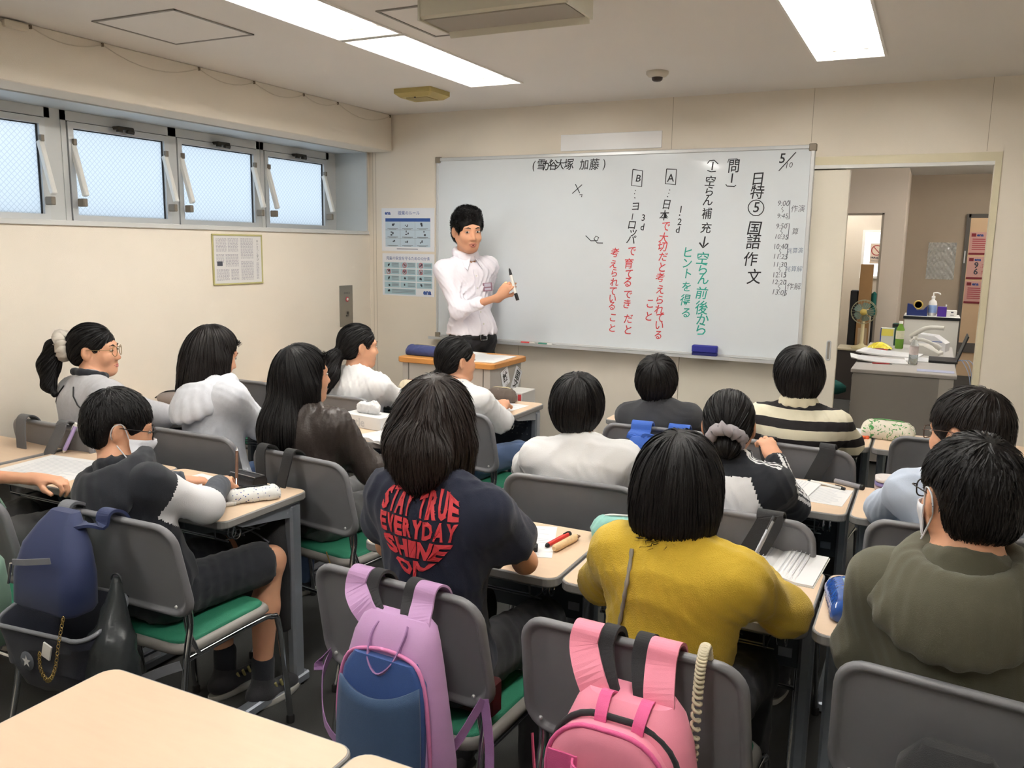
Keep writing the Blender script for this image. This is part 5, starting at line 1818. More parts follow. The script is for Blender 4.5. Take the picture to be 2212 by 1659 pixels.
def face_mask(root, org, fr, s, sd, m_, tint=None):
    """pleated mask following the lower face with ear loops"""
    A = np.linspace(-1.25, 1.25, 19)
    Z = np.linspace(-.028, -.112, 9)
    pts = []
    for z in Z:
        for a in A:
            pts.append((math.sin(a), math.cos(a), z, z))
    Pq = np.array(pts)
    rad = np.full(len(Pq), .17)
    cen = np.array([0, .0, 0])
    for _ in range(40):
        loc = np.stack([Pq[:, 0] * rad, Pq[:, 1] * rad, Pq[:, 2]], 1) * s
        Wp = loc @ fr[0].T + fr[1]
        d = sd(Wp, .2)
        rad = rad - np.clip(d - .005, -.02, .02) / s * .7
        rad = np.clip(rad, .03, .2)
    rad = rad.reshape(len(Z), len(A))
    for _ in range(5):                                   # the fabric spans hollows
        sm = rad.copy()
        sm[1:-1] = np.maximum(rad[1:-1], (rad[:-2] + rad[2:]) / 2)
        sm[:, 1:-1] = np.maximum(sm[:, 1:-1], (sm[:, :-2] + sm[:, 2:]) / 2)
        rad = sm
    rad = rad.ravel()
    loc = np.stack([Pq[:, 0] * rad, Pq[:, 1] * rad, Pq[:, 2]], 1) * s
    Wp = loc @ fr[0].T + fr[1] - org
    nA, nZ = len(A), len(Z)
    nrm = (np.stack([Pq[:, 0], Pq[:, 1], 0 * rad], 1) @ fr[0].T) * .0022
    V = np.concatenate([Wp, Wp + nrm])
    F = []
    n = nA * nZ
    for j in range(nZ - 1):
        for i in range(nA - 1):
            a = j * nA + i
            F.append((a, a + nA, a + nA + 1, a + 1)); F.append((n + a, n + a + 1, n + a + nA + 1, n + a + nA))
    for j in range(nZ - 1):
        for i in (0, nA - 1):
            a = j * nA + i
            F.append((a, a + nA, n + a + nA, n + a))
    for i in range(nA - 1):
        for j in (0, nZ - 1):
            a = j * nA + i
            F.append((a, a + 1, n + a + 1, n + a))
    mi = None
    mats = [m_]
    if tint is not None:
        mats = [m_, tint]
        C_ = np.array([np.mean([V[q] for q in f_], 0) for f_ in F])
        lz = ((C_ + org - fr[1]) @ fr[0])[:, 2] / s
        mi = (lz < -.082).astype(int)
    o = obj('face_mask', np_mesh('face_mask', V, np.array(F), True, mi), mats, root)
    f = place(root, org, fr, s)
    for q in (-1, 1):
        mb = MB()
        e0 = Wp[(nA - 1 if q > 0 else 0)]
        e1 = Wp[(nZ - 1) * nA + (nA - 1 if q > 0 else 0)]
        mb.tube(smooth_path([tuple(e0), f((q * .082, .0, .012)), f((q * .083, -.024, .006)), f((q * .080, -.028, -.022)), f((q * .074, -.008, -.050)), tuple(e1)], 5), .0018 * s, n=6)
        mb.build('ear_loop', m_, o)
    return o


def make_shoe(root, org, A, fwd, m_, m_s, sc=1.0):
    A = V3(A)
    fwd = unit(V3((fwd[0], fwd[1], 0)))
    sd = SD()
    h = V3((A[0], A[1], .045)) - fwd * .035 * sc
    t = V3((A[0], A[1], .036)) + fwd * .135 * sc
    sd.cone(h, t, .040 * sc, .034 * sc, .02, sq=((0, 0, 1), .8))
    sd.cone(V3((A[0], A[1], .06)), V3((A[0], A[1], .095)), .043 * sc, .042 * sc, .03)
    sd.cut((0, 0, -1), (0, 0, .016))
    o = sd_obj('shoe', sd, .009, m_, root, org)
    mb = MB()
    s_ = V3((-fwd[1], fwd[0], 0))
    lp = []
    for z, k_ in ((.0, .95), (.006, 1.05), (.022, 1.02)):
        ring_ = []
        for i in range(20):
            a = 2 * PI * i / 20
            u, v = math.cos(a), math.sin(a)
            p = h * .5 + t * .5 + fwd * (u * .128 * sc * k_) + s_ * (v * (.042 + .004 * u) * sc * k_)
            ring_.append((p[0] - org[0], p[1] - org[1], z))
        lp.append(ring_)
    mb.loops(lp)
    mb.build('sole', m_s, o)


def make_person(name, label, P, N, H, hrot, shw=.145, yaw=0.0, hs=.95, g=.92, E=None, W=None, top=None, bottoms=None, hair=None,
                sleeve='long', collar='crew', off=.018, fold=.004, group=None, skin=None, seed=1, hand_n=None, curl=(.9, .9, .9, .9),
                bare_legs=False, knees=None, ankles=None, zone=None, trim=None, tilt=0.0, hcut=None, h=.0075, no_legs=False, short_t=.72, shoes=None, foff=.0, extra_top=None, gaze=0.0, openm=False, hair_n=1500, armr=None, sdrop=.045, cuff=.94, hand_f=None, th=.0085):
    """seated or standing figure from its joints; E, W = (left, right) elbows and wrists"""
    P, N, H = V3(P), V3(N), V3(H)
    root = empty(name, (P[0], P[1], 0))
    tag(root, label, 'person', group)
    org = V3((P[0], P[1], 0))
    ex = V3((math.cos(yaw), math.sin(yaw), math.sin(tilt)))
    ex = unit(ex)
    up_ = unit(N - P)
    fwd = unit(np.cross(up_, ex))
    ex = unit(np.cross(fwd, up_))
    SL = N - ex * shw - up_ * sdrop + fwd * .005
    SR = N + ex * shw - up_ * sdrop + fwd * .005
    fy = V3((-math.sin(yaw), math.cos(yaw), 0))
    xx = V3((math.cos(yaw), math.sin(yaw), 0))
    E = list(E) if E else [None, None]
    W = list(W) if W else [None, None]
    for i, (S, q) in enumerate(((SL, -1), (SR, 1))):
        if E[i] is None:
            E[i] = S + xx * q * .055 + fy * .07 + V3((0, 0, -.19))
        if W[i] is None:
            e = V3(E[i])
            W[i] = V3((0, 0, .735)) + V3((e[0], e[1], 0)) + fy * .19 - xx * q * .07
        E[i], W[i] = V3(E[i]), V3(W[i])
    J = dict(N=N, SL=SL, SR=SR, P=P, ex=ex, up=up_, fw=fwd, E=E, W=W, fy=fy, xx=xx)
    fr = (rotm(*hrot), H)
    skin = skin or SKIN
    # ---- body
    sd = SD()
    head_prims(sd, fr, N + up_ * .0 + fwd * .012, hs, .045 if hs < 1 else .050)
    torso_prims(sd, J, -.006, g)
    ar = armr or (.037, .032, .031, .023)
    for i in (0, 1):
        S = (SL, SR)[i]
        arm_prims(sd, S, E[i], W[i], -.004, g, r=ar)
        f = W[i] - E[i] if hand_f is None or hand_f[i] is None else V3(hand_f[i])
        hn = V3((0, 0, -1)) if hand_n is None or hand_n[i] is None else V3(hand_n[i])
        c_ = curl if not isinstance(curl, dict) else curl[i]
        hand_prims(sd, W[i], f, hn, -1 if i == 1 else 1, .90 * (hs / .95) if hs < 1 else .98, c_)
    if knees is None:
        knees = [P + fy * .36 + xx * q * .11 + V3((0, 0, -.025)) for q in (-1, 1)]
    if ankles is None:
        ankles = [V3((k_[0], k_[1], .10)) - fy * .04 + xx * q * .01 for k_, q in zip(knees, (-1, 1))]
    knees = [V3(k_) for k_ in knees]; ankles = [V3(k_) for k_ in ankles]
    if bare_legs:
        for q, k_, a_ in zip((-1, 1), knees, ankles):
            sd.cone(P + xx * q * .075 + V3((0, 0, -.01)), k_, .070 * g, .050 * g, .04)
            sd.cone(k_, k_ * .6 + a_ * .4 - fy * .012, .047 * g, .049 * g, .03)
            sd.cone(k_ * .6 + a_ * .4 - fy * .012, a_, .049 * g, .031 * g, .03)
    body = sd_obj('body', sd, h, skin, root, org)
    # ---- top
    st = SD()
    torso_prims(st, J, off, g)
    for i in (0, 1):
        S = (SL, SR)[i]
        if sleeve == 'long':
            e2 = E[i] + (W[i] - E[i]) * cuff
            arm_prims(st, S, E[i], e2, off * .55, g, k=.05, r=(ar[0] + .002, ar[1] + .002, ar[2] + .001, ar[3] + .003))
            st.cone(e2 + unit(W[i] - E[i]) * .058, e2 + unit(W[i] - E[i]) * .14, .046, .046, .005, sub=True)
        else:
            d_ = unit(E[i] - S)
            L_ = np.linalg.norm(E[i] - S)
            e2 = S + d_ * L_ * short_t
            st.cone(S, e2, ar[0] * g + off * .55, ar[0] * g + off * .6 + .010 + foff, .035)
            st.cone(e2 + d_ * .075, e2 + d_ * .20, .072, .072, .006, sub=True)
    if collar in ('crew', 'hood', 'polo', 'stand'):
        cN = N + up_ * .018 + fwd * .012
        if collar == 'crew':
            ring_prims(st, cN, .056 * (hs / .95), .0105, ex, fwd, up_, .30)
        elif collar == 'stand':
            ring_prims(st, cN, .060, .014, ex, fwd, up_, .22); ring_prims(st, cN + up_ * .022, .057, .012, ex, fwd, up_, .22)
        elif collar == 'hood':
            ring_prims(st, cN, .058 * (hs / .95), .012, ex, fwd, up_, .30)
    if extra_top:
        extra_top(st, J)
    if hcut is not None:
        st.cut((0, 0, -1), (0, 0, hcut), k=.01)
    if fold:
        st.disp = folds(seed, fold * .75)
    z = None
    if zone is not None:
        z = lambda C_: zone(C_, J)
    topo = sd_obj('top', st, th, top, root, org, zone=z)
    if collar == 'hood':                                  # hood lying folded on the shoulders and back
        hd_ = SD()
        A_ = np.linspace(.55, 2 * PI - .55, 19)
        rim, bot = [], []
        dep = .084 * g + off
        for a_ in A_:
            b_ = (1 - math.cos(a_)) / 2
            d_ = fwd * math.cos(a_) + ex * math.sin(a_)
            sway = .012 * math.sin(a_ * 2 + seed)
            rim.append(N + fwd * .010 + d_ * (.072 + .030 * b_) + up_ * (.016 + .012 * (1 - b_) - .020 * b_))
            bot.append(N + d_ * (.086 + (dep - .068) * b_ + sway) + ex * math.sin(a_) * .030 * b_ + up_ * (.000 - .125 * b_ ** 1.6))
        for i in range(len(A_) - 1):
            hd_.cone(rim[i], rim[i + 1], .018, k=.02)
            hd_.cone(bot[i], bot[i + 1], .016, k=.012)
        for i in range(len(A_)):
            hd_.cone(rim[i], bot[i], .015, .015, .02)
            if i + 1 < len(A_):
                for t_, bul in ((.22, .008), (.42, .012), (.62, .010), (.82, .005)):
                    hd_.cone(rim[i] * (1 - t_) + bot[i] * t_ - fwd * bul, rim[i + 1] * (1 - t_) + bot[i + 1] * t_ - fwd * bul, .0165, k=.025)
        hd_.disp = folds(seed + 3, .0025)
        sd_obj('hood', hd_, .0075, top[0] if isinstance(top, (list, tuple)) else top, root, org)
    if trim is not None:                                  # coloured neckband
        tr2 = SD()
        ring_prims(tr2, N + up_ * .022 + fwd * .012, .055, .012, ex, fwd, up_, .30)
        sd_obj('neckband', tr2, .007, trim, root, org)
    # ---- legs
    if not no_legs:
        sb = SD()
        o2 = .012
        B = np.stack([xx, fy, V3((0, 0, 1))], 1)
        sb.ell(P + V3((0, 0, -.01)), (.135 * g + .006, .105 * g + .004, .082), .05, rot=B)
        for q, k_, a_ in zip((-1, 1), knees, ankles):
            e_ = k_ if not bare_legs else P + xx * q * .07 + (k_ - P - xx * q * .07) * .86
            sb.cone(P + xx * q * .07 + V3((0, 0, -.012)), e_, .072 * g + o2, (.054 if not bare_legs else .066) * g + o2, .05)
            if not bare_legs:
                sb.cone(k_, a_ + V3((0, 0, -.02)), .050 * g + o2, .036 * g + o2, .03)
            else:
                d_ = unit(k_ - P)
                sb.ell(e_ + d_ * .085, (.075, .085, .075), .005, sub=True)
        sb.disp = folds(seed + 7, .004)
        sd_obj('trousers' if not bare_legs else 'shorts', sb, .010, bottoms, root, org)
        for q, a_ in zip((-1, 1), ankles):
            make_shoe(root, org, a_, fy, shoes[0] if shoes else SHOE, shoes[1] if shoes else SOLE, .88 if hs < 1 else 1.05)
    face_parts(root, org, fr, hs, gaze, openm)
    ctx = dict(root=root, org=org, fr=fr, hs=hs, sd=sd, st=st, J=J, top=topo, body=body)
    if hair is not None:
        hair(ctx)
    return ctx


SHOE = cloth('sneaker_dark', (46, 46, 50), .7)
SOLE = mat('sneaker_sole', (190, 188, 182), .6)

# ---------------------------------------------------------------- clothing materials
C_NAVY = cloth('navy_jersey', (24, 30, 52))
C_MUST = cloth('mustard_knit', (196, 164, 44), bscale=420, bump=.5)
C_OLIVE = cloth('olive_fleece', (84, 82, 66))
C_BLACK = cloth('black_fleece', (27, 30, 38))
C_WHITE = cloth('white_fleece', (234, 234, 236))
C_WHITE2 = cloth('white_jersey', (238, 238, 238))
C_SLATE = cloth('slate_fleece', (58, 64, 74))
C_BROWN = mat('brown_leather', (58, 50, 46), .42, bump=.3, bscale=160, var=.12, vscale=12)
C_ASH = cloth('ash_fleece', (222, 225, 232), var=.08, vscale=60)
C_GREY = cloth('heather_grey_fleece', (186, 186, 190), var=.1, vscale=80)
C_CHAR = cloth('charcoal_jersey', (56, 57, 61))
C_SKY = cloth('pale_blue_cotton', (190, 202, 220))
C_DENIM = cloth('denim', (70, 92, 128), bscale=900)
C_TROUS = cloth('dark_trousers', (38, 38, 44))
C_GTROUS = cloth('grey_sweatpants', (96, 96, 96))
C_SHIRT = mat('white_shirt', (242, 238, 246), .7, bump=.12, bscale=500, var=.02, vscale=6)
stripe = mat('striped_polo', (222, 216, 190), .85, bump=.35, bscale=700)
_nt = stripe.node_tree
_tc = _nt.nodes.new('ShaderNodeTexCoord'); _sx = _nt.nodes.new('ShaderNodeSeparateXYZ')
_nt.links.new(_tc.outputs['Object'], _sx.inputs[0])
_no = _nt.nodes.new('ShaderNodeTexNoise'); _no.inputs['Scale'].default_value = 5
_nt.links.new(_tc.outputs['Object'], _no.inputs['Vector'])
_m0 = _nt.nodes.new('ShaderNodeMath'); _m0.operation = 'MULTIPLY_ADD'; _m0.inputs[1].default_value = .02; _nt.links.new(_no.outputs['Fac'], _m0.inputs[0]); _nt.links.new(_sx.outputs['Z'], _m0.inputs[2])
_m1 = _nt.nodes.new('ShaderNodeMath'); _m1.operation = 'MULTIPLY_ADD'; _m1.inputs[1].default_value = 1 / .076; _m1.inputs[2].default_value = .12; _nt.links.new(_m0.outputs[0], _m1.inputs[0])
_m2 = _nt.nodes.new('ShaderNodeMath'); _m2.operation = 'FRACT'; _nt.links.new(_m1.outputs[0], _m2.inputs[0])
_m3 = _nt.nodes.new('ShaderNodeMath'); _m3.operation = 'GREATER_THAN'; _m3.inputs[1].default_value = .52; _nt.links.new(_m2.outputs[0], _m3.inputs[0])
_mx = _nt.nodes.new('ShaderNodeMix'); _mx.data_type = 'RGBA'; _mx.inputs['A'].default_value = srgb(224, 218, 194); _mx.inputs['B'].default_value = srgb(34, 30, 32)
_nt.links.new(_m3.outputs[0], _mx.inputs['Factor']); _nt.links.new(_mx.outputs['Result'], _nt.nodes['Principled BSDF'].inputs['Base Color'])
C_CREAM = cloth('cream_collar', (224, 216, 188))
M_MASK = mat('mask_white', (216, 218, 224), .8, bump=.2, bscale=300)
M_MASK_L = mat('mask_lilac', (186, 166, 208), .8)
M_GLB = mat('glasses_black', (24, 24, 26), .25)
M_GLG = mat('glasses_gold', (150, 128, 88), .3, metal=.8)
M_GLT = mat('glasses_brown', (84, 62, 50), .25)


def hair_simple(style, m_, seed, n=1500, top=0.0, L=.075, extra=None, **k):
    def f(c):
        sd = SD()
        hair_cap(sd, c['fr'], c['hs'], style, top)
        if extra:
            extra(sd, c)
        build_hair(c['root'], c['org'], sd, c['fr'], c['hs'], m_, seed, n=n, L=L, **k)
    return f


def scrunchie(c, m_, pos, R, r, axis, seed=3, n=26):
    """gathered fabric ring"""
    fr, s = c['fr'], c['hs']
    ctr = fr[0] @ (V3(pos) * s) + fr[1] - c['org']
    ax = unit(fr[0] @ V3(axis))
    a1 = unit(np.cross(ax, (0.3, .1, .9)))
    a2 = np.cross(ax, a1)
    rr_ = random.Random(seed)
    pts, rs = [], []
    for i in range(n):
        a = 2 * PI * i / n
        q = 1 + .22 * math.sin(i * 2.4) + rr_.uniform(-.1, .1)
        p = ctr + (a1 * math.cos(a) + a2 * math.sin(a)) * R * (1 + .08 * math.sin(3.1 * i)) + ax * .008 * math.sin(i * 1.9)
        pts.append(tuple(p)); rs.append(r * q)
    mb = MB(); mb.tube(pts, rs, n=9, closed=True)
    mb.build('scrunchie', m_, c['root'])


# ================================================================== CAST
# --- pupil in navy heart T-shirt
def x10(sd, c):
    fr, s, J = c['fr'], c['hs'], c['J']
    N, up_, fw_, ex = J['N'], J['up'], J['fw'], J['ex']
    a = fr[0] @ V3((0, -.05, -.07)) + fr[1]
    b = N - fw_ * .066 + up_ * .075
    sd.cone(a, b, .085, .060, .05, sq=(fw_, .66))
    sd.cone(a - ex * .055, b - ex * .050 + up_ * .012, .040, .024, .04, sq=(fw_, .7))
    sd.cone(b, b - up_ * .040 - fw_ * .012 - ex * .015, .042, .014, .04, sq=(fw_, .6))
    for q in (-1, 1):
        sd.cone(fr[0] @ V3((q * .072, .0, -.05)) + fr[1], fr[0] @ V3((q * .080, -.005, -.118)) + fr[1], .030, .020, .03)


c10 = make_person('person', 'pupil with shoulder-length dark hair in navy T-shirt with red heart lettering', (2.035, -3.36, .54), (2.040, -3.365, .985), (1.997, -3.30, 1.118), (.30, -.12, .06),
                  shw=.145, yaw=-.04, hs=.97, g=.95, E=((1.835, -3.27, .765), (2.200, -3.205, .765)), W=((1.90, -3.05, .742), (2.09, -3.03, .745)), top=C_NAVY, bottoms=C_TROUS,
                  hair=hair_simple('lob', HAIR_BR, 10, 1900, extra=x10, L=.10, falling=True, hem=1.03, wob=.3, tip=.010), sleeve='short', short_t=.50, off=.024, fold=.005, seed=10, foff=.010)
# --- pupil in mustard sweater
c11 = make_person('person', 'pupil with dark bob haircut in mustard yellow sweater writing at the desk', (2.60, -3.34, .53), (2.618, -3.335, .922), (2.597, -3.275, 1.042), (.05, -.22, .0),
                  shw=.135, yaw=-.05, hs=.96, g=.93, E=((2.405, -3.20, .752), (2.822, -3.185, .760)), W=((2.50, -3.02, .745), (2.735, -2.99, .75)), top=C_MUST, bottoms=C_TROUS,
                  hair=hair_simple('bob', HAIR_B, 11, 1900, L=.12, hem=.955, falling=True, wob=.14, tip=.004), off=.030, fold=.005, seed=11)
# --- pupil in olive hoodie
c12 = make_person('person', 'pupil with cropped hair, white mask and glasses in olive hoodie', (3.16, -3.31, .54), (3.150, -3.315, .965), (3.148, -3.27, 1.095), (.42, -.06, .0),
                  shw=.142, sdrop=.052, yaw=-.06, hs=1.0, g=.99, E=((2.985, -3.27, .745), (3.40, -3.25, .75)), W=((3.02, -3.06, .75), (3.30, -3.04, .75)), top=C_OLIVE, bottoms=C_TROUS,
                  hair=hair_simple('crop', HAIR_B, 12, 2400, L=.036, w=.0030, tip=.004, wob=.35, ears=True, nape=-.085), collar='hood', off=.026, fold=.005, seed=12)
face_mask(c12['root'], c12['org'], c12['fr'], 1.0, c12['sd'], M_MASK)
glasses(c12['root'], c12['org'], c12['fr'], 1.0, M_GLB, square=True)


# --- masked pupil writing, black and white hoodie
def z9(C_, J):
    mi = np.zeros(len(C_), int)
    for i, S in ((0, J['SL']), (1, J['SR'])):
        E_, W_ = J['E'][i], J['W'][i]
        ba = E_ - S
        t = ((C_ - S) @ ba) / (ba @ ba)
        d = np.linalg.norm(C_ - S - np.clip(t, 0, 1)[:, None] * ba, axis=1)
        wb_ = W_ - E_
        t2 = ((C_ - E_) @ wb_) / (wb_ @ wb_)
        d2 = np.linalg.norm(C_ - E_ - np.clip(t2, 0, 1)[:, None] * wb_, axis=1)
        on = (d < .085) & (t > .28)
        mi = np.where(on & (t > .28), 1, mi)
        mi = np.where((d2 < .08) & (t2 > .05), 2, mi)
    return mi


c9 = make_person('person', 'masked pupil with glasses in black hoodie with white sleeve bands, writing', (1.06, -3.36, .53), (0.965, -3.385, .875), (0.925, -3.335, .995), (-.62, -.22, -.05),
                 shw=.134, sdrop=.055, yaw=-.10, hs=.95, g=.90, E=((.78, -3.25, .76), (1.165, -3.245, .760)), W=((.86, -3.06, .745), (1.048, -3.075, .765)), top=[C_BLACK, C_WHITE, C_SLATE], bottoms=C_BLACK,
                 th=.0055, hair=hair_simple('crop', HAIR_B, 9, 2000, L=.032, w=.0030, tip=.003, wob=.35, ears=True, nape=-.075), collar='hood', off=.024, fold=.005, seed=9, bare_legs=True, zone=z9, curl=(1.2, 1.2, 1.2, 1.2),
                 knees=((.96, -2.99, .50), (1.165, -2.98, .50)), ankles=((.99, -3.03, .11), (1.15, -3.02, .11)))
face_mask(c9['root'], c9['org'], c9['fr'], .95, c9['sd'], M_MASK, M_MASK_L)
glasses(c9['root'], c9['org'], c9['fr'], .95, M_GLB, square=True)
for q, a_ in ((-1, (.99, -3.03, .11)), (1, (1.15, -3.02, .11))):
    s_ = SD(); s_.cone((a_[0], a_[1], .07), (a_[0], a_[1] + .004, .155), .036, .038, .01)
    sd_obj('sock', s_, .008, C_BLACK, c9['root'], c9['org'])
    mb = MB()
    for k in range(3):
        mb.box((a_[0] + .034 - .01 * 0 - 1.06, a_[1] + .028 + k * .026 + 3.36, .060), (.006, .010, .046), rot=(.5, .18, 0), bev=.002)
    mb.build('shoe_stripes', mat('shoe_stripe_khaki', (176, 166, 110), .6), c9['root'])


# --- pupil in brown leather jacket, long black hair
def x5(sd, c):
    fr, J = c['fr'], c['J']
    N, up_, fw_, ex = J['N'], J['up'], J['fw'], J['ex']
    a = fr[0] @ V3((0, -.055, -.08)) + fr[1]
    b = N - fw_ * .085 - up_ * .06 - ex * .055
    e = b - up_ * .115 - ex * .055 + fw_ * .02
    sd.cone(a, b, .085, .080, .05, sq=(fw_, .62))
    sd.cone(b, e, .078, .040, .05, sq=(fw_, .5))
    sd.cone(fr[0] @ V3((.078, .0, -.04)) + fr[1], fr[0] @ V3((.098, .015, -.16)) + fr[1], .026, .014, .03)
    sd.cone(fr[0] @ V3((-.078, .0, -.04)) + fr[1], N - ex * .12 - up_ * .07 + fw_ * .0, .032, .036, .04)


c5 = make_person('person', 'pupil with long straight black hair in dark brown leather jacket', (1.02, -2.58, .53), (.990, -2.585, .915), (.957, -2.55, 1.055), (-.55, .02, .03),
                 shw=.150, yaw=-.12, hs=.96, g=.98, E=((.775, -2.48, .72), (1.235, -2.50, .70)), W=((.86, -2.27, .68), (1.13, -2.29, .66)), top=C_BROWN, bottoms=C_GTROUS,
                 hair=hair_simple('long', HAIR_B, 5, 1900, extra=x5, L=.17, falling=True, hem=.86, wob=.10, tip=.004), off=.030, fold=.007, seed=5, collar='crew')
# --- pupil in plain white sweatshirt
c6 = make_person('person', 'short-haired pupil in plain white sweatshirt, seen from behind, second row', (2.06, -2.43, .53), (2.035, -2.450, .885), (2.008, -2.40, 1.010), (.22, -.05, .02),
                 shw=.155, yaw=.06, hs=.94, g=.93, E=((1.775, -2.29, .745), (2.235, -2.26, .765)), W=((1.88, -2.10, .745), (2.13, -2.07, .745)), top=C_WHITE2, bottoms=C_TROUS,
                 hair=hair_simple('bowl', HAIR_B, 6, 1600, L=.10, wob=.12, tip=.003), off=.026, fold=.006, seed=6)


# --- pupil with bun and grey scrunchie, track top
def z7(C_, J):
    mi = np.zeros(len(C_), int)
    N, up_, ex, fw_ = J['N'], J['up'], J['ex'], J['fw']
    rel = C_ - N
    hgt = rel @ up_
    lat = np.abs(rel @ ex)
    mi = np.where((hgt > -.015) | (lat > .075 + (-hgt) * .42), 1, mi)
    for i, S in ((0, J['SL']), (1, J['SR'])):
        q = -1 if i == 0 else 1
        for A, B in ((N, S), (S, J['E'][i]), (J['E'][i], J['W'][i])):
            ba = B - A
            t = np.clip(((C_ - A) @ ba) / (ba @ ba), -.02, 1.02)
            v = C_ - A - t[:, None] * ba
            out = unit(np.cross(ba, np.cross(unit(ex * q + up_ * .6), ba)))
            side = unit(np.cross(ba, out))
            o_, s_ = v @ out, v @ side
            d = np.linalg.norm(v, axis=1)
            on = (d < .085) & (o_ > .012) & (t > -.01) & (t < 1.01)
            for ofs in (-.020, 0, .020):
                mi = np.where(on & (np.abs(s_ - ofs) < .0052), 2, mi)
    return mi


def hair7(c):
    sd = SD(); hair_cap(sd, c['fr'], c['hs'], 'pony')
    s = c['hs']
    sd.ell((.006 * s, -.120 * s, -.058 * s), (.042 * s, .036 * s, .040 * s), .012, c['fr'])
    build_hair(c['root'], c['org'], sd, c['fr'], s, HAIR_B, 7, n=1400, L=.09, whorl=(0, .09, .07), grav=.15, wob=.1, tip=.001)
    scrunchie(c, cloth('scrunchie_grey', (150, 144, 148), .9), (.002, -.118, -.030), .044, .017, (0, -.75, -.75), 3, 34)


c7 = make_person('person', 'pupil with hair bun and grey scrunchie in black and white striped track top', (2.55, -2.47, .53), (2.535, -2.455, .880), (2.515, -2.385, 1.000), (.12, -.05, -.02),
                 shw=.140, yaw=-.03, hs=.95, g=.93, E=((2.36, -2.32, .75), (2.715, -2.325, .745)), W=((2.46, -2.12, .745), (2.635, -2.22, .86)), top=[C_WHITE, C_BLACK, C_WHITE2], bottoms=C_TROUS,
                 th=.0055, hair=hair7, off=.022, fold=.004, seed=7, collar='stand', zone=z7)
# --- pupil in pale blue shirt with glasses, right
c8 = make_person('person', 'pupil with brown glasses in pale blue shirt leaning on the right-hand desk', (3.19, -2.42, .53), (3.185, -2.425, .915), (3.172, -2.395, 1.050), (1.02, -.08, .06),
                 shw=.145, yaw=.05, hs=.99, g=.98, E=((2.975, -2.21, .745), (3.40, -2.30, .75)), W=((3.02, -2.03, .742), (3.25, -2.08, .745)), top=C_SKY, bottoms=C_DENIM,
                 hair=hair_simple('short', HAIR_D, 8, 1700, L=.07, top=.004, wob=.25, tip=.006, ears=True, nape=-.085), off=.026, fold=.007, seed=8)
glasses(c8['root'], c8['org'], c8['fr'], .99, M_GLT, square=True)
# --- front row boy in charcoal
c3 = make_person('person', 'short-haired pupil in charcoal T-shirt in the front row looking up', (2.06, -1.52, .53), (2.035, -1.540, .870), (2.020, -1.515, .985), (.15, .28, 0),
                 shw=.138, yaw=.04, hs=.90, g=.88, top=C_CHAR, bottoms=C_TROUS, E=((1.87, -1.42, .72), (2.22, -1.42, .73)), W=((1.93, -1.16, .745), (2.16, -1.12, .745)),
                 hair=hair_simple('bowl', HAIR_B, 33, 1300, L=.08, wob=.2), sleeve='short', off=.024, fold=.004, seed=33, short_t=.8)


# --- front row pupil in striped polo
def x4(st, J):
    pass


c4 = make_person('person', 'pupil in cream and black wide striped polo shirt, front row right', (2.62, -1.56, .53), (2.615, -1.585, .918), (2.602, -1.55, 1.055), (.42, .08, 0),
                 shw=.150, yaw=-.05, hs=.97, g=.97, top=stripe, bottoms=C_TROUS, E=((2.42, -1.42, .75), (2.805, -1.44, .765)), W=((2.52, -1.18, .745), (2.72, -1.16, .745)),
                 hair=hair_simple('bowl', HAIR_B, 44, 1600, L=.10, wob=.12), sleeve='short', off=.026, fold=.004, seed=44, short_t=.9)
_J = c4['J']
sdc = SD()
ring_prims(sdc, _J['N'] + _J['up'] * .016 + _J['fw'] * .012, .066, .013, _J['ex'], _J['fw'], _J['up'], .25)
ring_prims(sdc, _J['N'] + _J['up'] * .038 + _J['fw'] * .012, .058, .011, _J['ex'], _J['fw'], _J['up'], .25, k=.02)
sd_obj('collar', sdc, .007, C_CREAM, c4['root'], c4['org'])


# --- ponytail, white sweatshirt (front row, left)
def hair1(c):
    sd = SD(); hair_cap(sd, c['fr'], c['hs'], 'pony'); s = c['hs']; fr = c['fr']
    a = fr[0] @ (V3((0, -.100, -.030)) * s) + fr[1]
    dn = V3((-.012, -.01, 0))
    sd.cone(a, a + V3((-.012, -.045, -.035)), .026, .036, .015)
    sd.cone(a + V3((-.012, -.045, -.035)), a + V3((-.004, -.070, -.105)), .040, .038, .02)
    sd.cone(a + V3((-.004, -.070, -.105)), a + V3((.004, -.080, -.160)), .036, .012, .02)
    build_hair(c['root'], c['org'], sd, fr, s, HAIR_B, 1, n=1400, L=.09, whorl=(0, .09, .07), grav=.25, wob=.15, tip=.002, falling=True, hem=.9)
    mb = MB(); p = a - c['org']
    mb.tube([tuple(p + V3((.026 * math.cos(t), -.004 + .012 * math.sin(t), .020 * math.sin(t) + .006))) for t in np.linspace(0, 6.0, 13)], .006, n=6, closed=True); mb.build('hair_tie', m_black, c['root'])


c1 = make_person('person', 'front row pupil with tied ponytail in white sweatshirt near the corner', (.49, -1.60, .53), (.497, -1.615, .895), (.494, -1.580, 1.035), (-.62, -.02, 0),
                 shw=.150, yaw=-.15, hs=.95, g=.93, top=C_WHITE2, bottoms=C_DENIM, E=((.31, -1.46, .735), (.70, -1.46, .73)), W=((.40, -1.25, .745), (.655, -1.255, .745)), hair=hair1, off=.030, fold=.006, seed=21)


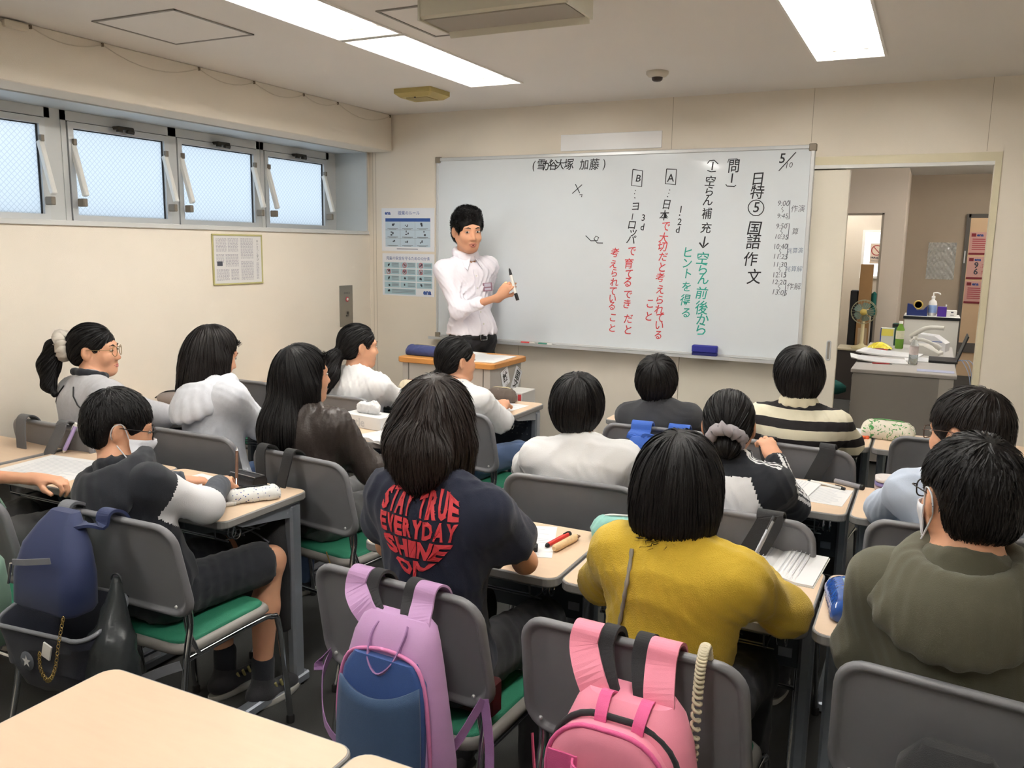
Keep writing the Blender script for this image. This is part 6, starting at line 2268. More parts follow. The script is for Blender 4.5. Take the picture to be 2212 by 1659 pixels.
# --- low ponytail, white ringer T-shirt
def hair2(c):
    sd = SD(); hair_cap(sd, c['fr'], c['hs'], 'pony'); s = c['hs']; fr = c['fr']
    a = fr[0] @ (V3((0, -.090, -.060)) * s) + fr[1]
    sd.cone(a, a + V3((-.015, -.045, -.03)), .020, .026, .012)
    sd.cone(a + V3((-.015, -.045, -.03)), a + V3((-.020, -.065, -.10)), .027, .016, .02)
    build_hair(c['root'], c['org'], sd, fr, s, HAIR_B, 2, n=1300, L=.09, whorl=(0, .09, .07), grav=.3, wob=.12, tip=.001)


c2 = make_person('person', 'front row pupil with low ponytail in white T-shirt with blue neckband', (1.10, -1.62, .53), (1.09, -1.635, .875), (1.072, -1.60, 1.010), (-.55, .0, 0),
                 shw=.140, yaw=-.12, hs=.93, g=.92, top=C_WHITE2, bottoms=C_DENIM, E=((.91, -1.50, .735), (1.285, -1.525, .71)), W=((.98, -1.27, .745), (1.16, -1.28, .745)), hair=hair2,
                 sleeve='short', short_t=.95, off=.026, fold=.005, seed=22, trim=cloth('ringer_blue', (128, 148, 196)))


# --- pale hoodie, long hair (left)
def x14(sd, c):
    fr, J = c['fr'], c['J']
    N, up_, fw_, ex = J['N'], J['up'], J['fw'], J['ex']
    a = fr[0] @ V3((0, -.055, -.07)) + fr[1]
    sd.cone(a, N - fw_ * .06 - ex * .03 + up_ * .012, .075, .060, .05, sq=(fw_, .7))
    sd.cone(fr[0] @ V3((.076, .01, -.03)) + fr[1], fr[0] @ V3((.080, .05, -.165)) + fr[1], .030, .018, .03)
    sd.cone(fr[0] @ V3((-.07, -.03, -.05)) + fr[1], N - fw_ * .075 - ex * .085 - up_ * .005, .030, .014, .03)


c14 = make_person('person', 'pupil with long dark hair in pale grey hoodie by the left wall, head bowed', (.47, -2.52, .53), (.415, -2.495, .950), (.385, -2.43, 1.082), (-.42, -.32, -.08),
                  shw=.145, yaw=-.22, hs=.97, g=.96, top=C_ASH, bottoms=C_DENIM, E=((.20, -2.38, .77), (.590, -2.38, .775)), W=((.26, -2.17, .745), (.47, -2.18, .745)),
                  hair=hair_simple('long', HAIR_D, 14, 1700, extra=x14, L=.15, falling=True, hem=.93, wob=.14, tip=.006), collar='hood', off=.030, fold=.004, seed=14)


# --- grey sweatshirt, ponytail with cream scrunchie, glasses
def hair15(c):
    sd = SD(); hair_cap(sd, c['fr'], c['hs'], 'pony'); s = c['hs']; fr = c['fr']
    a = fr[0] @ (V3((0, -.108, .018)) * s) + fr[1]
    sd.cone(a, a + V3((-.050, -.030, -.012)), .024, .030, .012)
    sd.cone(a + V3((-.050, -.030, -.012)), a + V3((-.066, -.052, -.085)), .034, .040, .03)
    sd.cone(a + V3((-.066, -.052, -.085)), a + V3((-.045, -.075, -.165)), .040, .026, .03)
    sd.cone(a + V3((-.045, -.075, -.165)), a + V3((.005, -.085, -.200)), .024, .009, .02)
    build_hair(c['root'], c['org'], sd, fr, s, HAIR_B, 15, n=1500, L=.09, whorl=(0, .09, .09), grav=.2, wob=.10, tip=.001, falling=True)
    scrunchie(c, cloth('scrunchie_cream', (214, 206, 194), .9), (0, -.128, .016), .042, .025, (0, -1, -.25), 8, 34)


c15 = make_person('person', 'pupil with cream scrunchie ponytail and round glasses in grey sweatshirt by left wall', (-.10, -2.66, .53), (-.125, -2.645, .935), (-.150, -2.585, 1.075), (-1.02, .02, 0),
                  shw=.160, yaw=-.25, hs=.97, g=1.02, top=C_GREY, bottoms=C_TROUS, E=((-.34, -2.52, .76), (.06, -2.45, .775)), W=((-.24, -2.26, .745), (-.03, -2.25, .745)), hair=hair15, off=.034, fold=.005, seed=15)
glasses(c15['root'], c15['org'], c15['fr'], .97, M_GLG, r=.022)
# --- pupil at the left edge, mostly out of frame
c13 = make_person('person', 'pupil cut off by the left edge, bare forearm resting on paper', (.12, -3.46, .53), (.08, -3.44, .91), (.06, -3.39, 1.04), (-.2, -.2, 0),
                  shw=.140, yaw=-.1, hs=.95, g=.92, top=cloth('cream_tee', (226, 222, 204)), bottoms=C_GTROUS, E=((-.12, -3.36, .75), (.235, -3.345, .748)), W=((-.22, -3.20, .745), (.415, -3.262, .742)),
                  hair=hair_simple('short', HAIR_B, 13, 700), sleeve='short', short_t=.80, off=.026, fold=.004, seed=13)


# --- teacher
def hairT(c):
    sd = SD(); s = c['hs']; fr = c['fr']
    hair_cap(sd, fr, s, 'crop', .008, .052)
    sd.ell((0, .015 * s, .092 * s), (.062 * s, .064 * s, .030 * s), .03, fr)
    build_hair(c['root'], c['org'], sd, fr, s, HAIR_B, 99, n=2600, L=.046, w=.0045, whorl=(0, -.03, .02), grav=.0, wob=.5, tip=.014, lift=.003, h=.006, line=.052)


def xT(st, J):
    N, up_, ex, fw_ = J['N'], J['up'], J['ex'], J['fw']
    st.ell(J['P'] + up_ * .07, (.150, .118, .085), .05, rot=np.stack([ex, fw_, up_], 1))


cT = make_person('person', 'teacher in white shirt and dark trousers pointing a marker at the whiteboard', (.455, -.33, .96), (.400, -.335, 1.440), (.437, -.375, 1.632), (-2.27, -.10, .05),
                 shw=.172, yaw=-2.05, hs=1.10, g=1.04, E=((.425, -.125, 1.17), (.455, -.515, 1.140)), W=((.39, -.13, .94), (.735, -.505, 1.238)), top=C_SHIRT, bottoms=mat('black_trousers', (34, 33, 37), .75, bump=.2, bscale=600),
                 hair=hairT, off=.020, fold=.008, seed=99, skin=SKIN_T, h=.0065, collar=None, knees=((.50, -.28, .52), (.40, -.40, .52)), ankles=((.51, -.27, .10), (.39, -.41, .10)), sleeve='long', gaze=.003, openm=True, cuff=.52,
                 hand_n=(None, (.1, .9, .1)), curl={0: (.6, .6, .6, .6), 1: (1.0, 1.25, 1.4, 1.5)}, extra_top=xT, hcut=.985, th=.0075, shoes=(mat('black_leather_shoe', (20, 20, 22), .3), m_black), hand_f=(None, (.50, -.02, .62)))
_J = cT['J']
_N, _up, _fw, _ex = _J['N'], _J['up'], _J['fw'], _J['ex']


def on_front(c, u, v, off=.003, reach=.35):
    """point on the front of the top, u to the wearer's left->right axis, v along the spine from the neck"""
    J = c['J']
    p = J['N'] + J['ex'] * u + J['up'] * v + J['fw'] * reach
    for _ in range(60):
        d = float(c['st'](p[None], .3)[0])
        p = p - J['fw'] * min(max(d - off, -.02), .03) * .8
        if abs(d - off) < .0004:
            break
    return p


def on_back(c, u, v, off=.003, reach=.35):
    J = c['J']
    p = J['N'] + J['ex'] * u + J['up'] * v - J['fw'] * reach
    for _ in range(60):
        d = float(c['st'](p[None], .3)[0])
        p = p + J['fw'] * min(max(d - off, -.02), .03) * .8
        if abs(d - off) < .0004:
            break
    return p


def on_back_many(c, U, Vv, off=.003, reach=.35):
    J = c['J']
    U, Vv = np.asarray(U), np.asarray(Vv)
    Pm = J['N'] + U[:, None] * J['ex'] + Vv[:, None] * J['up'] - J['fw'] * reach
    for _ in range(40):
        d = c['st'](Pm, .3)
        Pm = Pm + np.clip(d - off, -.02, .03)[:, None] * .8 * J['fw']
    return Pm


# shirt collar: two pointed wings over a stand
sdc = SD()
ring_prims(sdc, _N + _up * .030 + _fw * .012, .072, .013, _ex, _fw, _up, .36)
ring_prims(sdc, _N + _up * .056 + _fw * .008, .066, .009, _ex, _fw, _up, .40, k=.03)
o_ = sd_obj('collar', sdc, .0065, C_SHIRT, cT['root'], cT['org'])
for q in (-1, 1):
    mb = MB()
    a0 = _N + _ex * q * .074 + _up * .058 - _fw * .0
    a1 = _N + _fw * .088 + _up * .022 + _ex * q * .012
    tip_ = V3(on_front(cT, q * .055, -.060, .012))
    low = _N + _ex * q * .098 + _up * .012 + _fw * .02
    pts_ = [V3(p) - cT['org'] for p in (a0, a1, tip_, low)]
    nn_ = unit(np.cross(pts_[1] - pts_[0], pts_[2] - pts_[0])) * .0025
    mb.add([tuple(p + nn_) for p in pts_] + [tuple(p - nn_) for p in pts_], [(0, 1, 2, 3), (7, 6, 5, 4), (0, 4, 5, 1), (1, 5, 6, 2), (2, 6, 7, 3), (3, 7, 4, 0)])
    mb.build('collar_wing', C_SHIRT, cT['root'])
mb = MB(); mb.ribbon([tuple(on_front(cT, .0, -.06 - .05 * i, .003) - cT['org']) for i in range(9)], .028, .002, tuple(_ex)); mb.build('placket', C_SHIRT, cT['root'])
for i in range(5):
    p = on_front(cT, 0, -.10 - .075 * i, .0055) - cT['org']
    mb = MB(); mb.tube([tuple(p), tuple(p + _fw * .002)], .0055, n=10); mb.build('button', m_white, cT['root'])
# name badge on the chest pocket
pc = V3(on_front(cT, -.085, -.175, .008)) - cT['org']
bx_, bu_ = _ex * .035, _up * .026
mb = MB(); mb.add([tuple(pc + sx * bx_ + sz * bu_ + _fw * dd) for dd in (0, .002) for sx, sz in ((-1, -1), (1, -1), (1, 1), (-1, 1))], [(3, 2, 1, 0), (4, 5, 6, 7), (0, 1, 5, 4), (1, 2, 6, 5), (2, 3, 7, 6), (3, 0, 4, 7)])
bd = mb.build('name_badge', mat('badge_mauve', (150, 112, 128), .4), cT['root'])
mb = MB()
for (u0, v0, u1, v1) in ((-.7, .05, .7, .85), (-.7, -.75, .7, -.25)):
    mb.add([tuple(pc + bx_ * a_ + bu_ * b2 + _fw * .0028) for a_, b2 in ((u0, v0), (u1, v0), (u1, v1), (u0, v1))], [(0, 1, 2, 3)])
mb.build('badge_card', mat('badge_card', (196, 190, 206), .5), bd)
# belt and buckle
zb = .972
mb = MB(); cx_, cy_ = _J['P'][0] - cT['org'][0], _J['P'][1] - cT['org'][1]
pts_ = [(cx_ + _ex[0] * .158 * math.cos(a) + _fw[0] * .122 * math.sin(a), cy_ + _ex[1] * .158 * math.cos(a) + _fw[1] * .122 * math.sin(a), zb) for a in np.linspace(0, 2 * PI, 33)[:-1]]
mb.loops([[(x, y, z) for x, y, z in [(p[0] * k_, p[1] * k_, p[2] + dz) for p in pts_]] for k_, dz in ((.98, -.016), (1.0, -.015), (1.0, .015), (.98, .016))], capa=False, capb=False); mb.build('belt', m_black, cT['root'])
mb = MB(); bc = V3((cx_, cy_, zb)) + V3((_fw[0], _fw[1], 0)) * .126
ee = V3((_ex[0], _ex[1], 0))
mb.tube([tuple(bc + ee * a_ + V3((0, 0, b2))) for a_, b2 in ((-.024, -.018), (.024, -.018), (.024, .018), (-.024, .018))], .003, n=6, closed=True); mb.build('belt_buckle', m_chrome, cT['root'])
# the marker held between the fingers
hd_ = unit((.50, -.02, .62))
wr_ = V3((.735, -.505, 1.238))
mk = tag(empty('held_marker', tuple(wr_ + hd_ * .105 + V3((.01, .018, .012)))), 'black and white board marker held in the raised hand of the teacher', 'marker')
mb = MB(); mb.tube([(.022, 0, -.075), (-.012, 0, .035)], .0095, n=10); mb.build('barrel', m_white, mk)
mb = MB(); mb.tube([(.036, .0, -.112), (.021, 0, -.072)], .0105, n=10); mb.build('end_cap', m_black, mk)
mb = MB(); mb.tube([(-.012, 0, .035), (-.020, 0, .062), (-.024, 0, .074)], [.0095, .007, .003], n=10); mb.build('tip', m_black, mk)

# ---------------------------------------------------------------- red puffed lettering on the navy T-shirt
m_heart = mat('heart_print_red', (206, 62, 70), .6, bump=.1, bscale=300)


def heart_half(v):
    """half width of the heart at height v (0 bottom tip .. 1 top)"""
    v = max(0.0, min(1.0, v))
    return (math.sin(min(1, v / .62) * PI / 2) ** .95) if v < .62 else math.sqrt(max(0, 1 - ((v - .62) / .52) ** 2 * .55))


hw_, hh_, hu0, hv0 = .108, .215, .004, -.205
rows = (('STAY TRUE', .70, 1.0), ('EVERYDAY', .475, .695), ('SHINE', .25, .465), ('ON', .0, .24))
hr = empty('heart_lettering', parent=c10['root'])
for word, v0, v1 in rows:
    letters = [ch for ch in word]
    n_ = len(letters)
    wd = [(.5 if ch == ' ' else .62 if ch == 'I' else 1.0) for ch in letters]
    tot = sum(wd)
    acc = 0
    for ch, w_ in zip(letters, wd):
        s0, s1 = acc / tot, (acc + w_) / tot
        acc += w_
        if ch == ' ':
            continue
        me_ = text_mesh(ch, 1.0, .05, 0.0, 0.0)
        bm = bmesh.new(); bm.from_mesh(me_)
        bmesh.ops.triangulate(bm, faces=bm.faces)
        bmesh.ops.subdivide_edges(bm, edges=bm.edges, cuts=1)
        xs_ = [v.co.x for v in bm.verts]; ys_ = [v.co.y for v in bm.verts]
        x0, x1, y0, y1 = min(xs_), max(xs_), min(ys_), max(ys_)
        bm.verts.index_update()
        P2, F2 = [], [tuple(v.index for v in f.verts) for f in bm.faces]
        for v in bm.verts:
            a_ = s0 + (s1 - s0) * (.04 + .92 * (v.co.x - x0) / (x1 - x0))
            b_y = (v.co.y - y0) / (y1 - y0)
            top_ = v1
            if v1 >= 1.0:
                top_ = .90 + .12 * math.sin(PI * ((a_ * 2) % 1.0)) ** .7
            bot_ = v0
            if v0 <= 0:
                bot_ = .30 * abs(a_ - .5) * 1.1
            vv = bot_ + (top_ - bot_ - .018) * b_y
            half = max(.10, heart_half(vv if v0 > 0 else max(vv, .14)))
            u_ = hu0 + hw_ * half * (2 * a_ - 1)
            P2.append((u_, hv0 + hh_ * vv))
        bm.free()
        P2 = list(on_back_many(c10, [q[0] for q in P2], [q[1] for q in P2], .0035) - c10['org'])
        back = [tuple(p + c10['J']['fw'] * .006) for p in P2]
        nv = len(P2)
        edges = {}
        for f in F2:
            for i in range(3):
                e_ = (f[i], f[(i + 1) % 3])
                edges[e_] = edges.get(e_, 0) + 1
        rim = [(a_, b2, b2 + nv, a_ + nv) for (a_, b2) in edges if (b2, a_) not in edges]
        mb = MB(); mb.add([tuple(p) for p in P2] + back, F2 + rim)
        mb.build('letter', m_heart, c10['root'])
bpy.data.objects.remove(hr)

# ---------------------------------------------------------------- small wearables
mb = MB()
pts_ = [on_back(c11, -.078 + .006 * math.sin(i * .7), -.005 - .028 * i, .004) - c11['org'] for i in range(14)]
mb.tube([tuple(p) for p in smooth_path([tuple(p) for p in pts_], 3)], [.0042 + .0010 * math.sin(i * 2.1) for i in range(13 * 3 + 1)], n=7); mb.build('braided_cord', mat('cord_grey', (140, 134, 124), .8), c11['root'])
# dark raglan piping and black collar on the grey sweatshirt
mb = MB()
for q in (-1, 1):
    mb.tube([tuple(on_back(c15, q * (.05 + .030 * i), -.005 - .035 * i, .003) - c15['org']) for i in range(4)], .003, n=6)
mb.build('raglan_piping', m_black, c15['root'])
sdc = SD(); _J = c15['J']; ring_prims(sdc, _J['N'] + _J['up'] * .040 + _J['fw'] * .008, .062, .015, _J['ex'], _J['fw'], _J['up'], .25); sd_obj('black_collar', sdc, .007, C_BLACK, c15['root'], c15['org'])
# parting line on the hair of the heart T-shirt pupil is left to the hair itself

# ================================================================== BAGS HUNG ON CHAIRS
def chair_root(name, i, label, cat_='bag', group=None):
    c = chair_objs[i]
    o = empty(name, tuple(c.location), c.rotation_euler[2])
    tag(o, label, cat_, group)
    return o


def stack(secs, n=6):
    """solid from (z, width, depth, xoff, yoff, radius)"""
    mb = MB()
    mb.loops([[(x + xo, y + yo, z) for x, y in rrect(w, d, r, n)] for z, w, d, xo, yo, r in secs])
    return mb


def yshell(z):
    return -.215 - math.tan(.2) * (z - .527)


def strap_over(x, w, xb, zb, yb=-.33, zend=.70, n=5):
    """path of a strap from the bag (xb, zb) up over the chair top at x and down inside"""
    return smooth_path([(xb, yb, zb), ((xb + x) / 2, (yb - .300) / 2 - .005, (zb + .80) / 2), (x, -.292, .795), (x, -.280, .822), (x, -.258, .828), (x, -.228, .810), (x, -.206, .765)], n)


# ---- lilac backpack
m_lil = cloth('lilac_nylon', (192, 150, 196), .6, bscale=900, bump=.2)
m_lild = cloth('lilac_webbing', (160, 118, 168), .7)
m_bluep = cloth('slate_blue_nylon', (62, 88, 124), .65)
m_blued = cloth('deep_blue_lining', (52, 84, 146), .6)
m_mesh = cloth('black_mesh', (42, 42, 46), .9, bscale=1200, bump=.8)
b = chair_root('backpack', 0, 'lilac backpack with slate blue front pocket hanging on a chair back', 'backpack')
CX_ = .080
mb = stack([(.40, .225, .08, CX_ + .012, -.335, .035), (.42, .262, .105, CX_ + .012, -.345, .045), (.52, .272, .108, CX_ + .008, -.350, .05), (.64, .252, .10, CX_, -.350, .045), (.72, .226, .09, CX_, -.346, .042), (.77, .204, .075, CX_, -.340, .036), (.80, .180, .05, CX_, -.330, .024), (.812, .150, .03, CX_, -.325, .014)])
mb.build('main_compartment', m_lil, b)
pl_ = []
for z in np.linspace(.41, .745, 10):
    wd = .196 + .02 * math.sin((z - .41) / .335 * PI * .8) - (max(0, z - .70) * 1.2)
    pl_.append((z, wd, .030, CX_ + .006, -.3935 - .012 * math.sin((z - .41) / .335 * PI) + (z - .41) * .02, .014))
stack(pl_, 4).build('lining_panel', m_blued, b)
mb = MB(); vs = []
nx, nz = 14, 10
for k in (0, 1):
    for j in range(nz + 1):
        for i in range(nx + 1):
            u, v = i / nx * 2 - 1, j / nz
            top_ = .672 + .030 * u * u + .010 * u
            z = .405 + (top_ - .405) * v
            vs.append((CX_ + .006 + u * (.100 + .008 * math.sin(v * PI)), -.4215 - .020 * (1 - u * u) * (.4 + .6 * v) - (.006 if k == 0 else 0) + .012 * v, z))
m_ = (nx + 1) * (nz + 1)
fs = []
for j in range(nz):
    for i in range(nx):
        a_ = j * (nx + 1) + i
        fs.append((a_, a_ + 1, a_ + nx + 2, a_ + nx + 1)); fs.append((m_ + a_, m_ + a_ + nx + 1, m_ + a_ + nx + 2, m_ + a_ + 1))
for i in range(nx):
    for j0 in (0, nz):
        a_ = j0 * (nx + 1) + i
        fs.append((a_, a_ + 1, m_ + a_ + 1, m_ + a_))
for j in range(nz):
    for i0 in (0, nx):
        a_ = j * (nx + 1) + i0
        fs.append((a_, a_ + nx + 1, m_ + a_ + nx + 1, m_ + a_))
mb.add(vs, fs, True)
mb.build('front_pocket', m_bluep, b)
mb = MB(); mb.tube(smooth_path([(CX_ - .108, -.390, .42), (CX_ - .114, -.400, .60), (CX_ - .094, -.394, .72), (CX_ - .04, -.388, .752), (CX_ + .045, -.388, .755), (CX_ + .100, -.394, .725), (CX_ + .122, -.400, .60), (CX_ + .120, -.390, .42)], 5), .0045, n=6); mb.build('piping', mat('piping_pink', (214, 130, 178), .6), b)
for s, x in ((-1, -.060), (1, .120)):
    xb = CX_ + s * .062
    mb = MB(); mb.ribbon(strap_over(x, .06, xb, .742), .052, .005, (1, 0, 0)); mb.build('shoulder_strap', m_lil, b)
    q = -s
    mb = MB(); mb.ribbon([Vector(p) + Vector((q * .040, .006, -.002)) for p in strap_over(x, .03, xb - q * .01, .742)], .030, .007, (1, 0, 0)); mb.build('strap_padding', m_mesh, b)
mb = MB(); mb.ribbon(smooth_path([(CX_ - .036, -.352, .795), (CX_ - .040, -.372, .775), (CX_ - .030, -.398, .735), (CX_, -.408, .712), (CX_ + .030, -.398, .735), (CX_ + .042, -.372, .780), (CX_ + .038, -.352, .80)], 4), .014, .003, (0, -.7, .6)); mb.build('grab_handle', m_lild, b)
mb = MB(); mb.ribbon(smooth_path([(-.215, -.20, .56), (-.20, -.25, .52), (-.14, -.31, .45), (CX_ - .13, -.335, .42)], 4), .020, .002, (0, 0, 1)); mb.ribbon(smooth_path([(-.215, -.205, .57), (-.235, -.22, .54), (-.225, -.235, .525)], 3), .024, .002, (0, 1, .3)); mb.build('side_strap', m_lild, b)
mb = MB(); mb.ribbon(smooth_path([(.225, -.215, .57), (.20, -.27, .50), (.17, -.31, .44), (CX_ + .14, -.335, .41)], 4), .022, .002, (0, 0, 1)); mb.ribbon(smooth_path([(.225, -.212, .57), (.25, -.23, .48), (.262, -.25, .40), (.266, -.255, .375)], 4), .022, .002, (1, 0, 0)); mb.build('side_strap', m_lild, b)
mb = MB()
for k in range(3):
    mb.ribbon(smooth_path([(CX_ + .13 + .012 * k, -.345, .44 - .01 * k), (CX_ + .155 + .012 * k, -.37, .46 - .02 * k), (CX_ + .165 + .01 * k, -.36, .425 - .03 * k), (CX_ + .15, -.345, .39 - .02 * k)], 4), .012, .002, (.3, 1, 0))
mb.build('loose_webbing', m_lild, b)

for ch_ in b.children:
    if ch_.name.split('.')[0] in ('main_compartment', 'lining_panel', 'front_pocket', 'piping', 'grab_handle', 'loose_webbing'):
        ch_.location = (0, .012, -.040)
# dark red case on the seat of the same chair
rc = chair_root('red_case', 0, 'dark red case lying on the chair seat behind the lilac backpack', 'case')
mb = MB(); mb.box((.135, -.085, .497), (.10, .05, .085), bev=.006); mb.build('body', mat('dark_red_leather', (74, 20, 24), .5), rc); mb = MB(); mb.box((.135, -.1105, .50), (.075, .003, .06), bev=.001); mb.build('panel', mat('dark_red_panel', (88, 28, 30), .5), rc)

# ---- pink backpack
m_pk = cloth('pink_nylon', (236, 142, 166), .55, bscale=900, bump=.2)
m_pkd = cloth('hot_pink_webbing', (226, 94, 150), .6)
b = chair_root('backpack', 1, 'pink school backpack with hot pink piping hanging on a chair back', 'backpack')
CX_ = .045
stack([(.36, .23, .10, CX_ + .01, -.345, .04), (.38, .265, .14, CX_ + .01, -.352, .05), (.52, .28, .15, CX_ + .008, -.357, .06), (.64, .262, .142, CX_, -.352, .06), (.72, .235, .125, CX_, -.346, .055), (.765, .20, .10, CX_, -.338, .045), (.785, .16, .07, CX_, -.330, .03)]).build('main_compartment', m_pk, b)
mb = MB(); lp = []
for ins, y in ((.010, -.385), (.0, -.392), (.0, -.425), (.006, -.436), (.03, -.440), (.06, -.441)):
    ring_ = []
    for x, z in rrect(.225 - 2 * ins, .40 - 2 * ins, .085 - ins * .7, 7):
        ring_.append((x + CX_ - .012, y + .07 * max(0, z) * .6, z + .555))
    lp.append(ring_)
mb.loops(lp); mb.build('front_pocket', m_pk, b)
mb = MB(); mb.tube([(x + CX_ - .012, -.431 + .07 * max(0, z) * .6, z + .555) for x, z in rrect(.225, .40, .085, 7)], .0048, n=6, closed=True); mb.build('piping', m_pkd, b)
mb = MB(); mb.tube([(x * 1.06 + CX_ - .008, -.398 + .07 * max(0, z) * .6, z * 1.03 + .557) for x, z in rrect(.225, .40, .085, 7)], .006, n=6, closed=True); mb.build('zip', m_mesh, b)
for s in (-1, 1):
    mb = MB(); mb.box((CX_ - .012 + s * .078, -.4385 + .004, .672), (.058, .004, .052), bev=.001); mb.build('handle_patch', m_pkd, b)
mb = MB(); mb.ribbon(smooth_path([(CX_ - .068, -.440, .690), (CX_ - .058, -.456, .683), (CX_ - .012, -.462, .672), (CX_ + .034, -.456, .668), (CX_ + .044, -.440, .660)], 4), .017, .004, (0, .1, 1)); mb.build('front_handle', m_pkd, b)
for s, x in ((-1, -.066), (1, .086)):
    xb = CX_ + s * .058
    mb = MB(); mb.ribbon(strap_over(x, .06, xb, .716, -.335), .056, .006, (1, 0, 0)); mb.build('shoulder_strap', m_pk, b)
    q = -s
    mb = MB(); mb.ribbon([Vector(p) + Vector((q * .042, .007, -.002)) for p in strap_over(x, .03, xb - q * .012, .716, -.335)], .030, .010, (1, 0, 0)); mb.build('strap_padding', m_mesh, b)
    mb = MB(); mb.ribbon(smooth_path([(CX_ + s * .035, -.335, .780), (CX_ + s * .038, -.362, .792), (CX_ + s * .036, -.392, .770), (CX_ + s * .034, -.400, .748)], 4), .022, .004, (1, 0, 0)); mb.build('loop', m_pkd, b)
mb = MB(); mb.ribbon(smooth_path([(-.21, -.215, .53), (-.185, -.25, .47), (-.14, -.31, .40), (-.11, -.34, .36)], 4), .024, .003, (0, 0, 1)); mb.build('side_strap', mat('side_strap_rose', (214, 84, 118), .6), b)
for ch_ in b.children:
    if ch_.name.split('.')[0] in ('main_compartment', 'front_pocket', 'piping', 'zip', 'handle_patch', 'front_handle', 'loop'):
        ch_.location = (0, .012, -.042)
mb = MB(); T_ = np.linspace(0, 1, 30 * 10)
ctr_ = [Vector(p) for p in smooth_path([(.158, -.238, .80), (.158, -.262, .838), (.158, -.288, .815), (.157, -.296, .75), (.156, -.300, .64)], 60)]
hx = []
for t in T_:
    p = ctr_[min(int(t * (len(ctr_) - 1)), len(ctr_) - 1)]
    a_ = t * 2 * PI * 30
    hx.append((p.x + .0075 * math.cos(a_), p.y + .0075 * math.sin(a_) * .6, p.z + .0075 * math.sin(a_) * .35))
mb.tube(hx, .0032, n=5); mb.build('coil_strap', mat('coil_beige', (206, 196, 170), .5), b)
mb = MB(); mb.tube([(.150, -.292, .625), (.148, -.295, .60), (.150, -.30, .58)], .003, n=6); mb.tube([(.144, -.296, .60), (.154, -.298, .595)], .004, n=6); mb.build('clip', m_chrome, b)
mb = MB(); mb.box((.172, -.325, .52), (.050, .020, .12), rot=(0, .08, .2), bev=.006); mb.build('orange_pouch', mat('orange_leather', (156, 84, 34), .6, bump=.2, bscale=200), b)

# ---- navy backpack (open) with chain and plastic bag
m_nv = cloth('navy_nylon', (34, 46, 86), .6, bscale=800, bump=.2)
m_nvd = cloth('dark_navy_nylon', (24, 28, 44), .7)
m_gtr = cloth('grey_trim', (116, 118, 124), .7)
b = chair_root('backpack', 3, 'navy backpack hanging open on the chair of the masked pupil', 'backpack')
CX_ = -.055
stack([(.585, .20, .09, CX_ + .01, -.375, .03), (.60, .235, .11, CX_ + .005, -.378, .04), (.68, .245, .105, CX_, -.370, .045), (.75, .21, .085, CX_ - .005, -.355, .04), (.80, .14, .06, CX_ - .01, -.335, .03), (.83, .09, .03, CX_ - .01, -.32, .012)]).build('top_flap', m_nv, b)
mb = MB(); vs = []
secs = [(.56, .33, .17), (.50, .315, .16), (.42, .27, .145), (.36, .21, .12), (.335, .12, .07)]
lp = [[(x * 1.0 + CX_ + .005, y - .372 + .02 * (x > 0), z + .06 * (y / .17) * (1 if z > .52 else 0) + .02 * math.cos(x * 9)) for x, y in rrect(w, d, .055, 6)] for z, w, d in secs]
inner = [[(x * .965 + .0, (y + .372) * .93 - .372, z) for x, y, z in lp[0]], [(x * .94, (y + .372) * .90 - .372, z - .08) for x, y, z in lp[1]]]
mb.loops(inner[::-1] + lp, capa=True, capb=True)
mb.build('main_compartment', m_nvd, b)
mb = MB(); mb.tube(lp[0], .006, n=6, closed=True); mb.build('rim_trim', m_gtr, b)
mb = MB(); mb.ribbon([(CX_ - .075, -.432, .712), (CX_ - .02, -.4355, .722), (CX_ + .065, -.428, .738)], .016, .003, (0, 0, 1)); mb.build('zip', m_gtr, b)
mb = MB(); mb.tube([(CX_ - .078, -.436, .71), (CX_ - .082, -.44, .675), (CX_ - .088, -.44, .655)], .0035, n=6); mb.build('zip_pull', m_chrome, b)
for s, x in ((-1, -.12), (1, .03)):
    mb = MB(); mb.ribbon(strap_over(x, .06, CX_ + s * .04, .80, -.33), .045, .008, (1, 0, 0)); mb.build('shoulder_strap', m_nv if s > 0 else m_gtr, b)
mb = MB(); mb.ribbon(smooth_path([(.205, -.21, .40), (.16, -.25, .385), (.11, -.30, .36), (.10, -.33, .34)], 4), .028, .002, (0, 0, 1)); mb.build('side_strap', m_gtr, b)
mb = MB()
path = smooth_path([(CX_ + .115, -.44, .60), (CX_ + .112, -.455, .54), (CX_ + .10, -.462, .47), (CX_ + .075, -.465, .435), (CX_ + .05, -.465, .46), (CX_ + .045, -.462, .50)], 8)
for i, p in enumerate(path):
    a_ = PI / 2 * (i % 2)
    mb.tube([(p.x + .0045 * math.cos(t) * math.cos(a_), p.y + .0045 * math.cos(t) * math.sin(a_), p.z + .006 * math.sin(t)) for t in np.linspace(0, 2 * PI, 9)[:-1]], .0012, n=4, closed=True)
mb.build('key_chain', mat('brass_chain', (176, 150, 92), .3, metal=.9), b)['kind'] = 'stuff'
mb = MB(); mb.lathe([(.026, 0), (.024, .002), (0, .002)], c=(CX_ - .02, -.452, .46), rot=(PI / 2, 0, 0), n=18); mb.build('round_emblem', mat('emblem_grey', (88, 92, 100), .5), b)
star = MB(); star.add([(CX_ - .02 + .018 * (1 if k % 2 == 0 else .4) * math.sin(PI * k / 5), -.4548, .46 + .018 * (1 if k % 2 == 0 else .4) * math.cos(PI * k / 5)) for k in range(10)], [tuple(range(10))]); star.build('emblem_star', mat('emblem_white', (200, 200, 200), .5), b)
mb = MB(); mb.box((CX_ + .06, -.452, .505), (.03, .004, .04), rot=(0, .3, 0)); mb.build('white_tag', m_white, b)
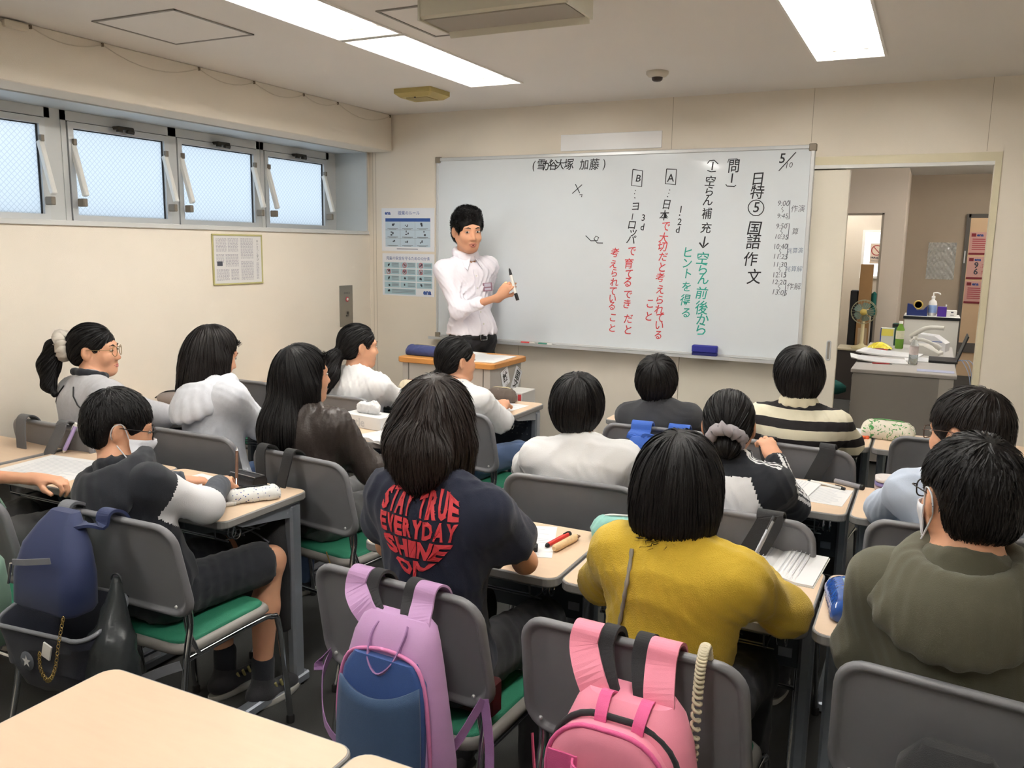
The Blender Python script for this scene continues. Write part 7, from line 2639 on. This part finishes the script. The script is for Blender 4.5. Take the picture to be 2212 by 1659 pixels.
pb = chair_root('plastic_bag', 3, 'dark translucent plastic bag hanging beside the navy backpack', 'bag')
mp_ = mat('dark_plastic_film', (48, 52, 54), .3, alpha=.86)
sdp = SD(); sdp.ell((.115, -.355, .43), (.085, .060, .105), .03); sdp.cone((.11, -.34, .52), (.10, -.31, .66), .05, .012, .05); sdp.disp = folds(5, .005, 120, (1, 1, .2))
sd_obj('film', sdp, .011, mp_, pb)
mb = MB(); mb.tube(arc((.10, -.31, .66), .02, 0, PI, 6), .003, n=5); mb.build('handle', mp_, pb)

# ---- bright blue bag on the charcoal pupil's chair
m_bb = cloth('bright_blue_nylon', (30, 84, 176), .55)
b = chair_root('blue_bag', 8, 'bright blue bag with wide straps over a front row chair back', 'backpack')
stack([(.50, .20, .06, .0, -.325, .025), (.52, .235, .09, .0, -.33, .035), (.64, .23, .085, 0, -.325, .035), (.74, .20, .07, 0, -.318, .03), (.775, .16, .03, 0, -.31, .012)]).build('main_compartment', m_bb, b)
for s, x in ((-1, -.05), (1, .105)):
    mb = MB(); mb.ribbon(strap_over(x, .08, s * .062, .755, -.318), .085, .006, (1, 0, 0)); mb.build('shoulder_strap', m_bb, b)
mb = MB(); mb.ribbon(smooth_path([(-.035, -.322, .772), (-.02, -.335, .790), (.02, -.337, .785), (.04, -.322, .770)], 4), .014, .004, (0, -.5, 1)); mb.build('grab_handle', m_bb, b)


def strap_bag(i, label, m_, xs_, bag=None, w=.05, name='shoulder_bag'):
    b = chair_root(name, i, label, 'bag')
    c0 = bag[0] if bag else 0
    for x, xb in xs_:
        mb = MB(); mb.ribbon(smooth_path([(xb, -.315, .60), ((x + xb) / 2, -.305, .70), (x, -.288, .795), (x, -.278, .822), (x, -.258, .828), (x, -.228, .810), (x, -.206, .765)], 5), w, .005, (1, 0, 0)); mb.build('strap', m_, b)
    W_, z0, z1 = (bag[1], bag[2], bag[3]) if bag else (.26, .22, .62)
    stack([(z0, W_ * .8, .08, c0, -.335, .03), (z0 + .02, W_, .13, c0, -.345, .05), ((z0 + z1) / 2, W_ * 1.02, .14, c0, -.345, .05), (z1 - .04, W_ * .9, .10, c0, -.335, .04), (z1, W_ * .55, .03, c0, -.325, .012)]).build('body', m_, b)
    mb = MB(); mb.tube(smooth_path([(c0 - W_ * .35, -.405, z1 - .10), (c0, -.415, z1 - .07), (c0 + W_ * .35, -.405, z1 - .10)], 5), .003, n=6); mb.build('zip', m_gtr, b)
    return b


m_bn = cloth('black_nylon', (26, 26, 28), .7)
strap_bag(9, 'black bag with two wide straps over the striped polo chair', m_bn, ((-.085, -.02), (.135, .06)), (.02, .26, .24, .60), .055)
strap_bag(6, 'black bag with a folded strap over the track top chair', m_bn, ((.115, .03),), (.0, .26, .24, .62), .07)
strap_bag(4, 'black bag with two short straps over the leather jacket chair', m_bn, ((-.13, -.09), (.005, -.03)), (-.06, .27, .20, .64), .045)
strap_bag(12, 'grey bag with wide straps over the chair by the left wall', cloth('grey_nylon', (88, 88, 90), .7), ((-.10, -.06), (.14, .04)), (-.02, .28, .24, .68), .055)
b = strap_bag(2, 'black bag hanging at the lower right corner chair', m_bn, ((.13, .06),), (-.015, .19, .30, .735), .05)
strap_bag(16, 'mint green crumpled bag on the chair at the left edge', cloth('mint_canvas', (138, 172, 152), .8), ((.18, .23),), (.25, .17, .42, .70), .035, 'tote_bag')
# floral scarf bag on the pale blue pupil's chair
fl = mat('floral_black_cotton', (30, 26, 30), .85)
_nt = fl.node_tree; _v = _nt.nodes.new('ShaderNodeTexVoronoi'); _v.inputs['Scale'].default_value = 70
_t = _nt.nodes.new('ShaderNodeTexCoord'); _nt.links.new(_t.outputs['Object'], _v.inputs['Vector'])
_r = _nt.nodes.new('ShaderNodeValToRGB'); _r.color_ramp.interpolation = 'CONSTANT'
_r.color_ramp.elements[0].color = srgb(196, 120, 122); _r.color_ramp.elements[1].position = .28; _r.color_ramp.elements[1].color = srgb(30, 27, 31)
_nt.links.new(_v.outputs['Distance'], _r.inputs[0]); _nt.links.new(_r.outputs[0], _nt.nodes['Principled BSDF'].inputs['Base Color'])
b = chair_root('floral_bag', 7, 'black floral cloth bag slung over the pale blue shirt chair', 'bag')
sdp = SD(); sdp.cone((-.03, -.262, .815), (-.05, -.31, .72), .045, .055, .03, sq=((0, 1, 0), .4)); sdp.cone((-.05, -.31, .72), (-.06, -.32, .55), .07, .09, .05, sq=((0, 1, 0), .5)); sdp.cone((-.03, -.262, .815), (-.02, -.225, .72), .04, .04, .03, sq=((0, 1, 0), .35)); sdp.disp = folds(8, .004, 120)
sd_obj('cloth', sdp, .009, fl, b)
mb = MB(); mb.tube(smooth_path([(-.055, -.285, .82), (-.065, -.27, .87), (-.05, -.25, .90), (-.035, -.25, .86), (-.03, -.255, .82)], 4), .005, n=6); mb.build('drawstring', m_bn, b)

# charm hanging from the leather-jacket chair
ch = tag(empty('key_charm', (1.295, -2.83, .40)), 'cream key charm on a gold clip hanging below the leather jacket chair', 'charm')
mb = MB(); mb.tube([(-.02, 0, .10), (0, 0, .05), (0, 0, .03)], .0025, n=6); mb.tube([(.008 * math.cos(t), 0, .022 + .010 * math.sin(t)) for t in np.linspace(0, 2 * PI, 9)[:-1]], .0022, n=6, closed=True); mb.build('gold_clip', mat('brass_chain', (176, 150, 92), .3, metal=.9), ch)
mb = MB(); mb.box((-.012, 0, -.055), (.030, .012, .13), rot=(0, .06, 0), bev=.004); mb.box((.012, .004, -.04), (.022, .012, .10), rot=(0, -.05, 0), bev=.004); mb.build('strap_tag', mat('charm_cream', (196, 190, 166), .6), ch)

# ================================================================== THINGS ON THE DESKS
DZ = .70


def book(loc, rz, w, d, lab, open_=False, name='notebook', cat_='notebook', mcover=None):
    b = tag(empty(name, loc, rz), lab, cat_)
    if open_:
        for s in (-1, 1):
            mb = MB(); lp = []
            prof = []
            for i in range(9):
                t = i / 8
                prof.append((s * t * w / 2, .004 + .010 * math.sin(min(1, t * 1.6) * PI) * (1 - t) + .002))
            prof2 = [(x, .0012) for x, z in prof[::-1]]
            mb.loops([[(x, y, z) for x, z in prof + prof2] for y in (-d / 2, d / 2)], smooth=False)
            mb.build('page_block', m_sheet, b)
        mb = MB(); mb.box((0, 0, .0008), (w + .006, d + .006, .0012)); mb.build('cover', mcover or mat('cover_pale', (206, 204, 196), .6), b)
    else:
        mb = MB(); mb.box((0, 0, .003), (w, d, .005), bev=.001); mb.build('page_block', m_sheet, b)
        mb = MB(); mb.box((0, 0, .0004), (w + .004, d + .004, .0006)); mb.build('cover', mcover or mat('cover_pale', (206, 204, 196), .6), b)
    mb = MB(); r_ = random.Random(int(1000 * abs(loc[0] + loc[1])))
    for q in range(int(w / .012) - 4):
        x = -w / 2 + .02 + q * .012
        if open_ and abs(x) < .02:
            continue
        y0, y1 = -d * .40 + r_.random() * d * .15, d * .42
        h_ = .0062 if not open_ else .0175 - abs(abs(x) / (w / 2) - .35) * .011
        mb.add([(x, y0, h_), (x + .002, y0, h_), (x + .002, y1, h_), (x, y1, h_)], [(0, 1, 2, 3)])
    mb.build('handwriting_lines', mat('print_faint', (198, 200, 206), .7), b)['kind'] = 'stuff'
    return b


def pen(loc, rz, lab, m1, m2, L=.14, r=.0048, pitch=0.0, name='pen', cap=True):
    p = tag(empty(name, loc), lab, 'pen')
    p.rotation_euler = (0, -pitch, rz)
    z0 = r if pitch == 0 else 0
    mb = MB(); mb.tube([(-L * .40, 0, z0), (L * .5, 0, z0)], r, n=10); mb.build('barrel', m1, p)
    mb = MB(); mb.tube([(-L * .5, 0, z0), (-L * .46, 0, z0), (-L * .40, 0, z0)], [.001, r * .6, r], n=10); mb.build('tip', m2, p)
    if cap:
        mb = MB(); mb.box((L * .36, 0, z0 + r + .0015), (L * .2, .003, .002)); mb.tube([(L * .44, 0, z0), (L * .53, 0, z0)], r * 1.08, n=10); mb.build('clip', m2, p)
    return p


def pouch(loc, rz, w, d, h, lab, m_, mz, seed=1, pattern=None, name='pencil_case'):
    b = tag(empty(name, loc, rz), lab, 'pencil case')
    sd = SD()
    sd.cone((-w / 2 + h * .45, 0, h * .46), (w / 2 - h * .45, 0, h * .46), h * .5, k=.01, sq=((0, 1, 0), d / h))
    sd.box((0, 0, h * .25), (w / 2, d / 2, h * .25), .012, .02)
    sd.disp = folds(seed, .0022, 190)
    sd.cut((0, 0, -1), (0, 0, .001))
    sd_obj('body', sd, .005, m_, b)
    mb = MB(); mb.ribbon(smooth_path([(-w / 2 + .004, 0, h * .62), (-w * .3, 0, h * .96), (0, .0, h * 1.0), (w * .3, 0, h * .96), (w / 2 - .004, 0, h * .62)], 4), .008, .003, (0, 1, 0)); mb.build('zip', mz, b)
    mb = MB(); mb.box((w / 2 + .002, 0, h * .55), (.006, .006, .018), bev=.002); mb.build('zip_pull', m_chrome, b)
    return b


m_clearp = mat('pen_silver', (170, 172, 176), .25, metal=.6)
m_redp = mat('pen_red', (176, 44, 48), .35)
# heart T-shirt desk
paper_stack('worksheet', (2.04, -2.91, DZ), .35, .21, .26, .0012, 'white worksheet beside the navy heart T-shirt pupil')
e = tag(empty('eraser', (2.116, -2.968, DZ), .4), 'black cased eraser next to the white worksheet', 'eraser')
mb = MB(); mb.box((0, 0, .009), (.022, .030, .018), bev=.003); mb.build('sleeve', m_black, e); mb = MB(); mb.box((0, .017, .009), (.020, .012, .016), bev=.003); mb.build('rubber', m_white, e)
pen((2.147, -2.875, DZ), 1.43, 'chunky red ballpoint lying on the desk of the heart T-shirt pupil', mat('pen_bright_red', (200, 48, 40), .35), m_rub, .13, .0075)
w_ = tag(empty('wooden_pen', (2.180, -2.89, DZ), 1.43), 'beige wood-patterned pen with dark tips beside the red ballpoint', 'pen')
mb = MB(); mb.tube([(-.065, 0, .011), (-.058, 0, .011), (.04, 0, .011), (.055, 0, .011)], [.006, .011, .0115, .010], n=10); mb.build('barrel', mat('pen_wood', (216, 184, 140), .6, var=.25, vscale=70), w_)
for k in range(4):
    mb = MB(); mb.tube([(.05, -.0075 + .005 * k, .013), (.072 - .004 * abs(k - 1.5), -.0085 + .0057 * k, .013)], [.0035, .0018], n=6); mb.build('finger_tip', mat('pen_wood_dark', (120, 84, 60), .6), w_)
# mustard desk
book((2.735, -2.745, DZ), -.06, .235, .235, 'open printed booklet in front of the mustard sweater pupil', True)
pen((2.722, -2.93, .815), 1.15, 'silver and black mechanical pencil held by the mustard sweater pupil', m_clearp, m_black, .15, .0055, .85)
pch = pouch((2.305, -2.765, DZ), .3, .17, .08, .075, 'mint pencil pouch at the shoulder of the mustard sweater pupil', cloth('mint_pouch', (140, 196, 186), .6), mat('zip_white', (220, 222, 220), .5), 4)
# olive desk
m_blv = mat('blue_vinyl', (32, 76, 150), .12, coat=.8)
pc = pouch((2.930, -2.96, DZ), 1.75, .19, .075, .055, 'shiny blue vinyl pencil case beside the olive hoodie', m_blv, cloth('pale_blue_zip', (130, 164, 180), .6), 6)
mb = MB(); mb.box((-.02, -.02, .052), (.045, .030, .003), rot=(.2, 0, 0), bev=.001); mb.build('window_label', m_white, pc)
e = tag(empty('eraser', (3.03, -2.80, DZ), .2), 'small white eraser behind the shiny blue pencil case', 'eraser')
mb = MB(); mb.box((0, 0, .007), (.045, .02, .013), bev=.003); mb.build('rubber', m_white, e); mb = MB(); mb.box((.006, 0, .007), (.028, .0212, .0142), bev=.001); mb.build('sleeve', mat('sleeve_pink', (222, 190, 180), .5), e)
# masked pupil's desk
paper_stack('worksheet', (.865, -2.985, DZ), -.15, .34, .25, .0012, 'white worksheet under the hands of the masked pupil')
pen((1.035, -2.985, .800), -.9, 'brown mechanical pencil held by the masked pupil', mat('pen_brown', (110, 78, 60), .3), m_chrome, .14, .005, -1.15)
gc_ = tag(empty('glasses_case', (.985, -2.885, DZ), -.15), 'black flip-top glasses case on the masked pupil desk', 'case')
mb = MB(); mb.loops([[(x, y, z + .026) for y, z in rrect(.062, .046, .020, 5)] for x in (-.065, .065)]); mb.build('shell', mat('case_black', (30, 30, 33), .4, bump=.2, bscale=300), gc_)
for q in (-.022, .018):
    mb = MB(); mb.box((0, q, .050), (.132, .003, .002)); mb.build('trim_line', m_clearp, gc_)
pl2 = mat('blue_dot_print', (214, 216, 214), .6)
_nt = pl2.node_tree; _v = _nt.nodes.new('ShaderNodeTexVoronoi'); _v.inputs['Scale'].default_value = 95
_t = _nt.nodes.new('ShaderNodeTexCoord'); _nt.links.new(_t.outputs['Object'], _v.inputs['Vector'])
_r = _nt.nodes.new('ShaderNodeValToRGB'); _r.color_ramp.interpolation = 'CONSTANT'; _r.color_ramp.elements[0].color = srgb(88, 100, 150); _r.color_ramp.elements[1].position = .22; _r.color_ramp.elements[1].color = srgb(222, 222, 218)
_nt.links.new(_v.outputs['Distance'], _r.inputs[0]); _nt.links.new(_r.outputs[0], _nt.nodes['Principled BSDF'].inputs['Base Color'])
pouch((1.100, -2.985, DZ), .95, .17, .075, .045, 'white pouch with blue print at the desk edge of the masked pupil', pl2, m_black, 3)
pen((1.075, -3.10, DZ), 1.1, 'white capped pen at the near desk edge of the masked pupil', m_white, m_alu, .09, .007)
# left edge desk
paper_stack('worksheet', (.20, -3.03, DZ), .1, .36, .25, .0012, 'white worksheet under the bare forearm at the left edge')
pen((.045, -2.87, .76), .5, 'lilac gel pen standing tilted over the left edge desk', mat('pen_lilac', (176, 158, 206), .4), m_white, .13, .008, 1.1)
# by the left wall
gp = tag(empty('grey_pouch', (-.30, -1.98, DZ), .15), 'grey zipped pouch with black piping on the left wall desk', 'pencil case')
sd = SD(); sd.ell((0, 0, .045), (.16, .07, .05), .02); sd.cut((0, 0, -1), (0, 0, .001)); sd.disp = folds(3, .003, 40); sd_obj('body', sd, .007, cloth('pouch_grey', (150, 140, 136), .8), gp)
mb = MB(); mb.tube(smooth_path([(-.16, -.02, .045), (-.08, -.035, .085), (0, -.035, .093), (.08, -.035, .085), (.16, -.02, .045)], 5), .0035, n=6); mb.build('piping', m_black, gp)
book((-.02, -2.07, DZ), 0, .22, .25, 'open white notebook beside the pale grey hoodie pupil', True)
# leather jacket desk
tb = tag(empty('tissue_box', (.760, -1.86, DZ), -.12), 'white cardboard tissue box on the leather jacket pupil desk', 'tissue box')
mb = MB(); mb.box((0, 0, .030), (.235, .115, .060), bev=.002); mb.build('carton', mat('tissue_carton', (222, 222, 220), .5), tb)
mb = MB(); mb.loops([[(x, y, z) for x, y in rrect(.13, .035, .017, 6)] for z in (.0600, .0606)]); mb.build('slot', mat('slot_grey', (180, 180, 180), .6), tb)
sd = SD(); sd.ell((-.01, 0, .075), (.062, .020, .030), .02); sd.ell((.025, .004, .092), (.030, .014, .030), .02); sd.ell((-.045, -.004, .090), (.026, .012, .024), .02); sd.disp = folds(12, .006, 260); sd.cut((0, 0, -1), (0, 0, .0600)); sd_obj('tissue', sd, .0055, mat('tissue_white', (232, 232, 232), .9), tb)
mb = MB(); add_text(mb, 'little', Matrix.Translation((-.03, -.0582, .026)) @ Matrix.Rotation(PI / 2, 4, 'X'), size=.055, thin=.001, extrude=.0002); mb.build('lettering', mat('tissue_lettering', (190, 192, 194), .5), tb)
book((1.0, -2.025, DZ), -.35, .30, .20, 'open white notebook beside the tissue box', True)
# front row left
pouch((.46, -1.00, DZ), -.15, .22, .075, .075, 'cream pastel pencil case in the front row beside the lectern', mat('cream_pastel', (224, 212, 184), .6, var=.1, vscale=18), mat('zip_brown', (150, 110, 96), .5), 9)
pen((.60, -1.17, DZ), .1, 'blue pen on the desk before the white sweatshirt ponytail pupil', m_pblue, m_white, .13)
pouch((1.00, -.985, DZ), .1, .16, .06, .08, 'dark pencil case with cream edge on the front row desk by the lectern', cloth('taupe_pouch', (90, 78, 70), .7), mat('zip_cream', (214, 204, 170), .5), 15)
paper_stack('worksheet', (1.075, -1.13, DZ), -.1, .19, .25, .0012, 'white worksheet on the front row desk with the side hooks')
paper_stack('worksheet', (.30, -1.08, DZ), .1, .20, .25, .0012, 'white worksheet beside the cream pastel pencil case')
# charcoal and stripe desks
paper_stack('worksheet', (2.00, -1.00, DZ), .0, .22, .26, .0012, 'white worksheet in front of the charcoal T-shirt pupil')
book((2.715, -.865, DZ), -.1, .20, .24, 'open notebook in front of the striped polo pupil', True)
paper_stack('worksheet', (2.735, -1.02, DZ), -.05, .17, .18, .0012, 'white worksheet at the elbow of the striped polo pupil', lines=False)
e = tag(empty('eraser', (2.79, -.94, DZ), .3), 'small grey eraser beside the orange clip, front row right', 'eraser')
mb = MB(); mb.box((0, 0, .007), (.035, .018, .013), bev=.003); mb.build('rubber', mat('eraser_grey', (196, 192, 186), .7), e); mb = MB(); mb.box((.004, 0, .007), (.02, .019, .014), bev=.001); mb.build('sleeve', mat('eraser_sleeve', (150, 148, 146), .6), e)
oc = tag(empty('orange_clip', (2.832, -.955, DZ), .6), 'orange plastic sharpener beside the leaf-print pencil case', 'sharpener')
mb = MB(); mb.box((-.008, 0, .008), (.024, .014, .015), bev=.004); mb.build('body', mat('orange_plastic', (226, 104, 62), .35), oc); mb = MB(); mb.lathe([(.009, 0), (.009, .012), (.005, .014)], c=(.014, 0, .001), n=10); mb.build('knob', mat('orange_plastic', (226, 104, 62), .35), oc)
lf = mat('leaf_print', (214, 208, 192), .7)
_nt = lf.node_tree; _v = _nt.nodes.new('ShaderNodeTexNoise'); _v.inputs['Scale'].default_value = 34; _v.inputs['Detail'].default_value = 5; _v.inputs['Distortion'].default_value = 2.2
_t = _nt.nodes.new('ShaderNodeTexCoord'); _nt.links.new(_t.outputs['Object'], _v.inputs['Vector'])
_r = _nt.nodes.new('ShaderNodeValToRGB'); _r.color_ramp.elements[0].position = .57; _r.color_ramp.elements[0].color = srgb(216, 210, 194); _r.color_ramp.elements[1].position = .60; _r.color_ramp.elements[1].color = srgb(66, 138, 70)
_nt.links.new(_v.outputs['Fac'], _r.inputs[0]); _nt.links.new(_r.outputs[0], _nt.nodes['Principled BSDF'].inputs['Base Color'])
pouch((2.925, -.90, DZ), -.12, .215, .08, .088, 'cream pencil case with green leaf print, front row right', lf, cloth('zip_green', (70, 150, 70), .6), 17)
# track top desk
book((2.655, -1.945, DZ), -.12, .17, .22, 'open spiral notebook beside the track top pupil', False, 'notebook', 'notebook')
paper_stack('worksheet', (2.775, -1.985, DZ), -.08, .155, .22, .0012, 'white worksheet right of the notebook of the track top pupil')
pen((2.765, -1.865, DZ + .002), -.38, 'white and black pen on the worksheet of the track top pupil', m_white, m_black, .14)
pen((2.835, -1.825, DZ), -.45, 'thick grey marker at the far corner of the track top pupil desk', mat('marker_grey', (132, 130, 136), .5), m_rub, .12, .009)
# pale blue shirt desk
pq = tag(empty('purple_pouch', (3.03, -1.80, DZ), .08), 'stack of purple and cream zipped pouches on the right-hand desk', 'pencil case')
for k, (col, nm) in enumerate((((196, 172, 168), 'tan_pouch'), ((138, 126, 178), 'violet_pouch'), ((214, 206, 204), 'cream_pouch'))):
    mb = MB(); mb.loops([[(x, y, .016 * k + z) for x, y in rrect(.21 - i, .10 - i, .03, 4)] for i, z in ((.012, .001), (0, .004), (0, .013), (.012, .016))]); mb.build(nm, cloth(nm, col, .7), pq)
book((3.09, -1.99, DZ), .1, .20, .16, 'white notebook under the arms of the pale blue shirt pupil', False)
book((3.20, -.93, DZ), .1, .2, .25, 'closed white booklet on the front row desk of the empty chair', False)

# lectern
LZ = lz
pouch((.385, -.79, LZ), -.05, .235, .075, .065, 'navy zipped pencil case on the left of the lectern', cloth('navy_case', (48, 58, 108), .7), mat('zip_khaki', (170, 160, 130), .5), 19)
paper_stack('lesson_papers', (.745, -.70, LZ), .05, .26, .32, .003, 'white lesson papers spread on the right of the lectern')
paper_stack('lesson_papers', (.52, -.62, LZ), -.2, .21, .29, .002, 'white lesson sheet behind the navy case on the lectern', lines=False)
# cards clipped on the lectern side
for (y, z, r_, s_, lab, sz) in ((-.70, .785, .35, '(試)', 'white card hanging by the corner of the lectern side, left of two', (.062, .105)), (-.555, .750, -.55, '(国文)', 'white card tilted on the lectern side, right of two', (.062, .155))):
    c_ = tag(empty('word_card', (lx1 - .030 + .001, y, z)), lab, 'card', 'word cards on the lectern')
    c_.rotation_euler = (r_, 0, 0)
    mb = MB(); mb.box((.0012, 0, 0), (.0016, sz[0] * 1.5, sz[1]), bev=.0005); mb.build('card', m_paper, c_)
    for q, chh in enumerate(s_[1:-1]):
        mb = MB(); add_text(mb, chh, Matrix.Translation((.0024, 0, (len(s_) - 3) * .028 - q * .056)) @ Matrix.Rotation(PI / 2, 4, 'Z') @ Matrix.Rotation(PI / 2, 4, 'X'), size=.060, thin=.0015, extrude=0); mb.build('character', m_black, c_)
    mb = MB()
    for e_ in (-1, 1):
        mb.tube([(.0022, .014 * math.cos(t) * 1.3, e_ * (sz[1] * .5 - .014) + e_ * .008 * math.sin(t)) for t in np.linspace(.3, PI - .3, 6)], .0012, n=4)
    mb.build('bracket_marks', m_black, c_)
# printed carton beside the lectern
bxx = tag(empty('printed_carton', (.970, -.70, 0)), 'tall white carton with blue and red print standing beside the lectern', 'box')
mb = MB(); mb.span((-.060, -.09, 0), (.060, .09, .72), bev=.003); mb.build('carton', mat('carton_white', (206, 204, 200), .6), bxx)
mb = MB(); mb.span((-.050, -.0925, .30), (.025, -.0915, .308)); mb.span((-.050, -.0925, .70), (.025, -.0915, .708)); mb.span((-.050, -.0925, .308), (-.044, -.0915, .70)); mb.span((.035, -.0925, .28), (.055, -.0915, .71)); mb.build('red_print', mat('carton_red', (186, 56, 60), .6), bxx)
for q, chh in enumerate('ライト'):
    mb = MB(); add_text(mb, chh, Matrix.Translation((-.008, -.0925, .64 - q * .115)) @ Matrix.Rotation(PI / 2, 4, 'X'), size=.085, thin=.004, extrude=.0004); mb.build('blue_character', mat('carton_blue_print', (70, 70, 150), .6), bxx)
